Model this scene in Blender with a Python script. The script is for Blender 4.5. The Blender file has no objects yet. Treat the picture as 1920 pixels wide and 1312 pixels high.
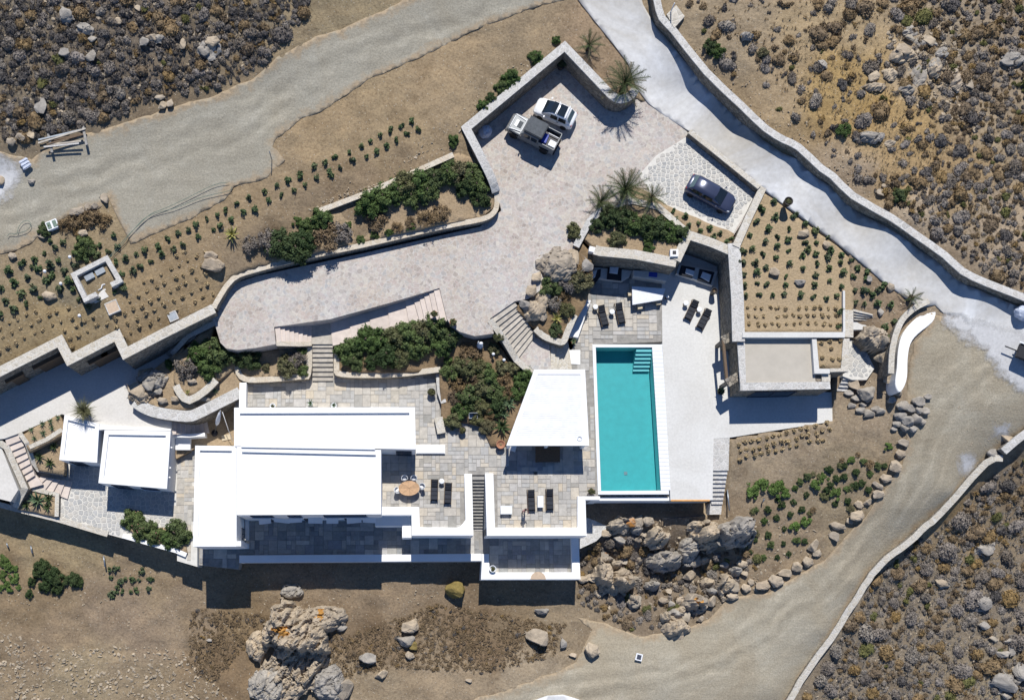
import bpy, bmesh, math, random
import numpy as np
from mathutils import Vector, noise, geometry, Matrix

# ------------------------------------------------------------------ camera, sky, sun, exposure
SC = bpy.context.scene
COL = SC.collection
F, H, PCX, PCY, PITCH = 1840.0, 87.0, 770.0, 969.0, 5.0
cam_d = bpy.data.cameras.new('camera'); cam = bpy.data.objects.new('camera', cam_d); COL.objects.link(cam)
cam_d.sensor_width = 36; cam_d.lens = F/1920*36
cam_d.shift_x = (960-PCX)/1920; cam_d.shift_y = (PCY-656)/1920
cam_d.clip_end = 2000
cam.location = (0, 0, H); cam.rotation_euler = (math.radians(PITCH), 0, 0)
SC.camera = cam
SUN_EL, SUN_AZ = 51.0, 1.5          # azimuth measured from +Y towards +X
w = bpy.data.worlds.new('World'); SC.world = w; w.use_nodes = True
nt = w.node_tree; bg = nt.nodes['Background']
sky = nt.nodes.new('ShaderNodeTexSky'); sky.sky_type = 'NISHITA'; sky.sun_disc = False
sky.sun_elevation = math.radians(SUN_EL); sky.sun_rotation = math.radians(SUN_AZ)
sky.altitude = 100; sky.air_density = 0.58; sky.dust_density = 0.0; sky.ozone_density = 8.0
nt.links.new(sky.outputs[0], bg.inputs[0]); bg.inputs[1].default_value = 0.125
sd = bpy.data.lights.new('sun', 'SUN'); sd.energy = 5.0; sd.angle = math.radians(0.5); sd.color = (1.0, 0.965, 0.91)
so = bpy.data.objects.new('sun', sd); COL.objects.link(so)
e, a = math.radians(SUN_EL), math.radians(SUN_AZ)
sdir = Vector((math.sin(a)*math.cos(e), math.cos(a)*math.cos(e), math.sin(e)))
so.rotation_euler = (-sdir).to_track_quat('-Z', 'Y').to_euler(); so.location = (0, 60, 90)
vs = SC.view_settings; vs.view_transform = 'Standard'; vs.look = 'None'; vs.gamma = 1; vs.exposure = 0.08; vs.use_curve_mapping = False

R = random.Random(7)
NP = np.random.default_rng(7)
cp, sp = math.cos(math.radians(PITCH)), math.sin(math.radians(PITCH))
def P(x, y, z=0.0):
    """plan survey: picture coordinate + height above the house terrace -> place in metres"""
    cx, cy, cz = (x-PCX)/F, -(y-PCY)/F, -1.0
    dy, dz = cy*cp - cz*sp, cy*sp + cz*cp
    t = (z-H)/dz
    return Vector((cx*t, dy*t, z))
def PX(pts, z=0.0):
    return [P(p[0], p[1], p[2] if len(p) > 2 else z) for p in pts]

# ------------------------------------------------------------------ materials
MAT = {}
def newmat(name):
    m = bpy.data.materials.new(name); m.use_nodes = True; MAT[name] = m
    t = m.node_tree; b = t.nodes['Principled BSDF']; return m, t, b
def ramp(t, fac, cols, pos=None):
    n = t.nodes.new('ShaderNodeValToRGB'); cr = n.color_ramp
    k = len(cols)
    while len(cr.elements) < k: cr.elements.new(0.5)
    for i, c in enumerate(cols):
        cr.elements[i].position = pos[i] if pos else i/(k-1)
        cr.elements[i].color = (*c, 1)
    t.links.new(fac, n.inputs[0]); return n.outputs[0]
def tnoise(t, vec, scale, detail=4, rough=0.6, dist=0.0):
    n = t.nodes.new('ShaderNodeTexNoise'); n.inputs['Scale'].default_value = scale
    n.inputs['Detail'].default_value = detail; n.inputs['Roughness'].default_value = rough; n.inputs['Distortion'].default_value = dist
    t.links.new(vec, n.inputs['Vector']); return n.outputs[0]
def tvor(t, vec, scale, feat='F1', rnd=1.0):
    n = t.nodes.new('ShaderNodeTexVoronoi'); n.feature = feat; n.inputs['Scale'].default_value = scale
    n.inputs['Randomness'].default_value = rnd; t.links.new(vec, n.inputs['Vector']); return n
def mix(t, fac, a, b, mode='MIX'):
    n = t.nodes.new('ShaderNodeMix'); n.data_type = 'RGBA'; n.blend_type = mode
    for s, v in ((n.inputs[0], fac), (n.inputs[6], a), (n.inputs[7], b)):
        if hasattr(v, 'is_linked'): t.links.new(v, s)
        elif isinstance(v, (int, float)): s.default_value = v if s.type == 'VALUE' else (v, v, v, 1)
        else: s.default_value = (*v, 1)
    return n.outputs[2]
def bump(t, b, h, strength=0.4, dist=0.05):
    n = t.nodes.new('ShaderNodeBump'); n.inputs['Strength'].default_value = strength; n.inputs['Distance'].default_value = dist
    t.links.new(h, n.inputs['Height']); t.links.new(n.outputs[0], b.inputs['Normal'])
def pos(t):
    return t.nodes.new('ShaderNodeNewGeometry').outputs['Position']
def orand(t):
    return t.nodes.new('ShaderNodeObjectInfo').outputs['Random']
def grey(v): return (v, v, v)
def plain(name, col, rough=0.7, var=0.12, scale=3.0, metal=0.0, spec=0.4, bumpv=0.0, rnd=0.0):
    m, t, b = newmat(name); p = pos(t)
    c = mix(t, 1.0, col, ramp(t, tnoise(t, p, scale), [grey(1-var), grey(1+var*0.6)], [0.3, 0.7]), 'MULTIPLY')
    if rnd: c = mix(t, 1.0, c, ramp(t, orand(t), [grey(1-rnd), grey(1+rnd)]), 'MULTIPLY')
    t.links.new(c, b.inputs['Base Color']); b.inputs['Roughness'].default_value = rough
    b.inputs['Metallic'].default_value = metal; b.inputs['Specular IOR Level'].default_value = spec
    if bumpv: bump(t, b, tnoise(t, p, scale*6), bumpv, 0.03)
    return m
plain('white', (0.83, 0.83, 0.82), 0.9, 0.04, 0.8, spec=0.2, bumpv=0.15)
plain('white_reed', (0.74, 0.75, 0.76), 0.85, 0.10, 2.0, spec=0.2)
plain('black_wicker', (0.017, 0.019, 0.025), 0.6, 0.3, 20, rnd=0.2)
plain('black_cushion', (0.030, 0.033, 0.042), 0.85, 0.25, 8, rnd=0.15)
plain('white_cloth', (0.72, 0.74, 0.78), 0.9, 0.08, 6)
plain('wood', (0.50, 0.31, 0.17), 0.6, 0.2, 6, rnd=0.12)
plain('dark_wood', (0.13, 0.085, 0.05), 0.7, 0.3, 8)
plain('pale_wood', (0.55, 0.46, 0.32), 0.7, 0.2, 8)
plain('white_plastic', (0.74, 0.76, 0.78), 0.45, 0.04, 3)
plain('dark_pot', (0.035, 0.030, 0.028), 0.6, 0.3, 10)
plain('clay', (0.36, 0.17, 0.10), 0.8, 0.2, 8)
plain('grey_metal', (0.30, 0.33, 0.36), 0.4, 0.2, 6, metal=0.6)
plain('dark_metal', (0.03, 0.03, 0.035), 0.5, 0.2, 6, metal=0.3)
plain('rubber', (0.015, 0.015, 0.016), 0.8, 0.2, 8)
plain('blue_box', (0.10, 0.22, 0.33), 0.6, 0.2, 4)
plain('sink_blue', (0.03, 0.07, 0.42), 0.3, 0.1, 6)
plain('hose_green', (0.13, 0.19, 0.15), 0.5, 0.2, 4)
plain('plastic_bag', (0.52, 0.57, 0.68), 0.5, 0.25, 5, bumpv=0.8)
plain('orange_edge', (0.75, 0.38, 0.12), 0.8, 0.2, 4)
plain('tan_board', (0.52, 0.40, 0.29), 0.8, 0.15, 4)
plain('step_stone', (0.46, 0.42, 0.36), 0.85, 0.22, 2.5, rnd=0.10, bumpv=0.3)
plain('step_pink', (0.60, 0.52, 0.46), 0.85, 0.12, 2.5, rnd=0.06, bumpv=0.2)
plain('step_dark', (0.30, 0.29, 0.27), 0.85, 0.25, 2.5, rnd=0.12, bumpv=0.3)
plain('beige_roof', (0.45, 0.415, 0.355), 0.9, 0.07, 1.2, bumpv=0.15)
plain('skin', (0.42, 0.22, 0.15), 0.6, 0.1, 6)
plain('shirt', (0.40, 0.22, 0.20), 0.85, 0.2, 10)
plain('shorts', (0.05, 0.05, 0.06), 0.85, 0.2, 10)
plain('hair', (0.04, 0.025, 0.018), 0.6, 0.3, 20)
plain('grout', (0.62, 0.60, 0.55), 0.9, 0.12, 3, bumpv=0.3)
plain('grout_grey', (0.30, 0.285, 0.26), 0.9, 0.25, 2.5, bumpv=0.3)
plain('car_white', (0.80, 0.81, 0.82), 0.25, 0.02, 2, spec=0.6)
plain('car_silver', (0.20, 0.215, 0.225), 0.45, 0.08, 2, metal=0.2)
plain('pool_step', (0.22, 0.52, 0.56), 0.5, 0.05, 2)
plain('car_blue', (0.06, 0.072, 0.125), 0.22, 0.05, 2, metal=0.3, spec=0.7)
plain('canvas_grey', (0.085, 0.095, 0.105), 0.8, 0.3, 5, bumpv=0.6)
plain('glass_dark', (0.012, 0.018, 0.024), 0.08, 0.05, 2, spec=0.8)
plain('glass_pale', (0.10, 0.15, 0.17), 0.1, 0.1, 2, spec=0.8)
plain('lamp_red', (0.35, 0.02, 0.02), 0.3, 0.1, 2)
plain('lamp_clear', (0.65, 0.68, 0.7), 0.2, 0.1, 2)
plain('shutter', (0.05, 0.06, 0.09), 0.5, 0.2, 3)
plain('pool_coping', (0.74, 0.76, 0.78), 0.6, 0.05, 2)
plain('statue_white', (0.78, 0.79, 0.80), 0.7, 0.05, 6)

def deck(name, cols, big=0.25, fine=6.0, rough=0.85, bv=0.2):
    m, t, b = newmat(name); p = pos(t)
    c = ramp(t, tnoise(t, p, big, 6, 0.65, 0.6), cols, [0.32, 0.5, 0.68] if len(cols) == 3 else None)
    c = mix(t, 1.0, c, ramp(t, tnoise(t, p, fine, 5), [grey(0.90), grey(1.07)], [0.3, 0.7]), 'MULTIPLY')
    t.links.new(c, b.inputs['Base Color']); b.inputs['Roughness'].default_value = rough
    b.inputs['Specular IOR Level'].default_value = 0.25
    bump(t, b, tnoise(t, p, fine*4, 4), bv, 0.02); return m
deck('deck', [(0.555, 0.545, 0.515), (0.60, 0.595, 0.57), (0.63, 0.625, 0.60)], 0.22, 5)
deck('court', [(0.55, 0.53, 0.49), (0.60, 0.58, 0.545), (0.63, 0.615, 0.58)], 0.22, 5)
deck('road_concrete', [(0.43, 0.405, 0.36), (0.53, 0.525, 0.51), (0.66, 0.67, 0.68)], 0.16, 2.5, bv=0.35)
def attr(t, name):
    n = t.nodes.new('ShaderNodeAttribute'); n.attribute_name = name; return n.outputs['Fac']
def math_(t, op, a, b_=0.0):
    n = t.nodes.new('ShaderNodeMath'); n.operation = op
    for s_, v_ in ((n.inputs[0], a), (n.inputs[1], b_)):
        if hasattr(v_, 'is_linked'): t.links.new(v_, s_)
        else: s_.default_value = v_
    return n.outputs[0]
def gravel(name, cols, streak, shoulder=(0.36, 0.285, 0.195)):
    m, t, b = newmat(name); p = pos(t)
    mp = t.nodes.new('ShaderNodeMapping'); mp.inputs['Rotation'].default_value = (0, 0, math.radians(streak)); mp.inputs['Scale'].default_value = (0.12, 1.2, 1)
    t.links.new(p, mp.inputs['Vector'])
    c = ramp(t, tnoise(t, p, 0.18, 6, 0.65, 0.8), cols)
    c = mix(t, 0.55, c, ramp(t, tnoise(t, mp.outputs[0], 1.1, 6, 0.7), [grey(0.78), grey(1.16)], [0.3, 0.7]), 'MULTIPLY')
    c = mix(t, 1.0, c, ramp(t, tnoise(t, p, 7, 5, 0.75), [grey(0.72), grey(1.22)], [0.3, 0.7]), 'MULTIPLY')
    # packed wheel tracks along the lane, loose soil spilling over the edges
    ln = math_(t, 'ADD', attr(t, 'lane'), math_(t, 'MULTIPLY', math_(t, 'SUBTRACT', tnoise(t, p, 0.25, 3), 0.5), 2.6))
    for off, wd, k in ((-1.6, 0.34, 1.20), (-0.1, 0.34, 1.20), (1.5, 0.28, 1.17), (2.9, 0.28, 1.17), (0.7, 0.40, 0.82), (-0.85, 0.35, 0.86), (-2.5, 0.5, 0.9)):
        dd = math_(t, 'ABSOLUTE', math_(t, 'SUBTRACT', ln, off))
        msk = math_(t, 'MULTIPLY', ramp(t, dd, [grey(1), grey(0)], [wd*0.5, wd]), ramp(t, tnoise(t, p, 0.5, 4, 0.7), [grey(0), grey(1)], [0.38, 0.62]))
        c = mix(t, msk, c, mix(t, 1.0, c, grey(k), 'MULTIPLY'))
    ed = math_(t, 'ADD', attr(t, 'edge'), math_(t, 'MULTIPLY', math_(t, 'SUBTRACT', tnoise(t, p, 0.8, 6, 0.7), 0.5), 3.0))
    sh = mix(t, 1.0, shoulder, ramp(t, tnoise(t, p, 5, 6, 0.75), [grey(0.7), grey(1.22)], [0.3, 0.7]), 'MULTIPLY')
    c = mix(t, ramp(t, ed, [grey(1), grey(0)], [0.1, 0.75]), c, sh)
    t.links.new(c, b.inputs['Base Color']); b.inputs['Roughness'].default_value = 0.95; b.inputs['Specular IOR Level'].default_value = 0.15
    bump(t, b, tnoise(t, p, 5, 7, 0.75), 0.7, 0.08); return m
gravel('gravel', [(0.29, 0.255, 0.19), (0.335, 0.31, 0.25), (0.375, 0.365, 0.315)], -28)
gravel('track', [(0.30, 0.245, 0.17), (0.36, 0.315, 0.235), (0.45, 0.425, 0.35)], -33)
def fading(name, col, amt=1.0):
    m, t, b = newmat(name); p = pos(t)
    c = mix(t, 1.0, col, ramp(t, tnoise(t, p, 4, 6, 0.7), [grey(0.82), grey(1.1)], [0.3, 0.7]), 'MULTIPLY'); t.links.new(c, b.inputs['Base Color']); b.inputs['Roughness'].default_value = 0.95; b.inputs['Specular IOR Level'].default_value = 0.1
    ed = math_(t, 'ADD', attr(t, 'edge'), math_(t, 'MULTIPLY', math_(t, 'SUBTRACT', tnoise(t, p, 0.7, 8, 0.75), 0.5), 3.2))
    al = ramp(t, ed, [grey(0), grey(amt)], [0.15, 1.3]); t.links.new(al, b.inputs['Alpha']); return m
fading('lime', (0.60, 0.60, 0.60), 0.9)
# soil with a colour of its own for each stretch of land
m, t, b = newmat('land'); p = pos(t)
at = t.nodes.new('ShaderNodeAttribute'); at.attribute_name = 'zone'
c = mix(t, 1.0, at.outputs['Color'], ramp(t, tnoise(t, p, 0.35, 8, 0.72, 0.3), [(0.74, 0.71, 0.68), (1, 1, 1), (1.20, 1.17, 1.12)], [0.3, 0.5, 0.7]), 'MULTIPLY')
c = mix(t, 1.0, c, ramp(t, tnoise(t, p, 4.5, 6, 0.75), [(0.62, 0.58, 0.54), (1, 1, 1), (1.28, 1.25, 1.2)], [0.3, 0.5, 0.72]), 'MULTIPLY')
v = tvor(t, p, 3.2); c = mix(t, ramp(t, v.outputs['Distance'], [grey(1), grey(0)], [0.07, 0.13]), c, (0.50, 0.46, 0.39))
t.links.new(c, b.inputs['Base Color']); b.inputs['Roughness'].default_value = 0.97; b.inputs['Specular IOR Level'].default_value = 0.1
bump(t, b, tnoise(t, p, 2.2, 9, 0.78), 0.8, 0.16)
def soil(name, cols):
    m, t, b = newmat(name); p = pos(t)
    c = ramp(t, tnoise(t, p, 0.7, 6, 0.65, 0.8), cols)
    c = mix(t, 1.0, c, ramp(t, tnoise(t, p, 6, 6, 0.75), [grey(0.68), grey(1), grey(1.22)], [0.3, 0.5, 0.72]), 'MULTIPLY')
    t.links.new(c, b.inputs['Base Color']); b.inputs['Roughness'].default_value = 0.97; b.inputs['Specular IOR Level'].default_value = 0.1
    bump(t, b, tnoise(t, p, 4.0, 7, 0.75), 0.8, 0.15); return m
soil('bed_soil', [(0.28, 0.20, 0.12), (0.37, 0.28, 0.18), (0.42, 0.33, 0.22)])
soil('roof_soil', [(0.34, 0.26, 0.155), (0.39, 0.30, 0.19), (0.42, 0.335, 0.22)])
soil('dark_soil', [(0.13, 0.09, 0.06), (0.24, 0.17, 0.10), (0.34, 0.25, 0.16)])
# stone masonry: courses of irregular stones with pale joints
def masonry(name, cols, joint, scale, jw=0.06, bv=0.8, rough=0.9):
    m, t, b = newmat(name); p = pos(t)
    mp = t.nodes.new('ShaderNodeMapping'); mp.inputs['Scale'].default_value = (1, 1, 1.6); t.links.new(p, mp.inputs['Vector'])
    v = tvor(t, mp.outputs[0], scale); e_ = tvor(t, mp.outputs[0], scale, 'DISTANCE_TO_EDGE')
    sep = t.nodes.new('ShaderNodeSeparateColor'); t.links.new(v.outputs['Color'], sep.inputs[0])
    c = ramp(t, sep.outputs[0], cols)
    c = mix(t, 1.0, c, ramp(t, tnoise(t, p, 9, 5), [grey(0.75), grey(1.2)], [0.3, 0.7]), 'MULTIPLY')
    k = ramp(t, e_.outputs['Distance'], [grey(1), grey(0)], [jw*0.5, jw])
    c = mix(t, k, c, joint)
    t.links.new(c, b.inputs['Base Color']); b.inputs['Roughness'].default_value = rough; b.inputs['Specular IOR Level'].default_value = 0.2
    bump(t, b, ramp(t, e_.outputs['Distance'], [grey(0), grey(1)], [0, 0.14]), bv, 0.06); return m
masonry('masonry', [(0.17, 0.15, 0.12), (0.26, 0.225, 0.18), (0.32, 0.285, 0.23), (0.21, 0.195, 0.175)], (0.12, 0.11, 0.095), 2.6)
masonry('coping', [(0.46, 0.425, 0.36), (0.54, 0.50, 0.43), (0.50, 0.455, 0.375), (0.56, 0.53, 0.48)], (0.56, 0.54, 0.49), 2.2, 0.05, 0.3)
masonry('coping_sand', [(0.50, 0.43, 0.33), (0.57, 0.50, 0.40), (0.52, 0.455, 0.36), (0.58, 0.53, 0.45)], (0.54, 0.49, 0.41), 2.0, 0.05, 0.3)
masonry('coping_grey', [(0.42, 0.41, 0.39), (0.52, 0.51, 0.48), (0.47, 0.45, 0.42), (0.56, 0.55, 0.53)], (0.58, 0.57, 0.55), 2.2, 0.05, 0.3)
# small-stone paving of the drive: paler beige to the west, greyer by the road
m, t, b = newmat('drive'); p = pos(t)
v = tvor(t, p, 3.1); e_ = tvor(t, p, 3.1, 'DISTANCE_TO_EDGE')
sep = t.nodes.new('ShaderNodeSeparateColor'); t.links.new(v.outputs['Color'], sep.inputs[0])
c = ramp(t, sep.outputs[0], [(0.36, 0.33, 0.31), (0.48, 0.44, 0.40), (0.44, 0.39, 0.37), (0.52, 0.49, 0.44), (0.39, 0.385, 0.385)])
c = mix(t, 0.7, c, ramp(t, tnoise(t, p, 0.12, 5, 0.6, 0.5), [(0.86, 0.80, 0.72), (1.0, 0.97, 0.93), (1.06, 1.08, 1.1)], [0.35, 0.5, 0.65]), 'MULTIPLY')
v2 = tvor(t, p, 0.9); s2 = t.nodes.new('ShaderNodeSeparateColor'); t.links.new(v2.outputs['Color'], s2.inputs[0])
c = mix(t, 0.8, c, ramp(t, s2.outputs[1], [(0.90, 0.87, 0.86), (1.02, 1.0, 0.97), (0.96, 0.98, 1.0), (1.08, 1.05, 1.02)]), 'MULTIPLY')
c = mix(t, ramp(t, e_.outputs['Distance'], [grey(0.75), grey(0)], [0.02, 0.055]), c, (0.53, 0.51, 0.48))
c = mix(t, 1.0, c, ramp(t, tnoise(t, p, 5, 6, 0.75), [grey(0.80), grey(1.14)], [0.3, 0.7]), 'MULTIPLY')
t.links.new(c, b.inputs['Base Color']); b.inputs['Roughness'].default_value = 0.9; b.inputs['Specular IOR Level'].default_value = 0.2
bump(t, b, tnoise(t, p, 5, 5), 0.5, 0.03)
def perobj(name, cols, rough=0.85, fine=5.0, lo=0.8, hi=1.15, bv=0.4, spec=0.2, second=None):
    m, t, b = newmat(name); p = pos(t)
    c = ramp(t, orand(t), cols)
    c = mix(t, 1.0, c, ramp(t, tnoise(t, p, fine, 6, 0.7), [grey(lo), grey(hi)], [0.3, 0.7]), 'MULTIPLY')
    if second: c = mix(t, ramp(t, tnoise(t, p, second[1], 5, 0.65, 0.5), [grey(0), grey(1)], second[2]), c, second[0])
    t.links.new(c, b.inputs['Base Color']); b.inputs['Roughness'].default_value = rough; b.inputs['Specular IOR Level'].default_value = spec
    if bv: bump(t, b, tnoise(t, p, fine*2, 6, 0.7), bv, 0.05)
    return m
perobj('flagstone', [(0.46, 0.425, 0.37), (0.36, 0.35, 0.33), (0.51, 0.465, 0.395), (0.40, 0.395, 0.38), (0.54, 0.485, 0.40), (0.30, 0.29, 0.265), (0.48, 0.46, 0.43), (0.39, 0.375, 0.35), (0.51, 0.44, 0.34), (0.44, 0.43, 0.405)], 0.8, 2.2, 0.80, 1.18, 0.3)
perobj('flagstone_shade', [(0.36, 0.34, 0.30), (0.25, 0.26, 0.26), (0.48, 0.44, 0.38), (0.30, 0.30, 0.31), (0.55, 0.52, 0.46), (0.22, 0.22, 0.22), (0.42, 0.40, 0.38)], 0.8, 2.2, 0.80, 1.18, 0.3)  # darker copy of flagstone for shadowed floors, shade put into the colour
perobj('crazy_stone', [(0.40, 0.40, 0.385), (0.46, 0.45, 0.425), (0.36, 0.365, 0.36), (0.50, 0.475, 0.43), (0.43, 0.43, 0.42)], 0.85, 4.0, 0.82, 1.15, 0.3)
perobj('rock', [(0.36, 0.295, 0.22), (0.44, 0.365, 0.27), (0.33, 0.285, 0.23), (0.46, 0.375, 0.27), (0.39, 0.325, 0.25)], 0.92, 1.6, 0.62, 1.22, 0.9, 0.15)
perobj('rock_grey', [(0.28, 0.26, 0.235), (0.345, 0.32, 0.285), (0.31, 0.28, 0.24), (0.38, 0.35, 0.305)], 0.92, 1.6, 0.62, 1.25, 0.9, 0.15)
perobj('rock_ochre', [(0.34, 0.30, 0.24), (0.40, 0.35, 0.28)], 0.92, 1.6, 0.62, 1.25, 0.9, 0.15, ((0.45, 0.20, 0.05), 0.45, [0.58, 0.66]))
perobj('rock_moss', [(0.22, 0.17, 0.06), (0.20, 0.15, 0.06)], 0.95, 3, 0.6, 1.3, 0.9, 0.1)
plain('rubble', (0.39, 0.325, 0.24), 0.95, 0.4, 1.2, spec=0.1)
def leafmat(name, cols, fine=9.0):
    m, t, b = newmat(name); p = pos(t)
    c = ramp(t, orand(t), cols)
    c = mix(t, 1.0, c, ramp(t, tnoise(t, p, fine, 3, 0.6), [grey(0.55), grey(1.0), grey(1.5)], [0.3, 0.5, 0.7]), 'MULTIPLY')
    t.links.new(c, b.inputs['Base Color']); b.inputs['Roughness'].default_value = 0.75; b.inputs['Specular IOR Level'].default_value = 0.15
    return m
leafmat('leaf_green', [(0.065, 0.105, 0.032), (0.08, 0.125, 0.04), (0.105, 0.14, 0.052), (0.075, 0.10, 0.045)], 3.0)
leafmat('leaf_olive', [(0.13, 0.13, 0.06), (0.11, 0.12, 0.055), (0.155, 0.14, 0.08)], 3.0)
leafmat('leaf_dark', [(0.042, 0.068, 0.026), (0.052, 0.078, 0.03), (0.06, 0.085, 0.036)], 3.0)
leafmat('leaf_bright', [(0.085, 0.14, 0.035), (0.10, 0.155, 0.045), (0.08, 0.12, 0.035)], 3.0)
leafmat('leaf_seedling', [(0.075, 0.11, 0.05), (0.09, 0.13, 0.055), (0.085, 0.105, 0.06), (0.12, 0.145, 0.065)], 5.0)
leafmat('shrub_grey', [(0.19, 0.165, 0.14), (0.225, 0.20, 0.18), (0.16, 0.135, 0.11), (0.25, 0.225, 0.195)], 5.0)
leafmat('shrub_brown', [(0.18, 0.13, 0.075), (0.215, 0.15, 0.08), (0.15, 0.115, 0.08), (0.24, 0.16, 0.065)], 5.0)
leafmat('shrub_dark', [(0.095, 0.088, 0.085), (0.12, 0.105, 0.095), (0.08, 0.075, 0.072), (0.14, 0.12, 0.105)], 5.0)
leafmat('shrub_olive', [(0.13, 0.125, 0.045), (0.105, 0.11, 0.045)], 6.0)
leafmat('shrub_mixed', [(0.15, 0.135, 0.135), (0.17, 0.12, 0.065)], 0.5)
leafmat('straw', [(0.42, 0.325, 0.185), (0.37, 0.285, 0.165), (0.46, 0.36, 0.215)], 8.0)
leafmat('palm_leaf', [(0.05, 0.075, 0.028), (0.065, 0.085, 0.035), (0.085, 0.095, 0.045)], 4.0)
leafmat('palm_dry', [(0.10, 0.095, 0.055), (0.12, 0.105, 0.065)], 4.0)
leafmat('agave', [(0.09, 0.14, 0.075), (0.11, 0.155, 0.085)], 3.0)
leafmat('agave_yellow', [(0.32, 0.30, 0.10), (0.28, 0.27, 0.09)], 3.0)
leafmat('flower_pink', [(0.45, 0.12, 0.17), (0.5, 0.2, 0.22)], 3.0)
plain('bark', (0.16, 0.12, 0.085), 0.9, 0.35, 8, bumpv=0.8)
# pool: tiled shell, clear tinted water that lets the sun through
m, t, b = newmat('pool_tile'); p = pos(t)
br = tvor(t, p, 8.0, 'F1', 0.2)
c = mix(t, 1.0, (0.058, 0.37, 0.40), ramp(t, tnoise(t, p, 1.5, 4), [grey(0.93), grey(1.07)], [0.3, 0.7]), 'MULTIPLY')
t.links.new(c, b.inputs['Base Color']); b.inputs['Roughness'].default_value = 0.5
m = bpy.data.materials.new('water'); m.use_nodes = True; MAT['water'] = m; t = m.node_tree; t.nodes.clear()
o_ = t.nodes.new('ShaderNodeOutputMaterial'); tr = t.nodes.new('ShaderNodeBsdfTransparent'); tr.inputs[0].default_value = (0.80, 0.965, 0.97, 1)
gl = t.nodes.new('ShaderNodeBsdfGlossy'); gl.inputs['Roughness'].default_value = 0.04
fr = t.nodes.new('ShaderNodeFresnel'); fr.inputs['IOR'].default_value = 1.33
mx = t.nodes.new('ShaderNodeMixShader'); bp = t.nodes.new('ShaderNodeBump'); bp.inputs['Strength'].default_value = 0.15; bp.inputs['Distance'].default_value = 0.05
t.links.new(tnoise(t, pos(t), 2.5, 3), bp.inputs['Height']); t.links.new(bp.outputs[0], gl.inputs['Normal']); t.links.new(bp.outputs[0], fr.inputs['Normal'])
t.links.new(fr.outputs[0], mx.inputs[0]); t.links.new(tr.outputs[0], mx.inputs[1]); t.links.new(gl.outputs[0], mx.inputs[2]); t.links.new(mx.outputs[0], o_.inputs[0])

# ------------------------------------------------------------------ builders
def setmat(me, mats):
    for k in (mats if isinstance(mats, (list, tuple)) else [mats]): me.materials.append(MAT[k])
def mesh(name, v, f, mats, smooth=False):
    me = bpy.data.meshes.new(name); me.from_pydata([tuple(q) for q in v], [], f); setmat(me, mats)
    if smooth: me.polygons.foreach_set('use_smooth', [True]*len(me.polygons))
    me.update(); return me
def fastmesh(name, v, quads, mats, nper=4):
    me = bpy.data.meshes.new(name); v = np.asarray(v, np.float32); q = np.asarray(quads, np.int32)
    me.vertices.add(len(v)); me.vertices.foreach_set('co', v.ravel())
    me.loops.add(q.size); me.loops.foreach_set('vertex_index', q.ravel())
    me.polygons.add(len(q)); me.polygons.foreach_set('loop_start', np.arange(0, q.size, nper, dtype=np.int32))
    me.update(calc_edges=True); setmat(me, mats); return me
def put(name, me, parent=None, loc=None, rot=None, scale=None):
    o = bpy.data.objects.new(name, me); COL.objects.link(o)
    if parent: o.parent = parent
    if loc is not None: o.location = loc
    if rot is not None: o.rotation_euler = rot if isinstance(rot, (tuple, list)) else (0, 0, rot)
    if scale is not None: o.scale = scale if isinstance(scale, (tuple, list)) else (scale,)*3
    return o
def tag(o, label, cat, group=None, kind=None):
    if label: o['label'] = label
    if cat: o['category'] = cat
    if group: o['group'] = group
    if kind: o['kind'] = kind
    return o
def struct(o, label=None): o['kind'] = 'structure'; o['label'] = label or o.name.split('.')[0].replace('_', ' '); return o
def thing(name, label, cat, loc=(0, 0, 0), rz=0.0, group=None):
    return tag(put(name, None, None, loc, (0, 0, rz)), label, cat, group)
def sthing(name, label):
    o = put(name, None); o['kind'] = 'structure'; o['label'] = label; return o
def area2(pts): return sum(pts[i].x*pts[(i+1) % len(pts)].y - pts[(i+1) % len(pts)].x*pts[i].y for i in range(len(pts)))
def prism_mesh(name, pts, z1, z0, mats, bev=0.0):
    pts = [Vector((q[0], q[1], 0)) for q in pts]
    if area2(pts) < 0: pts = pts[::-1]
    n = len(pts); v = [(q.x, q.y, z1) for q in pts] + [(q.x, q.y, z0) for q in pts]
    f = [tuple(range(n)), tuple(range(2*n-1, n-1, -1))] + [(i+n, (i+1) % n+n, (i+1) % n, i) for i in range(n)]
    me = mesh(name, v, f, mats)
    if bev:
        bm = bmesh.new(); bm.from_mesh(me)
        bmesh.ops.bevel(bm, geom=[e for e in bm.edges if all(q.co.z > z1-1e-4 for q in e.verts)], offset=bev, segments=2, affect='EDGES')
        bm.to_mesh(me); bm.free()
    return me
def prism(name, px, z1, z0, mats, parent=None, bev=0.0):
    return put(name, prism_mesh(name, PX(px, z1), z1, z0, mats, bev), parent)
def rect(x0, y0, x1, y1): return [(x0, y0), (x1, y0), (x1, y1), (x0, y1)]
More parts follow.
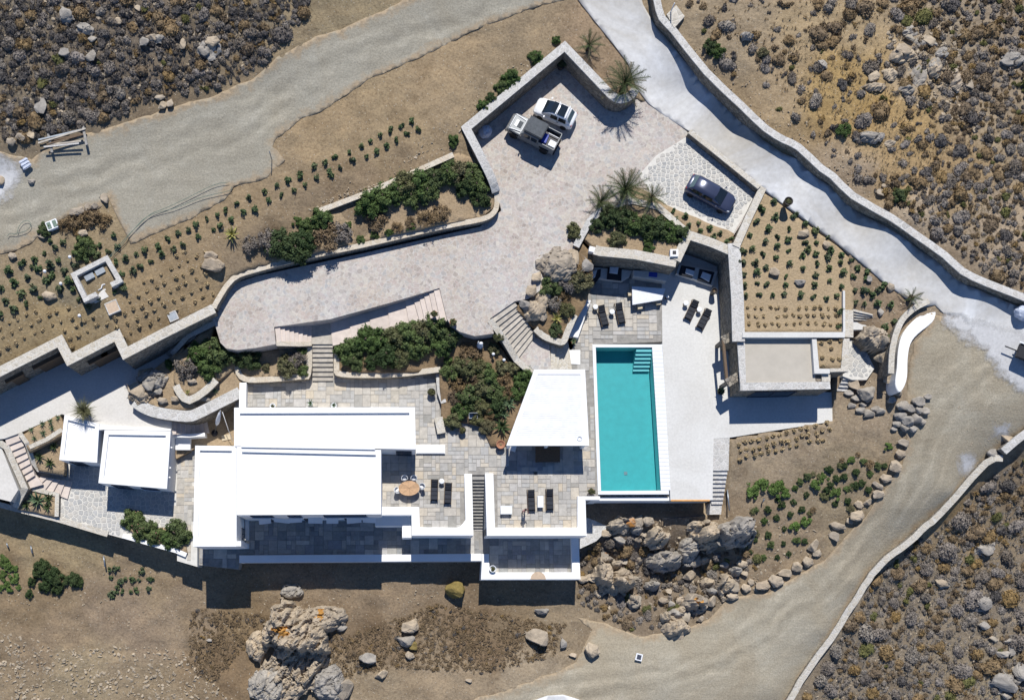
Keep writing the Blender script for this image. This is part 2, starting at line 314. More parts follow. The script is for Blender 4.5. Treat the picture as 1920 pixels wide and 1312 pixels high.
def band_mesh(name, pts, width, zt, zb, mats, side=0.0, closed=False):
    """wall along a line of points; side -1/0/1: the line is the right edge / middle / left edge"""
    n = len(pts); W = width if isinstance(width, list) else [width]*n
    ZT = zt if isinstance(zt, list) else [zt]*n; ZB = zb if isinstance(zb, list) else [zb]*n
    v = []; f = []
    for i in range(n):
        a = pts[i-1] if (i > 0 or closed) else None; c = pts[(i+1) % n] if (i < n-1 or closed) else None; q = pts[i]
        ds = []
        if a is not None: ds.append((q-a).to_2d().normalized())
        if c is not None: ds.append((c-q).to_2d().normalized())
        nn = [Vector((-d.y, d.x)) for d in ds]
        mi = (nn[0]+nn[-1]).normalized(); k = min(2.2, 1/max(0.3, mi.dot(nn[0])))
        l = W[i]*(0.5+0.5*side)*k; r = W[i]*(0.5-0.5*side)*k
        L = Vector((q.x, q.y))+mi*l; Rr = Vector((q.x, q.y))-mi*r
        v += [(L.x, L.y, ZT[i]), (Rr.x, Rr.y, ZT[i]), (Rr.x, Rr.y, ZB[i]), (L.x, L.y, ZB[i])]
    m = n if closed else n-1
    for i in range(m):
        a = 4*i; c = 4*((i+1) % n)
        f += [(a, a+1, c+1, c), (a+1, a+2, c+2, c+1), (a+3, a, c, c+3), (a+2, a+3, c+3, c+2)]
    if not closed: f += [(3, 2, 1, 0), (4*n-4, 4*n-3, 4*n-2, 4*n-1)]
    return mesh(name, v, f, mats)
def smoothline(pts, k=4):
    out = []
    for i in range(len(pts)-1):
        p0, p1, p2, p3 = pts[max(0, i-1)], pts[i], pts[i+1], pts[min(len(pts)-1, i+2)]
        for j in range(k):
            t = j/k; out.append(tuple(0.5*((2*p1[c])+(-p0[c]+p2[c])*t+(2*p0[c]-5*p1[c]+4*p2[c]-p3[c])*t*t+(-p0[c]+3*p1[c]-3*p2[c]+p3[c])*t**3) for c in range(len(p1))))
    out.append(tuple(pts[-1])); return out
def stone_wall(name, label, px, width, zb, cap='coping', body='masonry', side=0.0, th=0.10, wob=0.0):
    """px: (x, y, z of the top). A masonry body with its coping as a part"""
    pts = PX(px); zt = [q[2] for q in px]
    if wob:
        for q in pts: q.x += R.uniform(-wob, wob); q.y += R.uniform(-wob, wob)
    zbl = zb if isinstance(zb, list) else [zb]*len(px)
    o = tag(put(name, band_mesh(name, pts, width, [z-th for z in zt], zbl, body, side)), label, 'wall')
    wc = [q+0.05 for q in width] if isinstance(width, list) else width+0.05
    put('coping', band_mesh('coping', pts, wc, zt, [z-th-0.002 for z in zt], cap, side), o); return o
def box_mesh(name, sx, sy, sz, mats, bev=0.0, z0=0.0):
    bm = bmesh.new(); bmesh.ops.create_cube(bm, size=1)
    for q in bm.verts: q.co = Vector((q.co.x*sx, q.co.y*sy, (q.co.z+0.5)*sz+z0))
    if bev: bmesh.ops.bevel(bm, geom=bm.edges[:], offset=bev, segments=2, affect='EDGES')
    me = bpy.data.meshes.new(name); bm.to_mesh(me); bm.free(); setmat(me, mats); return me
def lathe_mesh(name, prof, mats, seg=20, smooth=True):
    v = []; f = []
    for r, z in prof:
        for i in range(seg): a = 2*math.pi*i/seg; v.append((r*math.cos(a), r*math.sin(a), z))
    for k in range(len(prof)-1):
        for i in range(seg): f.append((k*seg+i, k*seg+(i+1) % seg, (k+1)*seg+(i+1) % seg, (k+1)*seg+i))
    f.append(tuple(range(seg-1, -1, -1))); f.append(tuple((len(prof)-1)*seg+i for i in range(seg)))
    return mesh(name, v, f, mats, smooth)
def tube_mesh(name, pts, rad, mats, seg=6, smooth=True):
    n = len(pts); rr = rad if isinstance(rad, list) else [rad]*n; v = []; f = []
    for i in range(n):
        d = (pts[min(i+1, n-1)]-pts[max(i-1, 0)]).normalized()
        up = Vector((0, 0, 1)) if abs(d.z) < 0.9 else Vector((1, 0, 0))
        s = d.cross(up).normalized(); u = s.cross(d)
        for k in range(seg): a = 2*math.pi*k/seg; v.append(pts[i]+(s*math.cos(a)+u*math.sin(a))*rr[i])
    for i in range(n-1):
        for k in range(seg): f.append((i*seg+k, i*seg+(k+1) % seg, (i+1)*seg+(k+1) % seg, (i+1)*seg+k))
    f.append(tuple(range(seg-1, -1, -1))); f.append(tuple((n-1)*seg+k for k in range(seg)))
    return mesh(name, v, f, mats, smooth)
def merge_mesh(name, parts, mats):
    """parts: list of (mesh, matrix) joined into one mesh of a part"""
    bm = bmesh.new()
    for me, mx_ in parts:
        k = len(bm.verts); bm.from_mesh(me); bm.verts.ensure_lookup_table()
        for q in bm.verts[k:]: q.co = mx_ @ q.co
    me = bpy.data.meshes.new(name); bm.to_mesh(me); bm.free(); setmat(me, mats); return me
def T(x=0, y=0, z=0, rz=0, rx=0, ry=0):
    return Matrix.Translation((x, y, z)) @ Matrix.Rotation(rz, 4, 'Z') @ Matrix.Rotation(ry, 4, 'Y') @ Matrix.Rotation(rx, 4, 'X')
def inside(x, y, poly):
    """poly: list of (x, y); x, y arrays"""
    x = np.asarray(x); y = np.asarray(y); r = np.zeros(x.shape, bool); n = len(poly); j = n-1
    for i in range(n):
        xi, yi, xj, yj = poly[i][0], poly[i][1], poly[j][0], poly[j][1]
        with np.errstate(divide='ignore', invalid='ignore'):
            c = ((yi > y) != (yj > y)) & (x < (xj-xi)*(y-yi)/(yj-yi+1e-12)+xi)
        r ^= c; j = i
    return r
def stairs(name, label, A, B, C, D, n, z1, z0, mat, rise=None):
    """A-B the upper edge, D-C the lower edge (picture points); each step is a part"""
    root = sthing(name, label); dz = (z1-z0)/(n+1)
    a, b_, c, d = P(*A, z1), P(*B, z1), P(*C, z0), P(*D, z0)
    for i in range(n):
        u0, u1 = i/n, (i+1)/n+0.02
        q = [a.lerp(d, u0), b_.lerp(c, u0), b_.lerp(c, u1), a.lerp(d, u1)]
        zt = z1-dz*(i+1)
        put('step', prism_mesh('step', q, zt, zt-0.5, mat), root)
    return root
# ------------------------------------------------------------------ terrain
CTRL = [(-300,-200,11),(0,0,9),(300,0,8.6),(560,0,7.2),(600,-250,9),(0,150,7.6),(200,150,7.4),(400,130,6.9),(500,90,6.6),(0,270,6.4),(200,225,6.3),(330,185,6.3),(470,150,6.0),
 (-250,420,5.6),(0,330,5.4),(0,440,5.2),(250,300,5.4),(250,400,5.1),(500,170,5.5),(500,290,5.1),(800,60,5.3),(800,120,5.1),(1000,0,5.3),(1000,40,5.0),(1050,-200,6.5),
 (0,520,4.7),(100,500,4.7),(200,460,4.8),(300,480,4.5),(400,440,4.5),(500,400,4.6),(600,340,4.7),(750,260,4.8),(850,190,4.8),(950,110,4.7),(1020,70,4.6),(1070,50,4.3),(1080,90,4.1),(1130,140,3.7),(1165,160,3.6),(1050,60,4.5),
 (0,640,3.9),(100,600,3.9),(200,600,3.9),(300,570,3.8),(390,520,3.8),(-200,760,3.8),(440,500,3.7),(480,480,3.6),(560,460,3.5),(650,440,3.4),(750,420,3.4),(850,400,3.3),(620,400,3.8),(740,340,4.0),(850,300,4.0),(900,340,3.6),(860,250,4.5),(890,380,3.4),
 (1090,0,3.9),(1180,0,3.8),(1120,50,3.8),(1210,60,3.4),(1165,165,3.3),(1196,165,2.55),(1240,215,2.48),(1290,246,2.55),(1290,170,2.65),(1300,251,2.75),(1380,240,2.9),(1420,345,3.2),(1500,330,3.2),(1500,400,3.2),(1600,410,3.2),(1600,490,3.2),(1700,500,3.15),(1700,560,3.1),(1800,540,3.0),(1900,590,2.9),(2000,640,2.8),
 (1260,40,4.6),(1330,120,4.6),(1440,225,4.6),(1560,310,4.6),(1700,410,4.6),(1850,510,4.5),(1990,580,4.5),
 (1400,0,5.6),(1500,100,5.4),(1700,200,5.3),(1700,0,6.3),(1900,0,6.6),(1900,200,5.4),(1900,400,4.6),(2200,0,7.5),(2200,500,5),(1300,-200,6),(1700,-250,8),
 (1600,560,2.9),(1650,560,2.9),(1612,618,1.9),(1650,620,2.5),(1670,650,2.2),(1594,648,0.8),(1622,660,0.9),(1600,690,0.7),(1632,700,0.8),(1640,715,0.9),(1690,760,1.3),(1720,680,2.1),(1760,620,2.6),(1800,640,2.6),(1900,680,2.4),(1850,760,1.6),(2000,760,1.8),
 (1565,770,0.1),(1600,770,0.5),(1480,825,-0.2),(1400,840,-0.2),(1375,860,-0.5),(1560,840,-0.1),(1660,830,0.4),(1750,820,0.7),(1830,820,0.4),(1900,810,0.6),
 (1380,940,-1.7),(1450,930,-1.4),(1550,920,-1.1),(1640,900,-0.6),(1700,950,-1.0),(1780,920,-0.6),(1600,1000,-2.0),(1500,1040,-2.7),(1420,1000,-2.4),(1400,1080,-3.4),(1480,1120,-3.4),(1600,1090,-2.9),(1300,1150,-4.7),(1400,1200,-4.3),(1540,1180,-3.9),
 (1200,1200,-4.8),(1250,1280,-5.0),(1440,1290,-4.9),(1100,1260,-5.3),(1000,1290,-5.5),(1340,1000,-2.4),(1250,1005,-2.7),(1160,1005,-2.9),(1200,1045,-4.7),(1280,1045,-4.6),(1130,1045,-4.6),(1220,1090,-5.0),(1120,1110,-5.2),(1330,1065,-4.4),
 (1640,1120,-5.0),(1700,1050,-4.0),(1760,990,-3.3),(1820,930,-2.5),(1900,860,-1.7),(1560,1240,-6.0),(1500,1340,-6.8),(1700,1250,-6.2),(1800,1100,-5.0),(1900,1000,-3.8),(1900,1300,-7.0),(2200,1000,-4),(2100,1500,-9),(1500,1600,-10),
 (1000,1150,-5.4),(900,1130,-5.2),(800,1100,-4.8),(700,1090,-4.6),(600,1090,-4.4),(500,1100,-4.7),(440,1090,-4.8),(420,1150,-5.3),(600,1180,-5.4),(800,1200,-5.5),(600,1290,-6.2),(800,1290,-5.8),
 (350,1080,-4.6),(280,1050,-4.4),(100,1000,-4.2),(0,970,-4.0),(0,1050,-4.5),(150,1080,-4.8),(250,1120,-5.1),(0,1200,-5.8),(200,1200,-5.6),(350,1200,-5.7),(0,1310,-7.0),(200,1310,-6.6),(400,1310,-6.5),(-250,1000,-4),(-250,1400,-8),(600,1700,-10),(1000,1700,-10),(-250,1700,-11)]
cw = np.array([tuple(P(*q)) for q in CTRL])
d_ = np.linalg.norm(cw[:, None, :2]-cw[None, :, :2], axis=2)
A_ = np.zeros((len(cw)+1,)*2); A_[:-1, :-1] = d_ - np.eye(len(cw))*0.25; A_[:-1, -1] = 1; A_[-1, :-1] = 1
sol = np.linalg.solve(A_, np.append(cw[:, 2], 0))
X0, X1, Y0, Y1, GS = -52.0, 72.0, -26.0, 70.0, 0.32
gx = np.arange(X0, X1, GS); gy = np.arange(Y0, Y1, GS); GX, GY = np.meshgrid(gx, gy)
def natural(x, y):
    x = np.asarray(x, float); y = np.asarray(y, float); out = np.full(x.shape, sol[-1])
    for k in range(len(cw)): out += sol[k]*np.hypot(x-cw[k, 0], y-cw[k, 1])
    return out
GZ = natural(GX, GY)
CUT = [(-90,730,3.7),(0,692,3.7),(112,636,3.7),(131,670,3.7),(220,624,3.7),(237,658,3.7),(402,574,3.7),(437,520,3.6),(480,504,3.5),(680,457,3.4),(905,408,3.4),(930,392,3.4),(933,358,3.6),(918,330,4.2),(871,240,4.7),(1059,87,4.7),(1147,179,4.4),(1162,184,4.2),(1180,180,4),(1190,170,3.9),(1196,186,2.75),(1293,248,3.0),(1422,351,3.2),
 (1470,385,3.1),(1588,476,3.0),(1590,640,2.6),(1556,735,0),(1556,788,0),(1366,818,0),(1362,940,-1),(1348,962,-2.6),(1122,964,-2.6),(1134,985,-2.6),(1116,1010,-2.6),(1086,1026,-2.6),(1084,1082,-1.9),(907,1082,-1.9),(905,1050,-1.9),(452,1050,-1.9),(447,1063,-2.6),(334,1049,-2.2),(334,1034,-2.2),(105,972,-2.2),(0,946,-2.2),(-90,925,-2.2)]
cutw = [tuple(q)[:2] for q in PX(CUT)]
incut = inside(GX, GY, cutw)
NAT = GZ.copy()
GZ = np.where(incut, np.minimum(GZ, -2.75), GZ)
def gz(x, y, grid=None):
    g = NAT if grid is None else grid
    i = min(max((x-X0)/GS, 0), len(gx)-2.001); j = min(max((y-Y0)/GS, 0), len(gy)-2.001)
    a, c = int(i), int(j); u, v_ = i-a, j-c
    return float((g[c, a]*(1-u)+g[c, a+1]*u)*(1-v_)+(g[c+1, a]*(1-u)+g[c+1, a+1]*u)*v_)
def G(x, y):
    z = 0.0
    for _ in range(5): q = P(x, y, z); z = gz(q.x, q.y)
    return P(x, y, z)
# colour of the land in each stretch
ZC = [((0,0),(.24,.205,.155)),((250,80),(.24,.20,.155)),((450,60),(.25,.21,.155)),((100,200),(.27,.225,.165)),((300,190),(.28,.22,.15)),((560,60),(.36,.29,.19)),((640,25),(.38,.31,.20)),((500,170),(.37,.29,.19)),
 ((60,470),(.36,.29,.195)),((200,430),(.37,.295,.19)),((120,520),(.33,.28,.19)),((300,470),(.40,.305,.19)),((450,380),(.41,.315,.20)),((700,250),(.42,.325,.205)),((620,200),(.42,.32,.20)),((850,120),(.43,.33,.21)),((980,70),(.38,.30,.20)),((900,170),(.36,.285,.19)),((300,560),(.40,.305,.185)),((100,610),(.40,.31,.18)),((1100,110),(.37,.28,.19)),
 ((650,390),(.37,.285,.19)),((800,390),(.35,.27,.18)),((500,460),(.33,.26,.18)),
 ((1300,80),(.36,.29,.20)),((1400,60),(.36,.29,.20)),((1450,150),(.40,.31,.20)),((1560,60),(.41,.32,.20)),((1570,150),(.42,.30,.14)),((1650,200),(.43,.30,.13)),((1700,250),(.42,.30,.15)),((1780,60),(.36,.30,.22)),((1850,150),(.34,.275,.20)),((1900,60),(.34,.28,.21)),((1720,150),(.42,.34,.24)),((1700,330),(.40,.29,.16)),((1600,330),(.40,.32,.23)),((1720,400),(.40,.33,.25)),((1850,430),(.38,.31,.23)),((1900,250),(.36,.29,.20)),((1800,330),(.38,.28,.16)),
 ((1620,590),(.37,.285,.20)),((1640,700),(.38,.305,.22)),((1750,700),(.38,.32,.24)),((1880,780),(.40,.34,.25)),((1450,840),(.40,.325,.235)),((1400,880),(.42,.34,.24)),((1550,930),(.35,.285,.195)),((1420,960),(.38,.30,.21)),((1450,1050),(.37,.29,.20)),((1300,1100),(.29,.235,.17)),((1200,1080),(.27,.215,.16)),
 ((1700,1100),(.33,.275,.205)),((1800,1000),(.36,.28,.18)),((1850,1150),(.34,.285,.215)),((1650,1250),(.33,.275,.205)),((1900,900),(.30,.24,.17)),((1880,1280),(.36,.30,.21)),((1780,930),(.36,.26,.14)),
 ((100,1020),(.40,.32,.20)),((300,1080),(.38,.295,.195)),((60,1100),(.31,.235,.15)),((250,1180),(.36,.28,.20)),((330,1170),(.37,.29,.205)),((100,1200),(.36,.275,.185)),((430,1180),(.29,.215,.13)),((420,1250),(.29,.21,.13)),((300,1290),(.38,.30,.20)),((600,1110),(.33,.255,.175)),((750,1130),(.33,.255,.175)),((700,1190),(.27,.20,.13)),((900,1190),(.25,.18,.115)),((950,1150),(.28,.215,.14)),((1050,1190),(.33,.265,.185)),((850,1270),(.41,.325,.225)),((700,1290),(.40,.32,.22)),((1000,1270),(.40,.33,.24)),((150,1270),(.42,.34,.225))]
zw = np.array([tuple(G(*q[0]))[:2] for q in ZC]); zc = np.array([np.array(q[1])*(1.16 if q[0][0] > 1280 and q[0][1] < 500 else 1.0) for q in ZC])
acc = np.zeros(GX.shape+(3,)); ws = np.zeros(GX.shape)
nx_ = np.array([noise.noise(Vector((x*0.35, y*0.35, 5.0))) for x, y in zip(GX.ravel()[::1], GY.ravel()[::1])]).reshape(GX.shape)
ny_ = np.roll(nx_, 37, axis=1)
for k in range(len(zw)):
    d2 = (GX+nx_*2.2-zw[k, 0])**2+(GY+ny_*2.2-zw[k, 1])**2
    ww = 1/(d2+1.0)**2.2; ws += ww; acc += ww[..., None]*zc[k]
acc /= ws[..., None]
rough_ = np.array([noise.fractal(Vector((x*0.8, y*0.8, 1.0)), 0.8, 2.1, 4) for x, y in zip(GX.ravel(), GY.ravel())]).reshape(GX.shape)
GRAVEL_PX = [(-60,300),(0,285),(60,300),(110,262),(200,243),(300,208),(400,180),(470,150),(520,110),(590,70),(640,55),(740,10),(790,-20),(820,-120),(1100,-120),(1090,-5),(1010,12),(960,30),(880,62),(780,112),(690,150),(620,200),(565,225),(520,258),(512,275),(535,300),(500,335),(440,350),(420,375),(360,410),(300,435),(245,458),(232,430),(215,400),(205,375),(185,390),(130,405),(85,430),(60,455),(30,470),(-60,490)]
TRACK_PX = [(1745,588),(1800,600),(1850,640),(1900,690),(2000,700),(2000,800),(1920,805),(1880,835),(1850,862),(1765,955),(1727,988),(1690,1021),(1652,1051),(1628,1080),(1600,1125),(1575,1165),(1515,1255),(1478,1318),(1440,1400),(900,1400),(880,1312),(960,1290),(1050,1255),(1080,1240),(1110,1180),(1080,1155),(1130,1168),(1200,1192),(1280,1180),(1330,1160),(1365,1120),(1440,1110),(1500,1075),(1545,1050),(1575,1015),(1600,990),(1640,945),(1665,905),(1690,870),(1700,820),(1690,790),(1700,740),(1704,690),(1714,642),(1735,620)]
ROAD_PX = [(1078,-60),(1083,0),(1115,42),(1150,85),(1178,122),(1190,160),(1215,195),(1240,215),(1293,248),(1330,282),(1380,318),(1424,351),(1480,392),(1560,450),(1650,525),(1722,578),(1752,572),(1768,588),(1796,592),(1822,618),(1838,640),(1862,640),(1880,662),(1920,672),(2010,690),(2010,610),(1920,578),(1850,552),(1800,530),(1770,500),(1710,460),(1670,432),(1598,392),(1555,350),(1535,338),(1495,300),(1465,288),(1430,264),(1385,222),(1320,160),(1255,82),(1232,56),(1205,10),(1190,-60)]
flat = np.ones(GX.shape)
for pl_ in (GRAVEL_PX, TRACK_PX, ROAD_PX): flat[inside(GX, GY, [tuple(G(*q))[:2] for q in pl_])] = 0.12
GZ2 = GZ + np.where(incut, 0, rough_*0.13*flat)
nxn, nyn = len(gx), len(gy)
V = np.stack([GX.ravel(), GY.ravel(), GZ2.ravel()], 1)
idx = np.arange(nxn*nyn).reshape(nyn, nxn)
Q = np.stack([idx[:-1, :-1], idx[:-1, 1:], idx[1:, 1:], idx[1:, :-1]], -1).reshape(-1, 4)
# the land goes on outside the picture as a wide skirt
ring = np.concatenate([idx[0, :], idx[1:, -1], idx[-1, -2::-1], idx[-2:0:-1, 0]])
ctr = np.array([(X0+X1)/2, (Y0+Y1)/2]); base = len(V); rv = V[ring]
far = [np.column_stack([ctr+(rv[:, :2]-ctr)*k, rv[:, 2]+dz]) for k, dz in ((1.6, -0.5), (4, -2), (12, -6))]
V = np.vstack([V]+far); prev = ring; qs = [Q]
for k in range(3):
    cur = base+k*len(ring)+np.arange(len(ring)); qs.append(np.stack([prev, np.roll(prev, -1), np.roll(cur, -1), cur], -1)[:, ::-1]); prev = cur
Q = np.vstack(qs)
me = fastmesh('ground', V, Q, 'land')
ca = me.color_attributes.new('zone', 'FLOAT_COLOR', 'POINT')
cc = np.ones((len(V), 4), np.float32); cc[:, :3] = (0.36, 0.29, 0.2); cc[:nxn*nyn, :3] = acc.reshape(-1, 3)*np.array([0.765, 0.755, 0.74])
ca.data.foreach_set('color', cc.ravel()); me.polygons.foreach_set('use_smooth', np.ones(len(me.polygons), bool))
GROUND = struct(put('ground', me), 'dry hillside of tan and grey soil')

def sheet_mesh(name, w2, zf, mat, step=0.7, jit=0.0, skirt=0.0, rough=0.0):
    """surface over a plan outline, its height from zf(x, y)"""
    pts = []; n = len(w2)
    for i in range(n):
        a, c = Vector(w2[i][:2]), Vector(w2[(i+1) % n][:2]); m = max(1, int((c-a).length/step))
        nn = Vector((-(c-a).y, (c-a).x)).normalized() if (c-a).length > 0 else Vector((0, 0))
        for j in range(m):
            q = a.lerp(c, j/m); s = jit*noise.fractal(Vector((q.x*0.7, q.y*0.7, 3)), 0.7, 2.0, 3)*1.6; pts.append(q+nn*s)
    nb = len(pts); ed = [(i, (i+1) % nb) for i in range(nb)]
    xs = np.array([q.x for q in pts]); ys = np.array([q.y for q in pts])
    ax, ay = np.meshgrid(np.arange(xs.min(), xs.max(), step), np.arange(ys.min(), ys.max(), step*0.9))
    ax = ax+(np.arange(ax.shape[0]) % 2)[:, None]*step*0.5
    k = inside(ax, ay, [(q.x, q.y) for q in pts]); pts += [Vector((a, c)) for a, c in zip(ax[k], ay[k])]
    vo, eo, fo, *_ = geometry.delaunay_2d_cdt(pts, ed, [], 1, 1e-5)
    vv = []
    for q in vo:
        z = zf(q.x, q.y)+(rough*noise.fractal(Vector((q.x*1.1, q.y*1.1, 8)), 0.8, 2.0, 4) if rough else 0); vv.append((q.x, q.y, z))
    ff = [tuple(q) if (vo[q[1]]-vo[q[0]]).cross(vo[q[2]]-vo[q[0]]) > 0 else tuple(q)[::-1] for q in fo]
    if skirt:
        cnt = {}
        for q in ff:
            for i in range(3): cnt[(q[i], q[(i+1) % 3])] = 1
        bnd = [e_ for e_ in cnt if (e_[1], e_[0]) not in cnt]; dn = {}
        for a, c in bnd:
            for q in (a, c):
                if q not in dn: dn[q] = len(vv); vv.append((vv[q][0], vv[q][1], vv[q][2]-skirt))
            ff.append((c, a, dn[a], dn[c]))
    me = mesh(name, vv, ff, mat)
    me.polygons.foreach_set('use_smooth', [len(q.vertices) == 3 for q in me.polygons]); return me
def gz2(x, y): return gz(x, y, GZ2)
def drape(name, px, off, mat, jit=0.3, skirt=0.0, step=0.7):
    return put(name, sheet_mesh(name, [tuple(G(*q))[:2] for q in px], lambda x, y: gz(x, y)+off, mat, step, jit, skirt))
def bed(name, px, mat='bed_soil', rough=0.10, skirt=0.6, step=0.55, label=None):
    w3 = [tuple(q) for q in PX(px)]; ar = np.array(w3)
    def zf(x, y):
        wt = 1/((ar[:, 0]-x)**2+(ar[:, 1]-y)**2+0.3); return float((wt*ar[:, 2]).sum()/wt.sum())
    return struct(put(name, sheet_mesh(name, w3, zf, mat, step, 0.05, skirt, rough)), label or name.replace('_', ' '))

# ------------------------------------------------------------------ roads
struct(drape('gravel_road', GRAVEL_PX, 0.035, 'gravel', 0.08, 0.12, 0.42), 'wide grey gravel road across the upper slope')
def lanes(name, line, poly):
    me = bpy.data.objects[name].data; n = len(me.vertices); co = np.zeros(n*3, np.float32); me.vertices.foreach_get('co', co); co = co.reshape(-1, 3)[:, :2]
    def seg(pts, closed):
        best = np.full(n, 1e9); sg = np.zeros(n); m_ = len(pts)
        for i in range(m_ if closed else m_-1):
            a, c = np.array(pts[i]), np.array(pts[(i+1) % m_]); d = c-a; u = np.clip(((co-a)@d)/max(d@d, 1e-9), 0, 1)
            q = a+u[:, None]*d; dist = np.hypot(*(co-q).T); k = dist < best; best[k] = dist[k]; sg[k] = np.sign(d[0]*(co[k, 1]-a[1])-d[1]*(co[k, 0]-a[0]))
        return best, sg
    b_, s_ = seg([tuple(G(*q))[:2] for q in line], False); me.attributes.new('lane', 'FLOAT', 'POINT').data.foreach_set('value', (b_*s_).astype(np.float32))
    b_, s_ = seg([tuple(G(*q))[:2] for q in poly], True); me.attributes.new('edge', 'FLOAT', 'POINT').data.foreach_set('value', b_.astype(np.float32))
lanes('gravel_road', smoothline([(-40,410),(150,345),(300,285),(450,225),(600,140),(750,80),(900,30),(1050,-30)], 4), GRAVEL_PX)
struct(drape('lime_patch', [(-60,300),(0,286),(20,295),(50,310),(60,330),(40,350),(18,385),(-60,400)], 0.09, 'lime', 0.1, 0, 0.35), 'white lime stain on the gravel road')
lanes('lime_patch', [(0,300),(10,380)], [(-60,300),(0,286),(20,295),(50,310),(60,330),(40,350),(18,385),(-60,400)])
struct(drape('dirt_track', TRACK_PX, 0.035, 'track', 0.1, 0.12, 0.42), 'grey brown dirt track winding down the slope')
lanes('dirt_track', smoothline([(1900,650),(1800,720),(1745,800),(1705,880),(1645,980),(1570,1070),(1480,1140),(1380,1215),(1200,1275),(950,1310)], 4), TRACK_PX)
struct(drape('concrete_road', ROAD_PX, 0.12, 'road_concrete', 0.0, 1.4, 0.6), 'pale concrete road between stone walls')
for k_, pl_ in enumerate(([(1765,575),(1830,590),(1900,610),(2000,640),(2000,760),(1900,740),(1858,700),(1840,665),(1790,640),(1760,615)], [(1855,785),(1900,790),(1895,830),(1850,825)], [(1785,850),(1830,840),(1840,880),(1800,905)])):
    lp = struct(drape('lime_patch', pl_, 0.15+.004*k_ if k_ == 0 else 0.05, 'lime', 0.1, 0, .35), 'pale lime dust on the dirt track'); lanes(lp.name, pl_[:2], pl_)
arc = [(985,1330),(1000,1312),(1025,1303),(1055,1301),(1085,1310),(1095,1330)]
struct(drape('concrete_apron', arc, 0.3, 'road_concrete', 0.0, 0.5), 'pale concrete apron at the bottom edge')

# ------------------------------------------------------------------ paved levels
LOW = -2.9
struct(prism('drive', [(390,590),(402,604),(413,642),(424,653),(445,656),(480,652),(517,645),(514,613),(620,598),(730,568),(824,540),(838,598),(846,610),(862,622),(890,630),(926,625),(919,597),(965,565),(990,560),(1050,520),(1085,450),(1110,405),(1140,388),(1185,378),(1235,386),(1376,441),(1432,352),(1293,240),(1205,180),(1160,150),(1060,60),(850,230),(930,350),(940,395),(900,425),(680,475),(480,518),(430,535),(400,570)], 2.6, -3.5, ['drive']), 'driveway and parking court of small beige stones')
struct(prism('courtyard', [(-90,790),(-60,640),(60,600),(420,560),(400,600),(345,645),(300,740),(322,780),(322,812),(190,800),(116,776),(36,812),(8,822),(-90,832)], 0.0, -3.5, ['court']), 'pale concrete courtyard by the planted wall')
struct(prism('west_roof_terrace', [(-90,828),(0,832),(34,918),(20,940),(0,935),(-90,915)], -0.35, -4, ['court']), 'pale flat roof at the left edge')
prismF = [(441,690),(1060,690),(1078,640),(1098,470),(1250,470),(1250,640),(1112,646),(1122,926),(1122,937),(1096,940),(1096,1002),(912,1002),(909,890),(885,890),(885,1002),(775,1002),(775,966),(441,966)]
TERR = struct(prism('terrace', prismF, -0.03, -3.0, ['grout_grey']), 'house terrace laid with mixed grey and beige flagstones')
DECK = struct(prism('pool_deck', [(1240,440),(1420,470),(1420,735),(1560,735),(1561,790),(1368,820),(1338,822),(1336,937),(1257,938),(1242,646)], 0.0, -5.2, ['deck']), 'pale concrete deck along the pool')
LOWT = struct(prism('lower_terrace', [(360,1005),(440,1000),(440,935),(910,935),(910,1050),(905,1053),(450,1055),(447,1067),(374,1059),(340,1040)], LOW-0.03, -7.5, ['grout_grey']), 'lower terrace of flagstones coloured dark for the shade')
PATIO = struct(prism('patio', [(905,940),(1086,940),(1086,1084),(905,1084)], LOW-0.035, -7.5, ['grout_grey']), 'small lower patio of flagstones coloured dark for the shade')
BTER = struct(prism('bungalow_terrace', [(20,850),(335,790),(370,830),(370,1062),(332,1051),(332,1036),(272,1020),(105,975),(27,955),(10,930)], -2.23, -7, ['grout']), 'terrace of crazy paving in front of the bungalows')
struct(prism('west_yard', [(320,795),(372,786),(400,720),(452,715),(452,840),(366,840),(330,860)], -1.62, -4, ['bed_soil']), 'small soil yard between the stairs and the house')
struct(prism('pool_walk', [(1080,938),(1345,938),(1345,962),(1122,967),(1139,985),(1132,1000),(1118,1014),(1086,1029),(1080,1029)], LOW, -7, ['coping_grey']), 'shaded stone walkway below the pool')
struct(prism('deck_slope', [(1338,822),(1368,820),(1366,882),(1337,882)], -0.015, -4, ['coping_grey']), 'stone paved strip beside the pool deck')
stairs('deck_stairs', 'stone stairs going down beside the pool deck', (1337,880), (1365,880), (1354,944), (1333,944), 8, 0.0, -1.5, 'coping_grey')
struct(prism('deck_landing', [(1332,943),(1354,943),(1352,964),(1330,964)], -1.5, -6, ['coping_grey']), 'small stone landing below the deck stairs')
struct(prism('deck_edge', [(1258,936.3),(1331,936.3),(1331,938.8),(1258,938.8)], 0.02, -0.4, ['orange_edge']), 'orange trim along the south edge of the deck')
struct(prism('parking_bay', [(1293,253),(1230,292),(1198,328),(1222,362),(1242,384),(1375,438),(1424,357)], 2.615, 2.3, ['grout']), 'parking bay of pale crazy paving')
struct(prism('pool_house_path', [(1588,640),(1592,632),(1606,634),(1625,660),(1640,690),(1625,712),(1598,712),(1580,705),(1586,660)], 1.2, -2, ['grout']), 'white jointed crazy paving path by the pool house')
struct(prism('ramp', [(962,673),(998,630),(1030,640),(1034,700),(1000,705)], 1.05, -2, ['drive']), 'stone landing between the garden stairs')

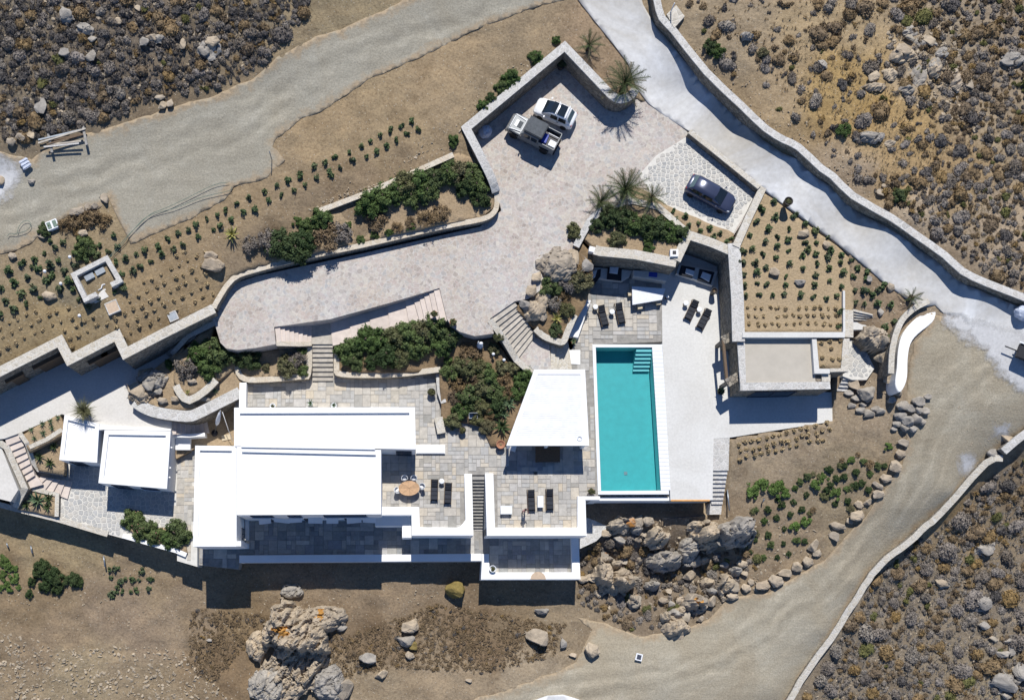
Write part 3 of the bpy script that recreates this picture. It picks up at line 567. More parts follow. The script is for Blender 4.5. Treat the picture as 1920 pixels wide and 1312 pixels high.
# ------------------------------------------------------------------ stairs
LEVM = 1.3
struct(prism('stair_landing', [(580,600),(627,590),(627,645),(580,645)], LEVM, -2, ['step_stone']), 'stair landing below the driveway')
stairs('west_steps', 'short stone steps down from the driveway, left of the landing', (515,613), (518,640), (583,643), (583,600), 8, 2.6, LEVM, 'step_pink')
root = sthing('ramp_stairs', 'long shallow stairs of wide treads beside the driveway wall')
edges = [((824,540),(838,602)),((815,543),(827,598)),((806,546),(817,600)),((796,549),(808,602)),((787,552),(799,603)),((776,556),(790,606)),((761,560),(770,612)),((728,569),(734,620)),((692,579),(700,628)),((655,589),(662,640)),((620,598),(626,648))]
for i in range(10):
    zt = 2.6-(i+1)*0.118; (a0, b0), (a1, b1) = edges[i], edges[i+1]
    q = [P(*a0, zt), P(*b0, zt), P(b1[0]-2, b1[1], zt), P(a1[0]-2, a1[1], zt)]
    put('step', prism_mesh('step', q, zt, zt-0.6, 'step_pink'), root)
stairs('house_stairs', 'stone stairs from the landing down to the house terrace', (586,641), (624,641), (625,713), (586,713), 8, LEVM, 0.0, 'step_stone')
stairs('garden_stairs', 'wide stone garden stairs from the driveway to the pergola', (918,596), (965,565), (1003,628), (968,674), 9, 2.6, 1.05, 'step_stone')
stairs('pool_stairs', 'worn stone steps down to the pool terrace', (1032,632), (1034,702), (1072,700), (1064,640), 5, 1.05, 0.0, 'coping')
stairs('terrace_stairs', 'narrow stairs between white walls down to the lower terrace', (885.5,891), (910,891), (908,988), (886.5,988), 16, 0.0, LOW, 'step_dark')
stairs('courtyard_stairs', 'shaded stairs from the courtyard up beside the planted wall', (352,612), (366,632), (318,668), (282,640), 9, 1.6, 0.0, 'step_stone')
struct(prism('courtyard_ramp', [(348,612),(402,585),(404,602),(366,630)], 1.65, -1, ['court']), 'pale ramp linking the driveway to the courtyard stairs')
stairs('bungalow_stairs', 'pale steps beside the white bungalow', (320,770), (320,814), (392,812), (384,772), 8, 0.0, -1.62, 'step_pink')
stairs('west_stairs', 'pale wide steps at the far left', (8,822), (36,812), (66,890), (42,905), 7, 0.0, -1.3, 'step_pink')
struct(prism('west_stair_landing', [(42,904),(66,889),(72,896),(80,908),(56,915)], -1.35, -3, ['step_pink']), 'corner landing of the far left steps')
stairs('west_stairs_foot', 'lower flight of the far left steps', (54,907), (76,893), (135,902), (126,935), 5, -1.4, -2.2, 'step_pink')
stairs('pool_house_stairs', 'white edged steps beside the pool house', (1584,704), (1602,704), (1580,748), (1561,746), 6, 1.2, 0.0, 'coping_grey')
stairs('roof_stairs', 'small stone steps beside the planted roof', (1600,578), (1637,588), (1636,602), (1600,600), 4, 2.9, 2.2, 'coping')
struct(prism('roof_stair_landing', [(1598,598),(1634,600),(1632,618),(1598,618)], 2.15, 0.5, ['deck']), 'shaded landing below the small roof steps')

# ------------------------------------------------------------------ stone and plaster walls
stone_wall('retaining_wall', 'long zigzag stone retaining wall under the planted slope at left', [(-90,742,3.7),(0,696,3.7),(112,639,3.7),(130,674,3.7),(219,628,3.7),(235,662,3.7),(302,627,3.7),(401,578,3.7)], 0.8, -1, 'coping')
stone_wall('drive_wall', 'low curving stone wall along the north side of the driveway', smoothline([(401,578,3.64),(406,566,3.65),(436,523,3.5),(480,505.5,3.4),(580,480.5,3.35),(680,459.5,3.35),(830,425,3.35),(903,411,3.35),(926,398,3.35),(932,380,3.35),(930,355,3.5)], 3), 0.4, 0, 'coping_sand')
stone_wall('parking_wall', 'high stone wall enclosing the parking court', smoothline([(930,360,3.7),(922,335,4.3),(900,290,4.7),(874,240,4.7)], 3)+[(1059,87,4.7),(1146,178,4.5)]+smoothline([(1146,178,4.5),(1162,186,4.3),(1181,180,4.1),(1192,167,4.0)], 4)[1:], 0.68, 0, 'coping_grey')
stone_wall('garden_wall', 'pale low wall behind the hedge on the slope', [(600,395,4.35),(700,357,4.4),(760,330,4.4),(850,290,4.5)], 0.42, 2.5, 'coping_sand')
stone_wall('road_wall', 'long stone wall on the right side of the concrete road', smoothline([(1222,-50,5.2),(1232,0,5.1),(1241,33,5.0),(1263,57,4.9),(1325,135,4.85),(1390,197,4.85),(1435,240,4.85),(1470,262,4.85),(1497,275,4.85),(1540,315,4.85),(1562,330,4.85),(1600,367,4.85),(1672,408,4.8),(1715,438,4.75),(1772,478,4.7),(1805,508,4.6),(1850,530,4.5),(1920,557,4.4),(2000,590,4.3)], 2), 0.58, 1.5, 'coping_grey')
stone_wall('bay_wall', 'low stone wall between the road and the parking bay', [(1293,246,3.35),(1340,283,3.4),(1424,351,3.45)], 0.4, 1.5, 'coping')
stone_wall('bed_wall', 'narrow stone wall between the parking bay and the planted roof', [(1431,351,3.3),(1404,408,3.3),(1380,462,3.34)], 0.6, 0, 'coping')
stone_wall('lounge_wall', 'stone wall behind the outdoor lounge counter', [(1115,468,3.0),(1125,471,3.1),(1190,477,3.1),(1268,492,3.1)], 0.8, -0.5, 'coping')
stone_wall('lounge_corner_wall', 'stone wall around the shaded lounge corner', [(1268,488,3.15),(1290,440,3.2),(1335,455,3.2),(1384,476,3.2)], 0.75, -0.5, 'coping')
stone_wall('pool_house_side_wall', 'tall stone side wall of the planted pool house', [(1376,456,3.27),(1383,560,3.27),(1385,640,3.27)], 1.05, -0.5, 'coping_grey')
stone_wall('planter_wall', 'curved stone wall around the palm bed', smoothline([(1080,462,2.9),(1096,432,3.05),(1110,410,3.1),(1140,388,3.1),(1185,376,3.1)], 4), 0.55, 1.5, 'coping_grey')
stone_wall('planter_back_wall', 'stone kerb behind the lounge planting bed', [(1185,376,3.05),(1235,388,3.0),(1290,436,3.2)], 0.5, 1.5, 'coping')
stone_wall('garden_bed_wall', 'rounded stone wall of the bed beside the garden stairs', smoothline([(1004,616,1.9),(1020,630,1.8),(1040,638,1.75),(1056,640,1.75),(1064,622,1.75),(1078,590,1.8)], 4), 0.5, -0.5, 'coping')
stone_wall('track_wall', 'low pale wall edging the dirt track', smoothline([(1881,858,0.1),(1850,868,-0.15),(1765,962,-1.3),(1727,994,-1.75),(1690,1027,-2.15),(1652,1057,-2.6),(1629,1086,-2.95),(1602,1129,-3.4),(1575,1170,-3.9),(1515,1258,-4.75),(1480,1312,-5.2),(1450,1360,-5.6)], 3), 0.52, -9, 'coping', wob=0.07)
stone_wall('track_wall_end', 'short end of the pale wall at the right edge', [(1882,846,0.55),(1905,826,0.75),(1940,800,0.9)], 0.62, -5, 'coping_grey')
stone_wall('bungalow_retaining_wall', 'stone kerb wall along the bottom of the bungalow terrace', [(-90,924,-2.05),(0,946,-2.05),(27,953,-2.05),(105,972,-2.05),(202,1001,-2.1)], 0.45, -6.5, 'coping')
stone_wall('oleander_wall', 'low white wall below the oleander bushes', [(230,1004,-2.0),(272,1016,-2.0),(330,1032,-2.0),(349,1040,-2.0)], 0.35, -6.5, 'white', 'white')
stone_wall('west_stair_wall', 'stone wall on the left of the far left steps', [(-2,829,-0.15),(12,838,-0.2),(46,915,-0.6),(28,951,-1.6)], 0.5, -3, 'coping')
stone_wall('west_planter_wall', 'stone wall between the steps and the courtyard planters', [(37,812,0.15),(50,830,0.1),(63,868,-0.9),(72,880,-1.2),(118,888,-1.2)], 0.35, -3, 'coping')
stone_wall('planter_divider', 'stone wall dividing the two courtyard planters', [(55,838,0.05),(88,823,0.05),(116,805,0.05)], 0.35, -2.5, 'coping')
stone_wall('agave_planter_wall', 'square stone planter wall at the bottom of the far left steps', [(44,912,-1.6),(107,927,-1.7),(106,968,-1.7)], 0.32, -5, 'coping')
stone_wall('bush_bed_wall', 'stone wall in front of the big green bushes', smoothline([(632,650,1.1),(631,690,0.95),(640,701,0.9),(700,703,0.9),(760,700,0.9),(826,692,0.9)], 3), 0.45, -0.5, 'coping_sand')
stone_wall('west_bed_wall', 'stone wall of the planting bed left of the house stairs', smoothline([(444,686,0.9),(452,706,0.9),(480,712,0.9),(560,706,0.9),(578,700,0.9),(580,650,1.2)], 3), 0.45, -0.5, 'coping_sand')
stone_wall('terrace_garden_wall', 'low stone bench wall between terrace and garden', [(822,700,0.45),(825,735,0.5),(832,755,0.5)], 0.45, -0.3, 'coping_grey')
stone_wall('terrace_garden_wall', 'short stone wall at the lower corner of the garden', [(822,782,0.5),(828,812,0.5)], 0.7, -0.3, 'coping')
stone_wall('rock_garden_wall', 'stone wall around the rock garden above the bungalow steps', smoothline([(252,752,0.7),(270,764,0.75),(300,774,0.8),(350,780,0.8),(372,774,0.8),(400,760,0.8),(450,735,0.8)], 3), 0.95, -1.8, 'coping_grey')
stone_wall('small_bed_wall', 'angled stone wall of the raised bed in the rock garden', smoothline([(330,722,1.3),(338,738,1.3),(355,750,1.3),(385,732,1.3),(405,712,1.3)], 2), 0.6, 0, 'coping')
stone_wall('ramp_wall', 'pale stone wall beside the courtyard ramp', [(404,604,2.3),(352,630,1.8),(322,664,0.6)], 0.4, -1, 'coping')
stone_wall('stair_side_wall', 'low stone border south of the short steps', [(518,644,2.55),(560,645,2.0),(584,644,1.5)], 0.35, -0.5, 'coping_sand')
stone_wall('pergola_path_wall', 'stone wall beside the garden stairs', [(919,600,2.7),(945,635,2.2),(968,674,1.4),(1000,702,1.2)], 0.5, -0.5, 'coping')
stone_wall('roof_step_wall', 'stone wall beside the planted roof steps', [(1592,581,3.1),(1592,632,3.1)], 0.7, 0, 'coping')
o = stone_wall('bench_wall', 'curved stone back of the white bench beside the road', smoothline([(1742,564,3.45),(1716,577,3.4),(1693,598,3.35),(1680,627,3.3),(1673,660,3.2),(1671,700,3.1)], 4), 0.45, 0.5, 'coping')
bl = [(1748,576),(1726,590),(1704,610),(1690,632),(1684,660),(1682,690),(1679,720),(1686,735),(1695,725),(1701,705),(1702,672),(1707,645),(1720,627),(1747,605),(1755,587),(1751,573)]
tag(prism('curved_bench', smoothline(bl, 3), 2.85, 0.5, 'white', bev=0.04), 'white curved built-in bench along the track', 'bench')
# planter kerbs and beds
bed('planting_bed', [(432,520,3.3),(480,500,3.25),(680,455,3.2),(905,407,3.2),(925,390,3.2),(925,350,3.4),(900,300,3.9),(860,285,4.2),(760,333,4.2),(600,398,4.1),(480,450,3.6)], label='planting bed with hedge above the driveway')
bed('planting_bed', [(395,640,1.3),(425,660,1.2),(580,648,1.2),(578,705,0.75),(480,708,0.7),(448,702,0.7),(440,690,0.9),(400,720,1.1),(350,745,1.15),(325,715,1.1),(330,670,1.4),(372,628,1.8),(400,606,2.0)], 'bed_soil', 0.12, label='planting bed below the driveway corner')
bed('planting_bed', [(626,640,1.2),(700,628,1.3),(760,612,1.6),(838,600,2.1),(860,625,1.6),(900,640,1.2),(925,630,1.3),(960,680,0.9),(1000,708,0.6),(950,835,0.12),(920,838,0.08),(905,800,0.15),(860,790,0.2),(828,790,0.3),(824,700,0.6),(632,700,0.75)], 'dark_soil', 0.14, label='planted garden between house, drive and pergola')
bed('planting_bed', [(245,745,0.4),(262,712,0.6),(290,690,0.8),(320,668,1.0),(345,650,1.3),(345,735,1.0),(372,765,0.6),(320,775,0.5)], 'bed_soil', 0.2, label='rock garden beside the courtyard')
bed('planting_bed', [(335,738,.55),(405,708,.7),(440,680,.8),(452,690,.75),(455,738,.6),(372,772,.5)], 'bed_soil', .1, label='narrow soil strip behind the rock garden wall')
bed('planting_bed', [(968,580,2.3),(985,530,2.5),(1010,480,2.6),(1050,455,2.6),(1085,450,2.6),(1110,475,2.4),(1112,520,2.2),(1098,570,1.9),(1075,610,1.6),(1060,638,1.55),(1030,632,1.6),(1000,612,1.8)], 'dark_soil', 0.2, label='rocky garden between drive and pool terrace')
bed('planting_bed', [(1092,445,2.75),(1112,412,2.9),(1140,392,2.95),(1185,380,2.95),(1238,392,2.9),(1288,440,2.9),(1266,488,2.8),(1190,474,2.8),(1120,468,2.75)], 'bed_soil', 0.08, label='planting bed behind the lounge wall')
bed('planting_bed', [(1185,380,2.75),(1180,345,2.72),(1215,360,2.7),(1250,386,2.7),(1376,438,2.7),(1370,462,2.85),(1290,432,2.85),(1238,392,2.85)], 'bed_soil', 0.05, label='narrow seedling bed beside the parking bay')
bed('roof_garden', [(1428,358,3.05),(1470,388,3.05),(1540,440,3.05),(1600,485,3.0),(1600,580,3.0),(1580,625,3.0),(1392,625,3.0),(1384,480,3.0),(1366,462,3.0),(1385,450,3.05)], 'roof_soil', 0.07, label='planted soil roof of the pool house')
bed('planter_soil', [(40,815,0.0),(112,775,0.0),(122,800,0.0),(118,815,0.0),(55,848,0.0)], 'bed_soil', 0.05, label='upper courtyard planter soil')
bed('planter_soil', [(62,845,-0.7),(116,812,-0.7),(122,890,-0.9),(72,882,-0.9)], 'bed_soil', 0.05, label='lower courtyard planter soil')
bed('planter_soil', [(42,912,-1.75),(108,926,-1.8),(106,970,-1.85),(34,955,-1.85)], 'bed_soil', 0.05, label='agave planter soil')
bed('planter_soil', [(228,985,-2.05),(340,990,-2.05),(352,1038,-2.05),(272,1014,-2.05)], 'bed_soil', 0.05, label='oleander planter soil')
# ------------------------------------------------------------------ flagstones and crazy paving, stone by stone
SLAB = {}
def slab_mesh(i, j, u, mat):
    k = (i, j, u, mat)
    if k not in SLAB:
        sx, sy = i*u-0.025, j*u-0.025
        v = [(-sx/2, -sy/2, 0), (sx/2, -sy/2, 0), (sx/2, sy/2, 0), (-sx/2, sy/2, 0)]
        b = 0.012
        v = [(x, y, -0.045) for x, y, _ in v]+[(x, y, -b) for x, y, _ in v]+[(x-math.copysign(b, x), y-math.copysign(b, y), 0) for x, y, _ in v]
        f = [(8, 9, 10, 11)]+[(a+o, (a+1) % 4+o, (a+1) % 4+o+4, a+o+4) for o in (0, 4) for a in range(4)]
        SLAB[k] = mesh('paving_slab', v, f, mat)
    return SLAB[k]
def flags(root, vis, basepx, z, u=0.44, mat='flagstone', rot=0.0, skip=(), limit=300):
    vw = [tuple(q)[:2] for q in PX(vis, z)]; bw = [tuple(q)[:2] for q in PX(basepx, z)]
    sk = [[tuple(q)[:2] for q in PX(s, z)] for s in skip]
    c_, s_ = math.cos(rot), math.sin(rot)
    loc = [(x*c_+y*s_, -x*s_+y*c_) for x, y in vw]
    ax = [q[0] for q in loc]; ay = [q[1] for q in loc]
    nx, ny = int((max(ax)-min(ax))/u)+1, int((max(ay)-min(ay))/u)+1
    occ = np.zeros((nx+4, ny+4), bool); out = []
    for j in range(ny):
        for i in range(nx):
            if occ[i, j]: continue
            for (a, b_) in R.sample([(2, 1), (1, 2), (2, 2), (1, 1), (2, 1), (1, 2), (3, 2), (2, 2), (1, 1), (3, 1), (2, 3)], 11)+[(1, 1)]:
                if not occ[i:i+a, j:j+b_].any(): break
            occ[i:i+a, j:j+b_] = True
            lx, ly = min(ax)+(i+a/2)*u, min(ay)+(j+b_/2)*u
            cx, cy = lx*c_-ly*s_, lx*s_+ly*c_
            cs = [((lx+sx*(a*u/2-0.02))*c_-(ly+sy*(b_*u/2-0.02))*s_, (lx+sx*(a*u/2-0.02))*s_+(ly+sy*(b_*u/2-0.02))*c_) for sx in (-1, 1) for sy in (-1, 1)]
            if not inside([cx], [cy], vw)[0]: continue
            if not inside([q[0] for q in cs], [q[1] for q in cs], bw).all(): continue
            if any(inside([cx], [cy], s)[0] for s in sk): continue
            out.append((a*b_, a, b_, cx, cy))
    out.sort(key=lambda q: -q[0])
    for q in out[:limit]:
        put('paving_slab', slab_mesh(q[1], q[2], u, mat), root, (q[3], q[4], z+0.035+R.uniform(-0.006, 0.006)), rot+R.uniform(-0.006, 0.006))
    if len(out) > limit:                                   # the smallest ones, laid in three tones
        tones = {k: [] for k in range(4)}
        for q in out[limit:]: tones[R.randrange(4)].append((slab_mesh(q[1], q[2], u, mat), T(q[3], q[4], z+0.035, rot)))
        for k in tones:
            if tones[k]:
                o = put('small_paving_slabs', merge_mesh('small_paving_slabs', tones[k], mat), root); o['kind'] = 'stuff'
    return len(out)
def crazy(root, vis, z, sp, mat='crazy_stone', gap=0.86, limit=300):
    vw = [tuple(q)[:2] for q in PX(vis, z)]
    xs = [q[0] for q in vw]; ys = [q[1] for q in vw]
    pts = [Vector((x+R.uniform(-.38, .38)*sp, y+R.uniform(-.38, .38)*sp)) for x in np.arange(min(xs)-sp, max(xs)+sp, sp) for y in np.arange(min(ys)-sp, max(ys)+sp, sp*0.92)]
    out = []
    for p_ in pts:
        if not inside([p_.x], [p_.y], vw)[0]: continue
        poly = [p_+Vector(d)*sp for d in ((-1.2, -1.2), (1.2, -1.2), (1.2, 1.2), (-1.2, 1.2))]
        for q in pts:
            d = q-p_
            if d.length == 0 or d.length > 2.4*sp: continue
            m_ = (p_+q)/2; new = []
            for i in range(len(poly)):
                a, c = poly[i], poly[(i+1) % len(poly)]; sa, sc = (a-m_).dot(d), (c-m_).dot(d)
                if sa <= 0: new.append(a)
                if sa*sc < 0: new.append(a.lerp(c, sa/(sa-sc)))
            poly = new
            if len(poly) < 3: break
        if len(poly) < 3: continue
        g = sum(poly, Vector((0, 0)))/len(poly)
        poly = [(q-g)*gap*R.uniform(0.94, 1.0) for q in poly]
        ok = inside([(q+g).x for q in poly], [(q+g).y for q in poly], vw).all()
        if not ok: poly = [q*0.55 for q in poly]
        ar = abs(sum(poly[i].x*poly[i-1].y-poly[i-1].x*poly[i].y for i in range(len(poly))))
        out.append((ar, g, poly))
    out.sort(key=lambda q: -q[0])
    for k, (ar, g, poly) in enumerate(out[:limit]):
        pl = [Vector((q.x, q.y, 0)) for q in poly]
        if area2(pl) < 0: pl = pl[::-1]
        n = len(pl); v = [(q.x*0.94, q.y*0.94, 0.0) for q in pl]+[(q.x, q.y, -0.02) for q in pl]+[(q.x, q.y, -0.06) for q in pl]
        f = [tuple(range(n))]+[(n*(o+1)+i, n*(o+1)+(i+1) % n, n*o+(i+1) % n, n*o+i) for o in (0, 1) for i in range(n)]
        put('paving_stone', mesh('paving_stone', v, f, mat), root, (g.x, g.y, z+0.028+R.uniform(-0.006, 0.006)))
flags(TERR, [(452,712),(586,712),(586,704),(628,704),(820,704),(822,800),(860,792),(905,800),(925,838),(950,838),(950,890),(910,890),(928,890),(930,990),(1086,990),(1086,932),(1124,930),(1112,648),(1238,648),(1238,560),(1110,560),(1068,650),(1072,692),(1100,700),(1104,835),(950,888),(872,888),(862,990),(786,990),(786,950),(714,950),(714,846),(778,844),(778,764),(452,764)], prismF, -0.03, 0.365)
flags(TERR, [(950,836),(1100,836),(1100,892),(950,892)], prismF, -0.03, 0.46, 'flagstone_shade', limit=120)  # darker slabs painted where the pergola shadow falls
flags(TERR, [(1110,505),(1236,515),(1236,562),(1108,562)], prismF, -0.03, 0.5, 'flagstone_shade', limit=120)  # darker slabs painted where the lounge wall shadow falls
lowv = [(446,945),(716,945),(716,966),(770,966),(770,985),(906,985),(906,1042),(448,1046),(446,1064),(378,1058),(366,1024),(452,1022)]
flags(LOWT, lowv, [(360,1005),(440,1000),(440,935),(910,935),(910,1050),(905,1053),(450,1055),(447,1067),(374,1059),(340,1040)], LOW-0.03, 0.42, 'flagstone_shade')
flags(PATIO, [(918,985),(1072,985),(1072,1074),(918,1074)], [(905,985),(1086,985),(1086,1084),(905,1084)], LOW-0.035, 0.42, 'flagstone_shade')
bv = [(332,838),(366,842),(362,1020),(372,1058),(336,1048),(348,1035),(322,990),(330,930)]
flags(BTER, bv, [(310,790),(375,830),(370,1062),(332,1051),(322,990)], -2.23, 0.36, 'flagstone', limit=150)
crazy(BTER, [(118,880),(182,866),(330,912),(324,990),(230,985),(226,1008),(105,972),(110,928),(132,930)], -2.23, 0.44)
crazy(bpy.data.objects['parking_bay'], [(1290,256),(1232,294),(1202,328),(1224,360),(1244,382),(1373,434),(1420,358)], 2.615, 0.40, gap=0.80)
crazy(bpy.data.objects['pool_house_path'], [(1588,640),(1606,636),(1625,660),(1638,690),(1622,710),(1584,704)], 1.2, 0.46)

# ------------------------------------------------------------------ white houses
def white_house(name, label, px, zt, zb, pw=0.42, drop=0.2, cat='house'):
    pts = PX(px, zt)
    if area2(pts) < 0: pts = pts[::-1]
    root = thing(name, label, cat)
    put('wall', prism_mesh('wall', pts, zt-drop-0.03, zb, 'white'), root)
    ins = [q.copy() for q in pts]
    put('roof', prism_mesh('roof', [q.lerp(sum(pts, Vector())/len(pts), 0.004) for q in pts], zt-drop, zt-drop-0.029, 'white'), root)
    put('parapet', band_mesh('parapet', [q+Vector((0, 0, 0)) for q in pts], pw, zt, zt-drop+0.001, 'white', 1.0, True), root)
    return root
def window(root, a, b_, z0, z1, n_out, name='window', mat='glass_dark', sill=True):
    """opening between two plan points on a facade, n_out the outward direction"""
    d = (b_-a).to_2d().normalized(); n2 = Vector((n_out[0], n_out[1])).normalized()
    L = (b_-a).to_2d().length; m_ = (a+b_)/2; ang = math.atan2(d.y, d.x)
    fr = put(name, None, root, (m_.x, m_.y, 0), ang)
    sgn = 1 if Vector((-d.y, d.x)).dot(n2) > 0 else -1
    fm = merge_mesh('frame', [(box_mesh('f', L, 0.08, 0.07, 'white'), T(0, sgn*0.03, z1-0.07)), (box_mesh('f', L, 0.08, 0.07, 'white'), T(0, sgn*0.03, z0)),
        (box_mesh('f', 0.07, 0.08, z1-z0, 'white'), T(-L/2+0.035, sgn*0.032, z0)), (box_mesh('f', 0.07, 0.08, z1-z0, 'white'), T(L/2-0.035, sgn*0.032, z0)), (box_mesh('f', 0.06, 0.07, z1-z0-.1, 'white'), T(0, sgn*0.03, z0+.05))], 'shutter')
    fo = put('frame', fm, fr)
    put('pane', box_mesh('pane', L-0.08, 0.03, z1-z0-0.1, mat), fr, (0, sgn*0.02, z0+0.05))
    if sill: put('sill', box_mesh('sill', L+0.16, 0.16, 0.06, 'white'), fr, (0, sgn*0.08, z0-0.06))
h = white_house('main_house', 'large white house block with upper flat roof facing the terrace', [(439,764),(778,763),(779.5,842),(439,836)], 3.2, -0.5, 0.5)
for x0, x1 in ((470, 500), (540, 560), (640, 662), (720, 745)):
    window(h, P(x0, 764, 3.2), P(x1, 764, 3.2), 0.9, 2.1, (0, 1))
window(h, P(742, 842.4, 3.2), P(772, 842.6, 3.2), 0.05, 2.2, (0, -1), 'door', sill=False)
tp = PX([(452,836),(496,837),(501.5,831.5),(508,837.5),(569,838.5),(575,833),(581.5,839),(644,839.5),(650,834),(656,840),(703,841),(703,842.5),(452,838)], 3.3)
put('roof_ledge', prism_mesh('roof_ledge', tp, 3.3, 3.21, 'white'), h)
h = white_house('main_house_wing', 'white flat roofed house wing above the long shaded lower terrace', [(444,837),(714.5,843),(714.5,963.5),(444,965)], 3.15, LOW-0.5, 0.45)
fa = [P(444,965,3.15), P(714.5,963.5,3.15)]
def onfac(x): u = (x-444)/(714.5-444); return fa[0].lerp(fa[1], u)
for x0, x1 in ((467, 508), (537, 562), (605, 686)):
    window(h, onfac(x0), onfac(x1), 1.2, 2.6, (0, -1))
for x0, x1 in ((480, 496), (560, 590), (640, 660)):
    window(h, onfac(x0), onfac(x1), LOW+0.02, LOW+2.1, (0, -1), 'door', sill=False)
for x in (487, 520, 545, 585, 618, 660, 690):
    q = onfac(x); put('canopy', box_mesh('canopy', 1.0+R.random()*0.6, 0.35+R.random()*0.25, 0.05, 'white'), h, (q.x, q.y-0.25, 0.1), (0.12, 0, R.uniform(-.12, .12)))
put('notch_block', prism_mesh('notch_block', PX(rect(693, 949, 703, 962.5), 3.12), 3.12, 2.96, 'white'), h)  # solid block added where the roof edge has a shaded notch
h = white_house('west_wing', 'white west wing of the house with a long flat roof beside the bungalow', [(366,835),(443.5,836),(443.5,1024),(362,1024)], 1.5, -4.4, 0.42)
put('corner_block', prism_mesh('corner_block', PX(rect(443.7, 1014, 452, 1023.5), 1.5), 1.5, -4.4, 'white'), h)
window(h, P(443.6,985,1.5), P(443.6,1008,1.5), LOW+.05, LOW+2.1, (1, 0), 'door', sill=False)
put('bench', prism_mesh('bench', PX(rect(459,968,466,1012), LOW+.45), LOW+.45, LOW, 'white'), h)
h = white_house('bungalow', 'small white cubic bungalow with flat roof at far left', [(121,777.5),(186,794),(182,867),(111,862)], 0.55, -2.6, 0.36)
window(h, P(125,863,.55), P(150,864.5,.55), -2.2, -0.1, (0, -1), 'door', sill=False)
h = white_house('bungalow', 'larger white bungalow with flat roof between courtyard and west wing', [(196,806),(320,808),(313,916),(184.5,905)], 0.58, -2.6, 0.40)
window(h, P(205,907,.58), P(235,909.5,.58), -2.2, 0.0, (0, -1), 'door', sill=False)
window(h, P(260,911.5,.58), P(290,914,.58), -1.4, -0.1, (0, -1))
for yy in (838, 876, 894):
    q = P(318.5-(yy-808)*0.065, yy, .3); put('roof_spout', box_mesh('roof_spout', 0.32, 0.12, 0.08, 'white'), h, (q.x+0.12, q.y, 0.1))
put('link_wall', prism_mesh('link_wall', PX([(186,795),(197,797),(320,803.5),(320,807),(196,805),(186,806)], .4), .4, -2.4, 'white'), h)
tag(put('rail_wall', band_mesh('rail_wall', PX([(322,816),(355,816.5),(384,814)], -0.55), 0.3, -0.55, -2.4, 'white')), 'thin white wall along the pale steps', 'wall')
tag(prism('white_block', rect(329,821,357,843), -1.2, -2.6, 'white'), 'low white storage block in shade beside the bungalow', 'block')

# terrace parapets in white plaster, down to the lower level
def white_wall(name, label, px, zt, zb, bev=0.04, cat='wall'):
    return tag(prism(name, px, zt, zb, 'white', bev=bev), label, cat)
white_wall('parapet_wall', 'white L-shaped parapet around the dining corner of the terrace', [(715.5,950),(786,950),(787,988),(858,988.5),(862,987),(868,981),(873,974),(870.5,888),(885,888),(887.5,1004),(772,1004),(771.5,966),(715.5,966)], 0.5, LOW-0.3)
white_wall('parapet_wall', 'white parapet around the sun terrace right of the narrow stairs', [(909.5,887),(925,887),(928,988.5),(1083,988.5),(1083,930),(1125,930),(1125,937.5),(1098,937.5),(1100,1004.5),(913,1004.5)], 0.5, LOW-0.3)
white_wall('ledge_wall', 'shaded stepped white ledge under the terrace parapet', [(703,966.5),(771,966.5),(771.6,1008),(754,1008),(754,985),(703,985)], -0.55, LOW-0.3)
white_wall('lower_parapet', 'long shaded white parapet of the lower terrace', [(448.5,1040.5),(903,1037.5),(903,1051.5),(448.5,1054.5)], -2.32, -7)
white_wall('patio_parapet', 'white parapet around the small lower patio', [(903.5,1038),(917,1038),(918,1072.5),(1073,1072.5),(1071,1004.8),(1085,1004.8),(1088.5,1086),(902,1086.5),(903.5,1055)], -2.3, -7.5)
white_wall('bench_block', 'low white bench wall beside the house door', [(780,834),(834.5,834),(834.5,850),(780,850)], 0.24, -0.1, cat='bench')
white_wall('garden_wall_white', 'white wall between the house terrace and the rock garden', [(449,717),(462,717),(461,764),(448,764)], 0.9, -1.8)

# pergola
PG = 2.7
root = thing('pergola', 'white pergola with ribbed reed roof between house and pool', 'pergola')
og = [(1002,692.5),(1097,692.5),(1104.5,835),(949.5,835)]
pts = PX(og, PG); pts = pts if area2(pts) > 0 else pts[::-1]
put('roof_frame', band_mesh('roof_frame', pts, 0.42, PG, PG-0.3, 'white', 1.0, True), root)
tl, tr_, br_, bl_ = PX([(1006,697),(1093,697),(1099,833),(958,833)], PG-0.06)
v = []; f = []; n = 68
for i in range(n+1):
    u = i/n; zz = PG-0.06+(0.012 if i % 2 else 0.0)
    a, c = tl.lerp(bl_, u), tr_.lerp(br_, u); v += [(a.x, a.y, zz), (c.x, c.y, zz)]
    if i: k = 2*i; f.append((k-2, k, k+1, k-1))
put('roof_reeds', mesh('roof_reeds', v, f, 'white_reed'), root)
for x, y in ((1007, 698), (1092, 698), (1099, 830), (957, 830), (1028, 831)):
    q = P(x, y, PG-.1); put('post', box_mesh('post', 0.24, 0.24, PG-0.31, 'white'), root, (q.x, q.y, 0))
q = P(1087, 822, PG+.05)
tag(put('rope_coil', mesh('rope_coil', *(lambda s: (s[0], s[1]))(([(q.x+(0.2+dr)*math.cos(a), q.y+(0.2+dr)*math.sin(a), PG+.02+dz) for a in np.linspace(0, 6.283, 20, endpoint=False) for dr, dz in ((-.03, 0), (0, .03), (.03, 0))], [(3*i+k, 3*i+k+1, (3*i+3) % 60+k+1, (3*i+3) % 60+k) for i in range(20) for k in (0, 1)])), 'white_cloth')), 'small pale coil lying on the pergola roof', 'coil')

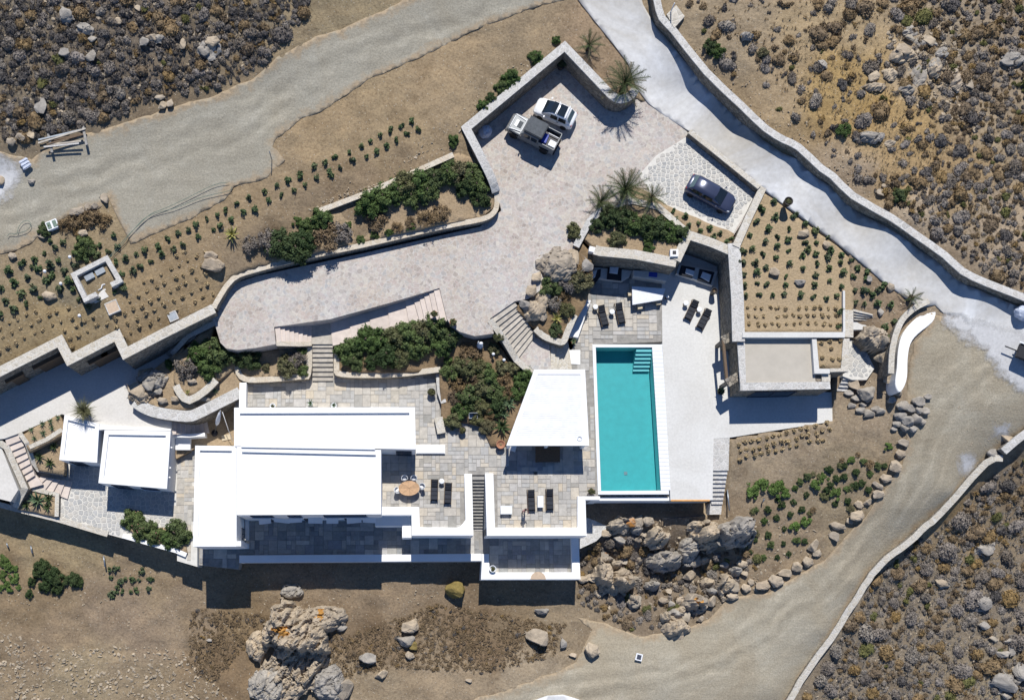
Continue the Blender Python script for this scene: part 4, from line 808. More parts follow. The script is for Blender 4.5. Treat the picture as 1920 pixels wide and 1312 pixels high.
# ------------------------------------------------------------------ pool
root = thing('swimming_pool', 'long turquoise swimming pool with white coping', 'pool')
wp = [(1117,651),(1222.5,651),(1239,919),(1127,920)]
ww = PX(wp, -0.06); D_ = -1.35
c4 = [Vector((q.x, q.y, 0)) for q in ww]
v = [(q.x, q.y, -0.002) for q in c4]+[(q.x, q.y, D_) for q in c4]
put('basin', mesh('basin', v, [(4, 7, 6, 5)[::-1]]+[(i, (i+1) % 4, (i+1) % 4+4, i+4) for i in range(4)], 'pool_tile'), root)
put('water', mesh('water', [(q.x, q.y, -0.07) for q in c4], [(3, 2, 1, 0)], 'water'), root)
for cpx in ([(1111,645.5),(1242,645.5),(1242,651),(1111,651)], [(1111,651.2),(1117,651.2),(1127,919.5),(1121,919.5)], [(1121,920),(1254,919),(1254.5,926),(1121.5,926.5)]):
    put('coping', prism_mesh('coping', PX(cpx, .04), .04, -2.7, 'pool_coping'), root)
a, b_, c, d = PX([(1222.7,651.2),(1242,651.2),(1257,918.8),(1239.2,919)], .03)
for i in range(36):
    u0, u1 = i/36, (i+0.95)/36
    put('coping_tile', prism_mesh('coping_tile', [a.lerp(d, u0), b_.lerp(c, u0), b_.lerp(c, u1), a.lerp(d, u1)], .03, -.2, 'pool_coping'), root)
put('coping_base', prism_mesh('coping_base', [a, b_, c, d], -0.01, -2.7, 'white'), root)
for i in range(6):
    z = -0.16-i*0.19; q = [P(1193.5-i*0.3, 652.5+i*6.4, -.06), P(1222.3, 652.5+i*6.4, -.06), P(1222.6, 658.9+i*6.4, -.06), P(1193.2-i*.3, 658.9+i*6.4, -.06)]
    put('pool_step', prism_mesh('pool_step', q, z, D_, 'pool_step'), root)
put('gutter', prism_mesh('gutter', PX([(1122,926.6),(1254,926.2),(1254,932),(1122,932)], -.5), -.5, -4, 'masonry'), root)
put('outer_wall', prism_mesh('outer_wall', PX([(1122,932),(1257,931.6),(1257.5,938),(1122,938)], -.35), -.35, -6, 'white'), root)
q = P(1173, 887, D_); put('drain', box_mesh('drain', .3, .3, .03, 'grey_metal'), root, (q.x, q.y, D_))

# ------------------------------------------------------------------ pool house
root = thing('pool_house', 'stone pool house with beige flat roof beside the deck', 'house')
put('wall', prism_mesh('wall', PX([(1384,634),(1592,634),(1590,696),(1557,699),(1557,729),(1388,732)], 2.8), 2.8, -.5, 'masonry'), root)
put('roof', prism_mesh('roof', PX([(1396,636),(1524,636),(1529,716),(1398,717)], 2.85), 2.85, 2.802, 'beige_roof'), root)
put('coping', prism_mesh('coping', PX([(1388,717),(1556,715.5),(1557.5,729),(1388,732)], 2.97), 2.97, 2.803, 'coping_grey'), root)
put('coping', prism_mesh('coping', PX([(1382,636),(1396.5,636),(1399,717),(1387.5,717)], 2.95), 2.95, 2.803, 'coping_grey'), root)
put('coping', prism_mesh('coping', PX([(1541,701),(1557,701),(1557,715),(1541,715)], 2.95), 2.95, 2.803, 'coping'), root)
put('planter_kerb', prism_mesh('planter_kerb', PX([(1522.5,634.5),(1531,634.5),(1536,691),(1556,691),(1556,700),(1527,700)], 3.25), 3.25, 2.803, 'deck'), root)
put('planter_kerb', prism_mesh('planter_kerb', PX([(1581,634.5),(1593,634.5),(1590,696),(1556.5,697),(1556.5,690.5),(1577,690)], 3.2), 3.2, 2.803, 'coping'), root)
put('planter_soil', sheet_mesh('planter_soil', [tuple(q)[:2] for q in PX([(1530,636),(1582,636),(1578,691),(1534,691)], 3.05)], lambda x, y: 3.08, 'roof_soil', .5, 0, 0.2, .05), root)
put('roof_kerb', prism_mesh('roof_kerb', PX([(1392,622.5),(1584,622.5),(1584,632.5),(1392,632.5)], 3.4), 3.4, 2.6, 'deck'), root)
put('roof_kerb', prism_mesh('roof_kerb', PX([(1580.5,545),(1584.5,545),(1585,622.3),(1581,622.3)], 3.3), 3.3, 2.6, 'deck'), root)
ga, gb = P(1388,640,2.8), P(1391,715,2.8)
put('glazing', band_mesh('glazing', [ga+Vector((-.08, 0, 0)), gb+Vector((-.08, 0, 0))], 0.06, 2.4, 0.05, 'glass_pale'), root)
put('canopy_beam', band_mesh('canopy_beam', PX([(1356,634),(1364,716)], 2.5), 0.22, 2.5, 2.2, 'dark_wood'), root)
for y in (636, 716):
    put('canopy_beam', band_mesh('canopy_beam', PX([(1355+(y-636)*.1, y+2),(1386, y-12)], 2.52), 0.75, 2.52, 2.25, 'masonry'), root)
q = P(1356,638,2.2); put('post', box_mesh('post', .3, .3, 2.2, 'masonry'), root, (q.x+.1, q.y, 0))
q = P(1364,716,2.2); put('post', box_mesh('post', .3, .3, 2.2, 'masonry'), root, (q.x+.1, q.y, 0))
window(root, P(1420,731.5,2.8), P(1500,730,2.8), 0.02, 2.2, (0, -1), 'door', sill=False)
# rooms cut into the retaining wall: door openings with lintels
rw = bpy.data.objects['retaining_wall']
for (x0, y0), (x1, y1) in (((8,707),(30,696)), ((60,681),(104,659)), ((165,672),(190,659)), ((190,659),(212,648))):
    a, b_ = P(x0, y0, 3.2), P(x1, y1, 3.2); d = (b_-a).normalized(); n_ = Vector((d.y, -d.x, 0))
    put('door', band_mesh('door', [a+n_*-0.10, b_+n_*-0.10], 0.25, 2.2, 0.02, 'dark_wood'), rw)
    put('lintel', band_mesh('lintel', [a-d*.3+n_*.1, b_+d*.3+n_*.1], 0.35, 2.5, 2.25, 'dark_wood'), rw)
# concrete service pit on the planted slope
root = thing('service_pit', 'open concrete enclosure half sunk in the planted slope', 'enclosure')
pz = 5.0; pit = [(134.5,514),(200,480),(228.5,527)]
put('wall', band_mesh('wall', PX([(181,551),(160,561),(138,515),(199.5,484),(224,526),(208,534)], pz), 0.42, pz, 3.4, 'coping_grey'), root)
put('floor', prism_mesh('floor', PX([(140,516),(200,486),(222,530),(196,545),(204,556),(178,568),(162,560)], 4.25), 4.25, 3.2, 'court'), root)
# ------------------------------------------------------------------ vehicles
WHEEL = {}
def wheel_parts(root, x, y, r, wd):
    k = (r, wd)
    if k not in WHEEL:
        ty = lathe_mesh('tyre', [(r*.62, -wd/2), (r*.95, -wd/2), (r, -wd*.35), (r, wd*.35), (r*.95, wd/2), (r*.62, wd/2)], 'rubber', 20)
        ri = lathe_mesh('rim', [(r*.1, -wd*.40), (r*.60, -wd*.46), (r*.62, wd*.46), (r*.1, wd*.40)], 'grey_metal', 14)
        WHEEL[k] = (ty, ri)
    wh = put('wheel', None, root, (x, y, r), (math.pi/2, 0, 0))
    put('tyre', WHEEL[k][0], wh); put('rim', WHEEL[k][1], wh)
def loft(name, st, mat, smooth=True):
    """stations (x, [(halfwidth, z), ...] from sill to centre top) mirrored to a closed shell"""
    v = []; f = []; m_ = len(st[0][1])*2
    for x, pr in st:
        v += [(x, -y, z) for y, z in pr]+[(x, y, z) for y, z in pr[::-1]]
    for i in range(len(st)-1):
        for k in range(m_): f.append((i*m_+k, (i+1)*m_+k, (i+1)*m_+(k+1) % m_, i*m_+(k+1) % m_))
    f.append(tuple(range(m_))); f.append(tuple((len(st)-1)*m_+k for k in range(m_-1, -1, -1)))
    me = mesh(name, v, f, mat, smooth)
    bm = bmesh.new(); bm.from_mesh(me); bmesh.ops.recalc_face_normals(bm, faces=bm.faces[:]); bm.to_mesh(me); bm.free(); return me
def quad(name, pts, mat, off=0.0):
    return mesh(name, pts, [tuple(range(len(pts)))], mat)
def hatchback(name, label, loc, rz, L, W, Hh, paint, rear_x=None, hood=0.24, bars=False, sunroof=False):
    """front towards +x"""
    root = thing(name, label, 'car', loc, rz); hw = W/2; h1 = Hh*.60
    def st(x, s, zb, zl, zt): return (x, [(hw*s*.94, zb), (hw*s, zb+.18), (hw*s, zl), (hw*s*.93, zt-.05), (hw*s*.80, zt), (hw*s*.3, zt+.03)])
    hf = L/2; hx = hf-L*hood
    body = loft('body', [st(-hf, .80, .35, .75, .88), st(-hf+.10, .90, .25, .78, .95), st(-hf+.45, .98, .2, .8, .98), st(-.3, 1, .2, .8, .97), st(hx, 1, .2, .78, .95), st(hf-.45, .97, .2, .72, .84), st(hf-.14, .86, .25, .62, .72), st(hf, .66, .33, .55, .62)], paint)
    put('body', body, root)
    rx = -hf+.25 if rear_x is None else rear_x
    a0, a1, a2, a3 = rx, rx+.42, hx-.75, hx+.12           # rear base, roof rear, roof front, windscreen base
    zb, zr = .93, Hh; wb, wr = hw*.93, hw*.72
    cab = loft('cabin', [(a0, [(wb*.9, zb-.05), (wb*.85, zb+.02), (wb*.4, zb+.04)]), (a1, [(wb, zb-.05), (wr, zr-.06), (wr*.5, zr)]), ((a1+a2)/2, [(wb, zb-.05), (wr*1.02, zr-.03), (wr*.5, zr+.03)]), (a2, [(wb, zb-.05), (wr, zr-.06), (wr*.5, zr)]), (a3, [(wb*.93, zb-.05), (wb*.88, zb+.0), (wb*.4, zb+.05)])], paint)
    put('cabin', cab, root)
    def win(nm, p4):
        n_ = (Vector(p4[1])-Vector(p4[0])).cross(Vector(p4[2])-Vector(p4[0])).normalized()
        cc_ = Vector(((a1+a2)/2, 0, (zb+zr)/2-.3)); m4 = sum((Vector(q) for q in p4), Vector())/4
        if n_.dot(m4-cc_) < 0: n_ = -n_
        put(nm, mesh(nm, [Vector(q)+n_*.025 for q in p4], [(0, 1, 2, 3)], 'glass_dark' if nm != 'rear_window' else 'glass_pale'), root)
    win('windscreen', [(a3-.03, -wb*.82, zb+.05), (a3-.03, wb*.82, zb+.05), (a2+.06, wr*.88, zr-.06), (a2+.06, -wr*.88, zr-.06)])
    win('rear_window', [(a0+.06, -wb*.76, zb+.08), (a0+.06, wb*.76, zb+.08), (a1-.05, wr*.86, zr-.05), (a1-.05, -wr*.86, zr-.05)])
    mid = (a1+a2)/2
    for s in (-1, 1):
        for u0, u1 in ((a1-.05, mid-.05), (mid+.05, a2)):
            win('side_window', [(u0, s*(wb-.02), zb+.05), (u1, s*(wb-.02), zb+.05), (u1-.02, s*(wr+.035), zr-.13), (u0+.05, s*(wr+.035), zr-.13)])
        mi = put('mirror', box_mesh('mirror', .12, .2, .14, paint, .03), root, (a3-.35, s*(hw+.1), zb+.02))
        put('headlight', box_mesh('headlight', .26, .32, .12, 'lamp_clear', .03), root, (hf-.24, s*hw*.68, .60), (0, .25, -s*.45))
        put('taillight', box_mesh('taillight', .1, .22, .22, 'lamp_red', .03), root, (-hf+.09, s*hw*.74, .72))
        for x in (hf-.78, -hf+.72): wheel_parts(root, x, s*(hw-.09), .30, .2)
        put('door_handle', box_mesh('door_handle', .16, .03, .03, 'dark_metal'), root, (mid-.05, s*(hw+.005), .85))
    put('bumper', box_mesh('bumper', .1, W*.6, .14, 'dark_metal', .03), root, (hf-.05, 0, .33))
    if bars:
        for x in (a1+.15, a2-.35): put('roof_bar', box_mesh('roof_bar', .07, wr*2.1, .05, 'white_plastic', .01), root, (x, 0, zr+.08))
        put('roof_panel', box_mesh('roof_panel', a2-a1-.75, wr*1.75, .02, 'glass_dark'), root, ((a1+a2)/2-.1, 0, zr+.03))
        put('roof_panel', box_mesh('roof_panel', .45, wr*1.7, .02, 'glass_dark'), root, (a2-.08, 0, zr+.02))
    return root
Z = 2.6
def facing(a, b_, z): d = P(*b_, z)-P(*a, z); return math.atan2(d.y, d.x), d.length
rz, L = facing((1076,228),(1010,199), Z)
hatchback('parked_car', 'small white hatchback with roof bars and dark roof panels', P(1040,215,Z+.35)*1.0, rz, 3.75, 1.66, 1.5, 'car_white', bars=True)
bpy.data.objects['parked_car'].location.z = Z
rz, L = facing((1296,345),(1368,384), Z)
o = hatchback('parked_car', 'dark blue saloon car in the crazy paved bay', P(1331,366,Z+.4), rz, 4.45, 1.76, 1.43, 'car_blue', rear_x=-2.0, hood=.25); o.location.z = Z+.02
rz, L = facing((1045,275),(958,230), Z)
q = P(1000,253,Z+.6)
root = thing('pickup_truck', 'silver off-road pickup with black canvas roof cover and open bed', 'pickup', (q.x, q.y, Z), rz)
put('body', loft('body', [(-2.3, [(.80, .45), (.83, .6), (.83, 1.05), (.78, 1.08)]), (-.5, [(.84, .45), (.86, .6), (.86, 1.12), (.80, 1.14)]), (1.0, [(.84, .45), (.86, .6), (.86, 1.12), (.80, 1.15)]), (2.1, [(.82, .5), (.84, .6), (.82, 1.06), (.74, 1.1)]), (2.28, [(.78, .55), (.78, .65), (.76, .98), (.7, 1.02)])], 'car_silver', False), root)
put('hood', box_mesh('hood', 1.15, 1.25, .06, 'car_silver', .02), root, (1.55, 0, 1.1))
put('hood_frame', merge_mesh('hood_frame', [(box_mesh('b', 1.15, .05, .05, 'white'), T(1.55, .62, 1.17, .12)), (box_mesh('b', 1.15, .05, .05, 'white'), T(1.55, -.62, 1.17, -.12)), (box_mesh('b', .06, 1.3, .05, 'white'), T(1.0, 0, 1.17)), (box_mesh('b', .05, 1.1, .05, 'white'), T(2.1, 0, 1.17))], 'car_white'), root)
put('hood_plate', box_mesh('hood_plate', .26, .62, .02, 'car_white'), root, (1.72, .0, 1.165)); put('hood_plate', box_mesh('hood_plate', .36, .62, .02, 'canvas_grey'), root, (1.38, .0, 1.165))
put('cab', loft('cab', [(-.75, [(.84, 1.1), (.80, 1.75), (.6, 1.85)]), (.65, [(.84, 1.1), (.78, 1.78), (.6, 1.86)]), (1.0, [(.84, 1.1), (.80, 1.2), (.6, 1.22)])], 'car_silver', False), root)
put('windscreen', quad('windscreen', [(1.0, -.68, 1.2), (1.0, .68, 1.2), (.70, .62, 1.74), (.70, -.62, 1.74)], 'glass_dark'), root)
for s in (-1, 1):
    for x0, x1 in ((-.65, -.08), (.02, .6)):
        pw = [(x0, s*.845, 1.18), (x1, s*.845, 1.18), (x1, s*.81, 1.68), (x0, s*.81, 1.68)]
        put('side_window', quad('side_window', pw if s < 0 else pw[::-1], 'glass_dark'), root)
    put('mirror', box_mesh('mirror', .1, .22, .2, 'dark_metal', .02), root, (.85, s*1.0, 1.25))
    for x in (1.55, -1.45): wheel_parts(root, x, s*.76, .40, .26)
    put('fender', box_mesh('fender', .95, .14, .08, 'dark_metal', .03), root, (1.55, s*.88, .88))
    put('fender', box_mesh('fender', .95, .14, .08, 'dark_metal', .03), root, (-1.45, s*.88, .88))
    put('headlight', lathe_mesh('headlight', [(.09, 0), (.09, .05)], 'lamp_clear', 12), root, (2.26, s*.5, .82), (0, math.pi/2, 0))
    put('bed_side', box_mesh('bed_side', 1.5, .07, .45, 'car_silver', .015), root, (-1.55, s*.82, 1.06))
put('roof_cover', box_mesh('roof_cover', 1.75, 1.5, .22, 'canvas_grey', .06), root, (-.1, 0, 1.9))
put('roof_rack', merge_mesh('roof_rack', [(box_mesh('b', 1.85, .04, .04, 'dark_metal'), T(-.1, s*.74, 1.88)) for s in (-1, 1)]+[(box_mesh('b', .04, 1.5, .04, 'dark_metal'), T(x, 0, 1.87)) for x in (-1, 0, .8)], 'dark_metal'), root)
put('tailgate', box_mesh('tailgate', .06, 1.6, .45, 'car_silver', .015), root, (-2.3, 0, 1.06))
put('bed_floor', box_mesh('bed_floor', 1.45, 1.56, .02, 'dark_metal'), root, (-1.55, 0, 1.14))
put('bumper', box_mesh('bumper', .15, 1.7, .18, 'dark_metal', .03), root, (2.36, 0, .55)); put('rear_bumper', box_mesh('rear_bumper', .12, 1.6, .12, 'dark_metal', .02), root, (-2.38, 0, .55))
o = put('cargo_box', box_mesh('cargo_box', .62, .55, .3, 'white_plastic', .02)); tag(o, 'white box lying in the pickup bed', 'box'); o.matrix_world = Matrix.Translation((q.x, q.y, Z)) @ Matrix.Rotation(rz, 4, 'Z') @ Matrix.Translation((-1.95, .35, 1.17))
o = put('tarp', box_mesh('tarp', .5, .9, .2, 'sink_blue', .06)); tag(o, 'crumpled blue sheet in the pickup bed behind the cab', 'tarp'); o.matrix_world = Matrix.Translation((q.x, q.y, Z)) @ Matrix.Rotation(rz+.1, 4, 'Z') @ Matrix.Translation((-1.1, .25, 1.17))
o = put('cargo_bar', box_mesh('cargo_bar', 1.0, .06, .06, 'white_plastic', .01)); tag(o, 'white bar lying along the pickup bed', 'bar'); o.matrix_world = Matrix.Translation((q.x, q.y, Z)) @ Matrix.Rotation(rz, 4, 'Z') @ Matrix.Translation((-1.7, -.42, 1.3))
def onto(o, x, y, z, rz=0.0): q = P(x, y, z); o.location = (q.x, q.y, z); o.rotation_euler = (0, 0, rz); return o
# trailer at the right edge and sacks
q = G(1915, 668); root = thing('utility_trailer', 'dark flat trailer with a silver rail at the right edge', 'trailer', (q.x, q.y, q.z+.15), math.radians(-22))
put('bed', box_mesh('bed', 2.6, 1.3, .35, 'dark_metal', .03), root, (.4, 0, .55)); put('drawbar', box_mesh('drawbar', 1.1, .08, .08, 'dark_metal'), root, (-1.4, 0, .5))
put('rail', box_mesh('rail', 2.7, .1, .06, 'white_plastic'), root, (.2, .6, 1.0)); put('load', box_mesh('load', 1.2, .7, .3, 'pale_wood', .04), root, (.7, .3, .92))
for s in (-1, 1):
    wheel_parts(root, .6, s*.72, .32, .2)
    put('rail_post', box_mesh('rail_post', .05, .05, .5, 'dark_metal'), root, (-.8+.9*(s+1), .6, .55))
def sack(label, x, y, z, r):
    bm = bmesh.new(); bmesh.ops.create_icosphere(bm, subdivisions=3, radius=1)
    for v_ in bm.verts:
        k = 1+.16*noise.noise(v_.co*2.2); v_.co = Vector((v_.co.x*k, v_.co.y*k*.9, max(-.25, v_.co.z*.75*k)))
    me = bpy.data.meshes.new('sack'); bm.to_mesh(me); bm.free(); setmat(me, 'plastic_bag')
    o = tag(put('sack', me, None, None, None, r), label, 'sack'); q = P(x, y, z); o.location = (q.x, q.y, z+.24*r)
sack('big white builder sack in the left corner of the parking court', 908, 249, 2.6, .66)
q = G(1918, 587); sack('big white sack at the right edge of the concrete road', 1918, 587, q.z+.2, .8)

# ------------------------------------------------------------------ garden furniture
def lounger(label, hx, hy, fx, fy, z, group, Ln=2.0):
    """from the head end (hx, hy) to the foot end (fx, fy)"""
    a, b_ = P(hx, hy, z+.3), P(fx, fy, z+.3); d = b_-a; m_ = (a+b_)/2
    root = thing('sun_lounger', label, 'sun lounger', (m_.x, m_.y, z), math.atan2(d.y, d.x), group); L = min(2.15, max(1.9, d.length)); w_ = .62
    for s in (-1, 1): put('side_rail', LR['rail'], root, (0, s*w_/2, .25))
    for x in (-L/2+.15, L/2-.15):
        for s in (-1, 1): put('leg', LR['leg'], root, (x, s*(w_/2), 0))
    put('seat_base', LR['base'], root, (.3, 0, .26))
    bk = put('backrest', LR['back'], root, (-.3, 0, .30), (0, math.radians(28), 0))
    for i in range(3): put('cushion', LR['pad'], root, (-.05+i*.37, 0, .33))
    for i in range(3): put('cushion', LR['pads'], bk, (-.14-i*.21, 0, .03))
LR = dict(rail=box_mesh('side_rail', 1.96, .05, .08, 'dark_wood', .01), leg=box_mesh('leg', .06, .06, .28, 'dark_wood'), base=box_mesh('seat_base', 1.25, .58, .05, 'black_wicker'),
    back=box_mesh('backrest', .001, .001, .001, 'black_wicker'), pad=box_mesh('cushion', .355, .60, .08, 'black_cushion', .025), pads=box_mesh('cushion', .20, .58, .07, 'black_cushion', .025))
bm = bmesh.new(); bmesh.ops.create_cube(bm, size=1)
for q in bm.verts: q.co = Vector(((q.co.x-.5)*.68, q.co.y*.58, q.co.z*.05))
bm.to_mesh(LR['back']); bm.free()
LG = 'black sun loungers on the terraces'
lounger('black sun lounger on flagstones nearest the white garden bench', 1125,571, 1136,613, 0, LG)
lounger('black sun lounger on flagstones right beside the round stool', 1158,566, 1167,609, 0, LG)
lounger('left of two black loungers standing on the pale pool deck', 1306,561, 1287,602, 0, LG)
lounger('right of two black loungers standing on the pale pool deck', 1330,578, 1310,618, 0, LG)
lounger('black lounger on the dining terrace, left of the small stool', 815,896, 814,941, 0, LG)
lounger('black lounger on the dining terrace, nearest the narrow stairs', 841,902, 839,947, 0, LG)
lounger('black lounger beside the standing person on the sun terrace', 995,915, 997,960, 0, LG)
lounger('black lounger right of the white low table on the sun terrace', 1030,914, 1031,958, 0, LG)
def stool(label, x, y, z):
    root = tag(onto(put('side_table', None), x, y, z), label, 'side table', 'round white stools by the loungers')
    put('top', lathe_mesh('top', [(.22, .40), (.235, .42), (.235, .45), (.2, .46)], 'white_plastic', 18), root); put('base', lathe_mesh('base', [(.2, 0), (.17, .2), (.2, .40)], 'pale_wood', 18), root)
stool('round pale stool left of the flagstone loungers', 1115,578,0); stool('round pale stool between the two flagstone loungers', 1146,587,0)
stool('round pale stool left of the deck loungers', 1284,571,0); stool('round pale stool between the two deck loungers', 1309,583,0); stool('round pale stool between the dining terrace loungers', 828,903,0)
def table4(name, label, cat, pxp, zt, z0, mat, legmat, th=.06):
    pts = PX(pxp, zt); c_ = sum(pts, Vector())/len(pts); root = thing(name, label, cat, (c_.x, c_.y, z0))
    loc = [q-Vector((c_.x, c_.y, 0)) for q in pts]
    put('tabletop', prism_mesh('tabletop', loc, zt-z0, zt-z0-th, mat, .01), root)
    for q in loc: put('leg', box_mesh('leg', .07, .07, zt-z0-th, legmat), root, (q.x*.86, q.y*.86, 0))
    return root
table4('low_table', 'narrow white low table between the two sun terrace loungers', 'table', rect(1008,929,1019,951), .4, 0, 'white_plastic', 'white_plastic')
table4('low_table', 'square white low table left of the standing person', 'table', rect(938.5,948,960,963.5), .42, 0, 'white_plastic', 'white_plastic', .1)
table4('dining_table', 'long white tapered dining table with cloth in the lounge', 'table', [(1185,536.5),(1248,541),(1241,562),(1186,571.5)], .76, 0, 'white_cloth', 'dark_wood', .1)
table4('wooden_table', 'brown wooden table in the pergola shade', 'table', rect(1004,836,1050,866), .72, 0, 'dark_wood', 'dark_wood')
for lab, x, y in (('wooden cube stool at the left end of the white dining table', 1180,553), ('wooden cube stool in front of the white dining table', 1198,577.5), ('wooden cube stool at the front right of the dining table', 1232.5,569.5)):
    root = tag(onto(put('cube_stool', None), x, y, 0, .1), lab, 'stool', 'wooden cube stools'); put('seat', box_mesh('seat', .42, .42, .08, 'pale_wood', .01), root, (0, 0, .37)); put('base', box_mesh('base', .36, .36, .37, 'pale_wood'), root)
root = tag(onto(put('cube_stool', None), 1249,559, 0, .5), 'small white stool at the right end of the dining table', 'stool', 'wooden cube stools'); put('seat', box_mesh('seat', .24, .24, .06, 'white_plastic', .01), root, (0, 0, .4)); put('base', box_mesh('base', .2, .2, .4, 'dark_wood'), root)
# oval dining set
q = P(767,915,.74); root = thing('oval_table', 'oval wooden dining table with sun-ray top', 'table', (q.x, q.y, 0), .05)
seg = 8
for i in range(seg):
    a0, a1 = 2*math.pi*i/seg, 2*math.pi*(i+1)/seg
    pl = [(0.012*math.cos((a0+a1)/2), .012*math.sin((a0+a1)/2))]+[(.93*math.cos(a0+.006+(a1-a0-.012)*k/6), .66*math.sin(a0+.006+(a1-a0-.012)*k/6)) for k in range(7)]
    put('table_leaf', prism_mesh('table_leaf', pl, .75, .71, 'wood'), root)
put('pedestal', lathe_mesh('pedestal', [(.32, 0), (.3, .04), (.07, .1), (.06, .6), (.25, .70)], 'dark_metal', 16), root)
def tub_chair(label, x, y, face):
    root = tag(onto(put('tub_chair', None), x, y, .45, face), label, 'chair', 'white tub chairs at the oval table'); root.location.z = 0
    put('seat', lathe_mesh('seat', [(.05, .40), (.22, .42), (.24, .45), (.05, .46)], 'white_plastic', 18), root)
    v = []; f = []
    for i in range(15):
        a = math.radians(60+240*i/14); hh = .62+.16*math.sin(math.pi*i/14)
        for r_, z_ in ((.25, .44), (.30, hh), (.27, hh), (.225, .46)): v.append((r_*math.cos(a), r_*math.sin(a), z_))
        if i: f += [((i-1)*4+k, (i-1)*4+(k+1) % 4, i*4+(k+1) % 4, i*4+k) for k in range(4)]
    put('backrest', mesh('backrest', v, f, 'white_plastic', True), root)
    for sx in (-1, 1):
        for sy in (-1, 1): put('leg', box_mesh('leg', .03, .03, .42, 'white_plastic'), root, (sx*.15, sy*.15, 0))
tub_chair('white tub chair at the upper left of the oval table', 758.5,897,-1.4); tub_chair('white tub chair at the upper right of the oval table', 776,897,-1.7)
tub_chair('white tub chair at the left end of the oval table', 745,919,.35); tub_chair('white tub chair at the right end of the oval table', 791,912,3.3)
# lounge built-ins
tag(prism('lounge_bench', [(1114,501),(1186,507),(1180,519),(1166,527),(1112,521)], .45, 0, 'court', bev=.02), 'built-in masonry bench under the lounge wall', 'bench')
ct = tag(prism('counter', [(1187,506.5),(1262,511),(1250,527),(1188,517.5)], .92, 0, 'court', bev=.02), 'built-in outdoor kitchen counter with blue sink', 'counter')
put('sink', prism_mesh('sink', PX([(1217,510),(1233,511),(1232,520),(1216,518.5)], .93), .94, .88, 'sink_blue'), ct)
tag(prism('corner_bench', [(1274,494),(1346,509),(1336,536),(1268,513)], .45, 0, 'court', bev=.02), 'built-in masonry bench in the shaded lounge corner', 'bench')
def pad(name, label, cat, pxp, zt, th, mat): return tag(prism(name, pxp, zt, zt-th, mat, bev=.03), label, cat)
pad('mattress', 'black mattress on the built-in bench left of the kitchen counter', 'mattress', [(1140,502),(1166,505),(1165,526),(1138,523)], .58, .12, 'black_cushion')
pad('mattress', 'left black mattress in the shaded lounge corner', 'mattress', [(1278,497),(1304,502),(1298,521),(1273,515)], .58, .12, 'black_cushion')
pad('mattress', 'right black mattress in the shaded lounge corner', 'mattress', [(1312,504),(1340,510),(1333,532),(1308,525)], .58, .12, 'black_cushion')
pad('cushion', 'white cushion on the mattress left of the counter', 'cushion', [(1144,500),(1160,501),(1158,513),(1143,511)], .75, .15, 'white_cloth')
pad('cushion', 'white cushion on the left corner mattress', 'cushion', [(1287,503),(1303,508),(1300,517),(1285,512)], .72, .13, 'white_cloth')
pad('cushion', 'white cushion on the right corner mattress', 'cushion', [(1318,509),(1334,515),(1330,528),(1314,519)], .72, .13, 'white_cloth')
pad('lounge_chair', 'dark lounge seat with white cushion at the left end of the lounge', 'chair', [(1112,508),(1127,504),(1126,518),(1117,530),(1110,527)], .5, .5, 'black_cushion')
pad('cushion', 'white cushion on the dark seat at the left end of the lounge', 'cushion', [(1110,508),(1120,506),(1116,519),(1109,522)], .68, .16, 'white_cloth')
white_wall('plank_bench', 'long narrow white bench beside the rocky garden', [(1093,561),(1108,563),(1084,633),(1066,631)], .48, -.05, .03, 'bench')
white_wall('white_mat', 'pale square stone mat by the pergola corner', [(1065,656),(1088,656),(1088,683),(1064,682)], .03, -.02, .005, 'mat')
o = white_wall('roof_vent', 'small white box vent with black cross on the lounge wall', rect(1257,467,1272,481), 3.35, 2.9, .03, 'vent')
put('grille', prism_mesh('grille', PX(rect(1261,470,1268,477), 3.36), 3.365, 3.34, 'dark_metal'), o)
white_wall('gate_pillar', 'white topped pillar at the left end of the lounge wall', [(1106,461),(1118,464),(1115,474),(1104,471)], 3.0, -.5, .03, 'pillar')
for lab, x, y in (('white outdoor unit on the rock garden wall, left one', 400,766), ('white outdoor unit on the rock garden wall, right one', 428,754)):
    q = P(x, y, -.1); o = tag(put('outdoor_unit', box_mesh('outdoor_unit', .85, .4, .7, 'white_plastic', .02), None, (q.x, q.y, -.8), .42), lab, 'unit', 'white outdoor units'); put('fan_grille', box_mesh('fan_grille', .5, .02, .5, 'dark_metal'), o, (-.12, -.205, .1))
# folded parasol in the yard
a, b_ = P(413,768,1.1), P(402,812,-1.5); d = b_-a
root = thing('folded_parasol', 'folded white parasol leaning in the small yard', 'parasol', (b_.x, b_.y, -1.6))
put('pole', tube_mesh('pole', [Vector((0, 0, 0)), a-b_+Vector((0, 0, .1))], .03, 'grey_metal'), root)
put('canopy', tube_mesh('canopy', [(a-b_)*u for u in (.35, .45, .6, .8, .98)], [.05, .2, .22, .15, .03], 'white_cloth', 8), root)
put('base', lathe_mesh('base', [(.3, 0), (.3, .08), (.05, .1)], 'dark_metal', 14), root)
tag(put('washing_line', tube_mesh('washing_line', [P(417,772,.6), P(428,805,-.2), P(437,828,-1.2)], .025, 'white_plastic', 5)), 'thin pale pole beside the folded parasol', 'pole')
tag(onto(put('wooden_board', box_mesh('wooden_board', .8, .5, .05, 'pale_wood')), 424,820,-1.6,.2), 'yellowish wooden board on the yard soil', 'board')
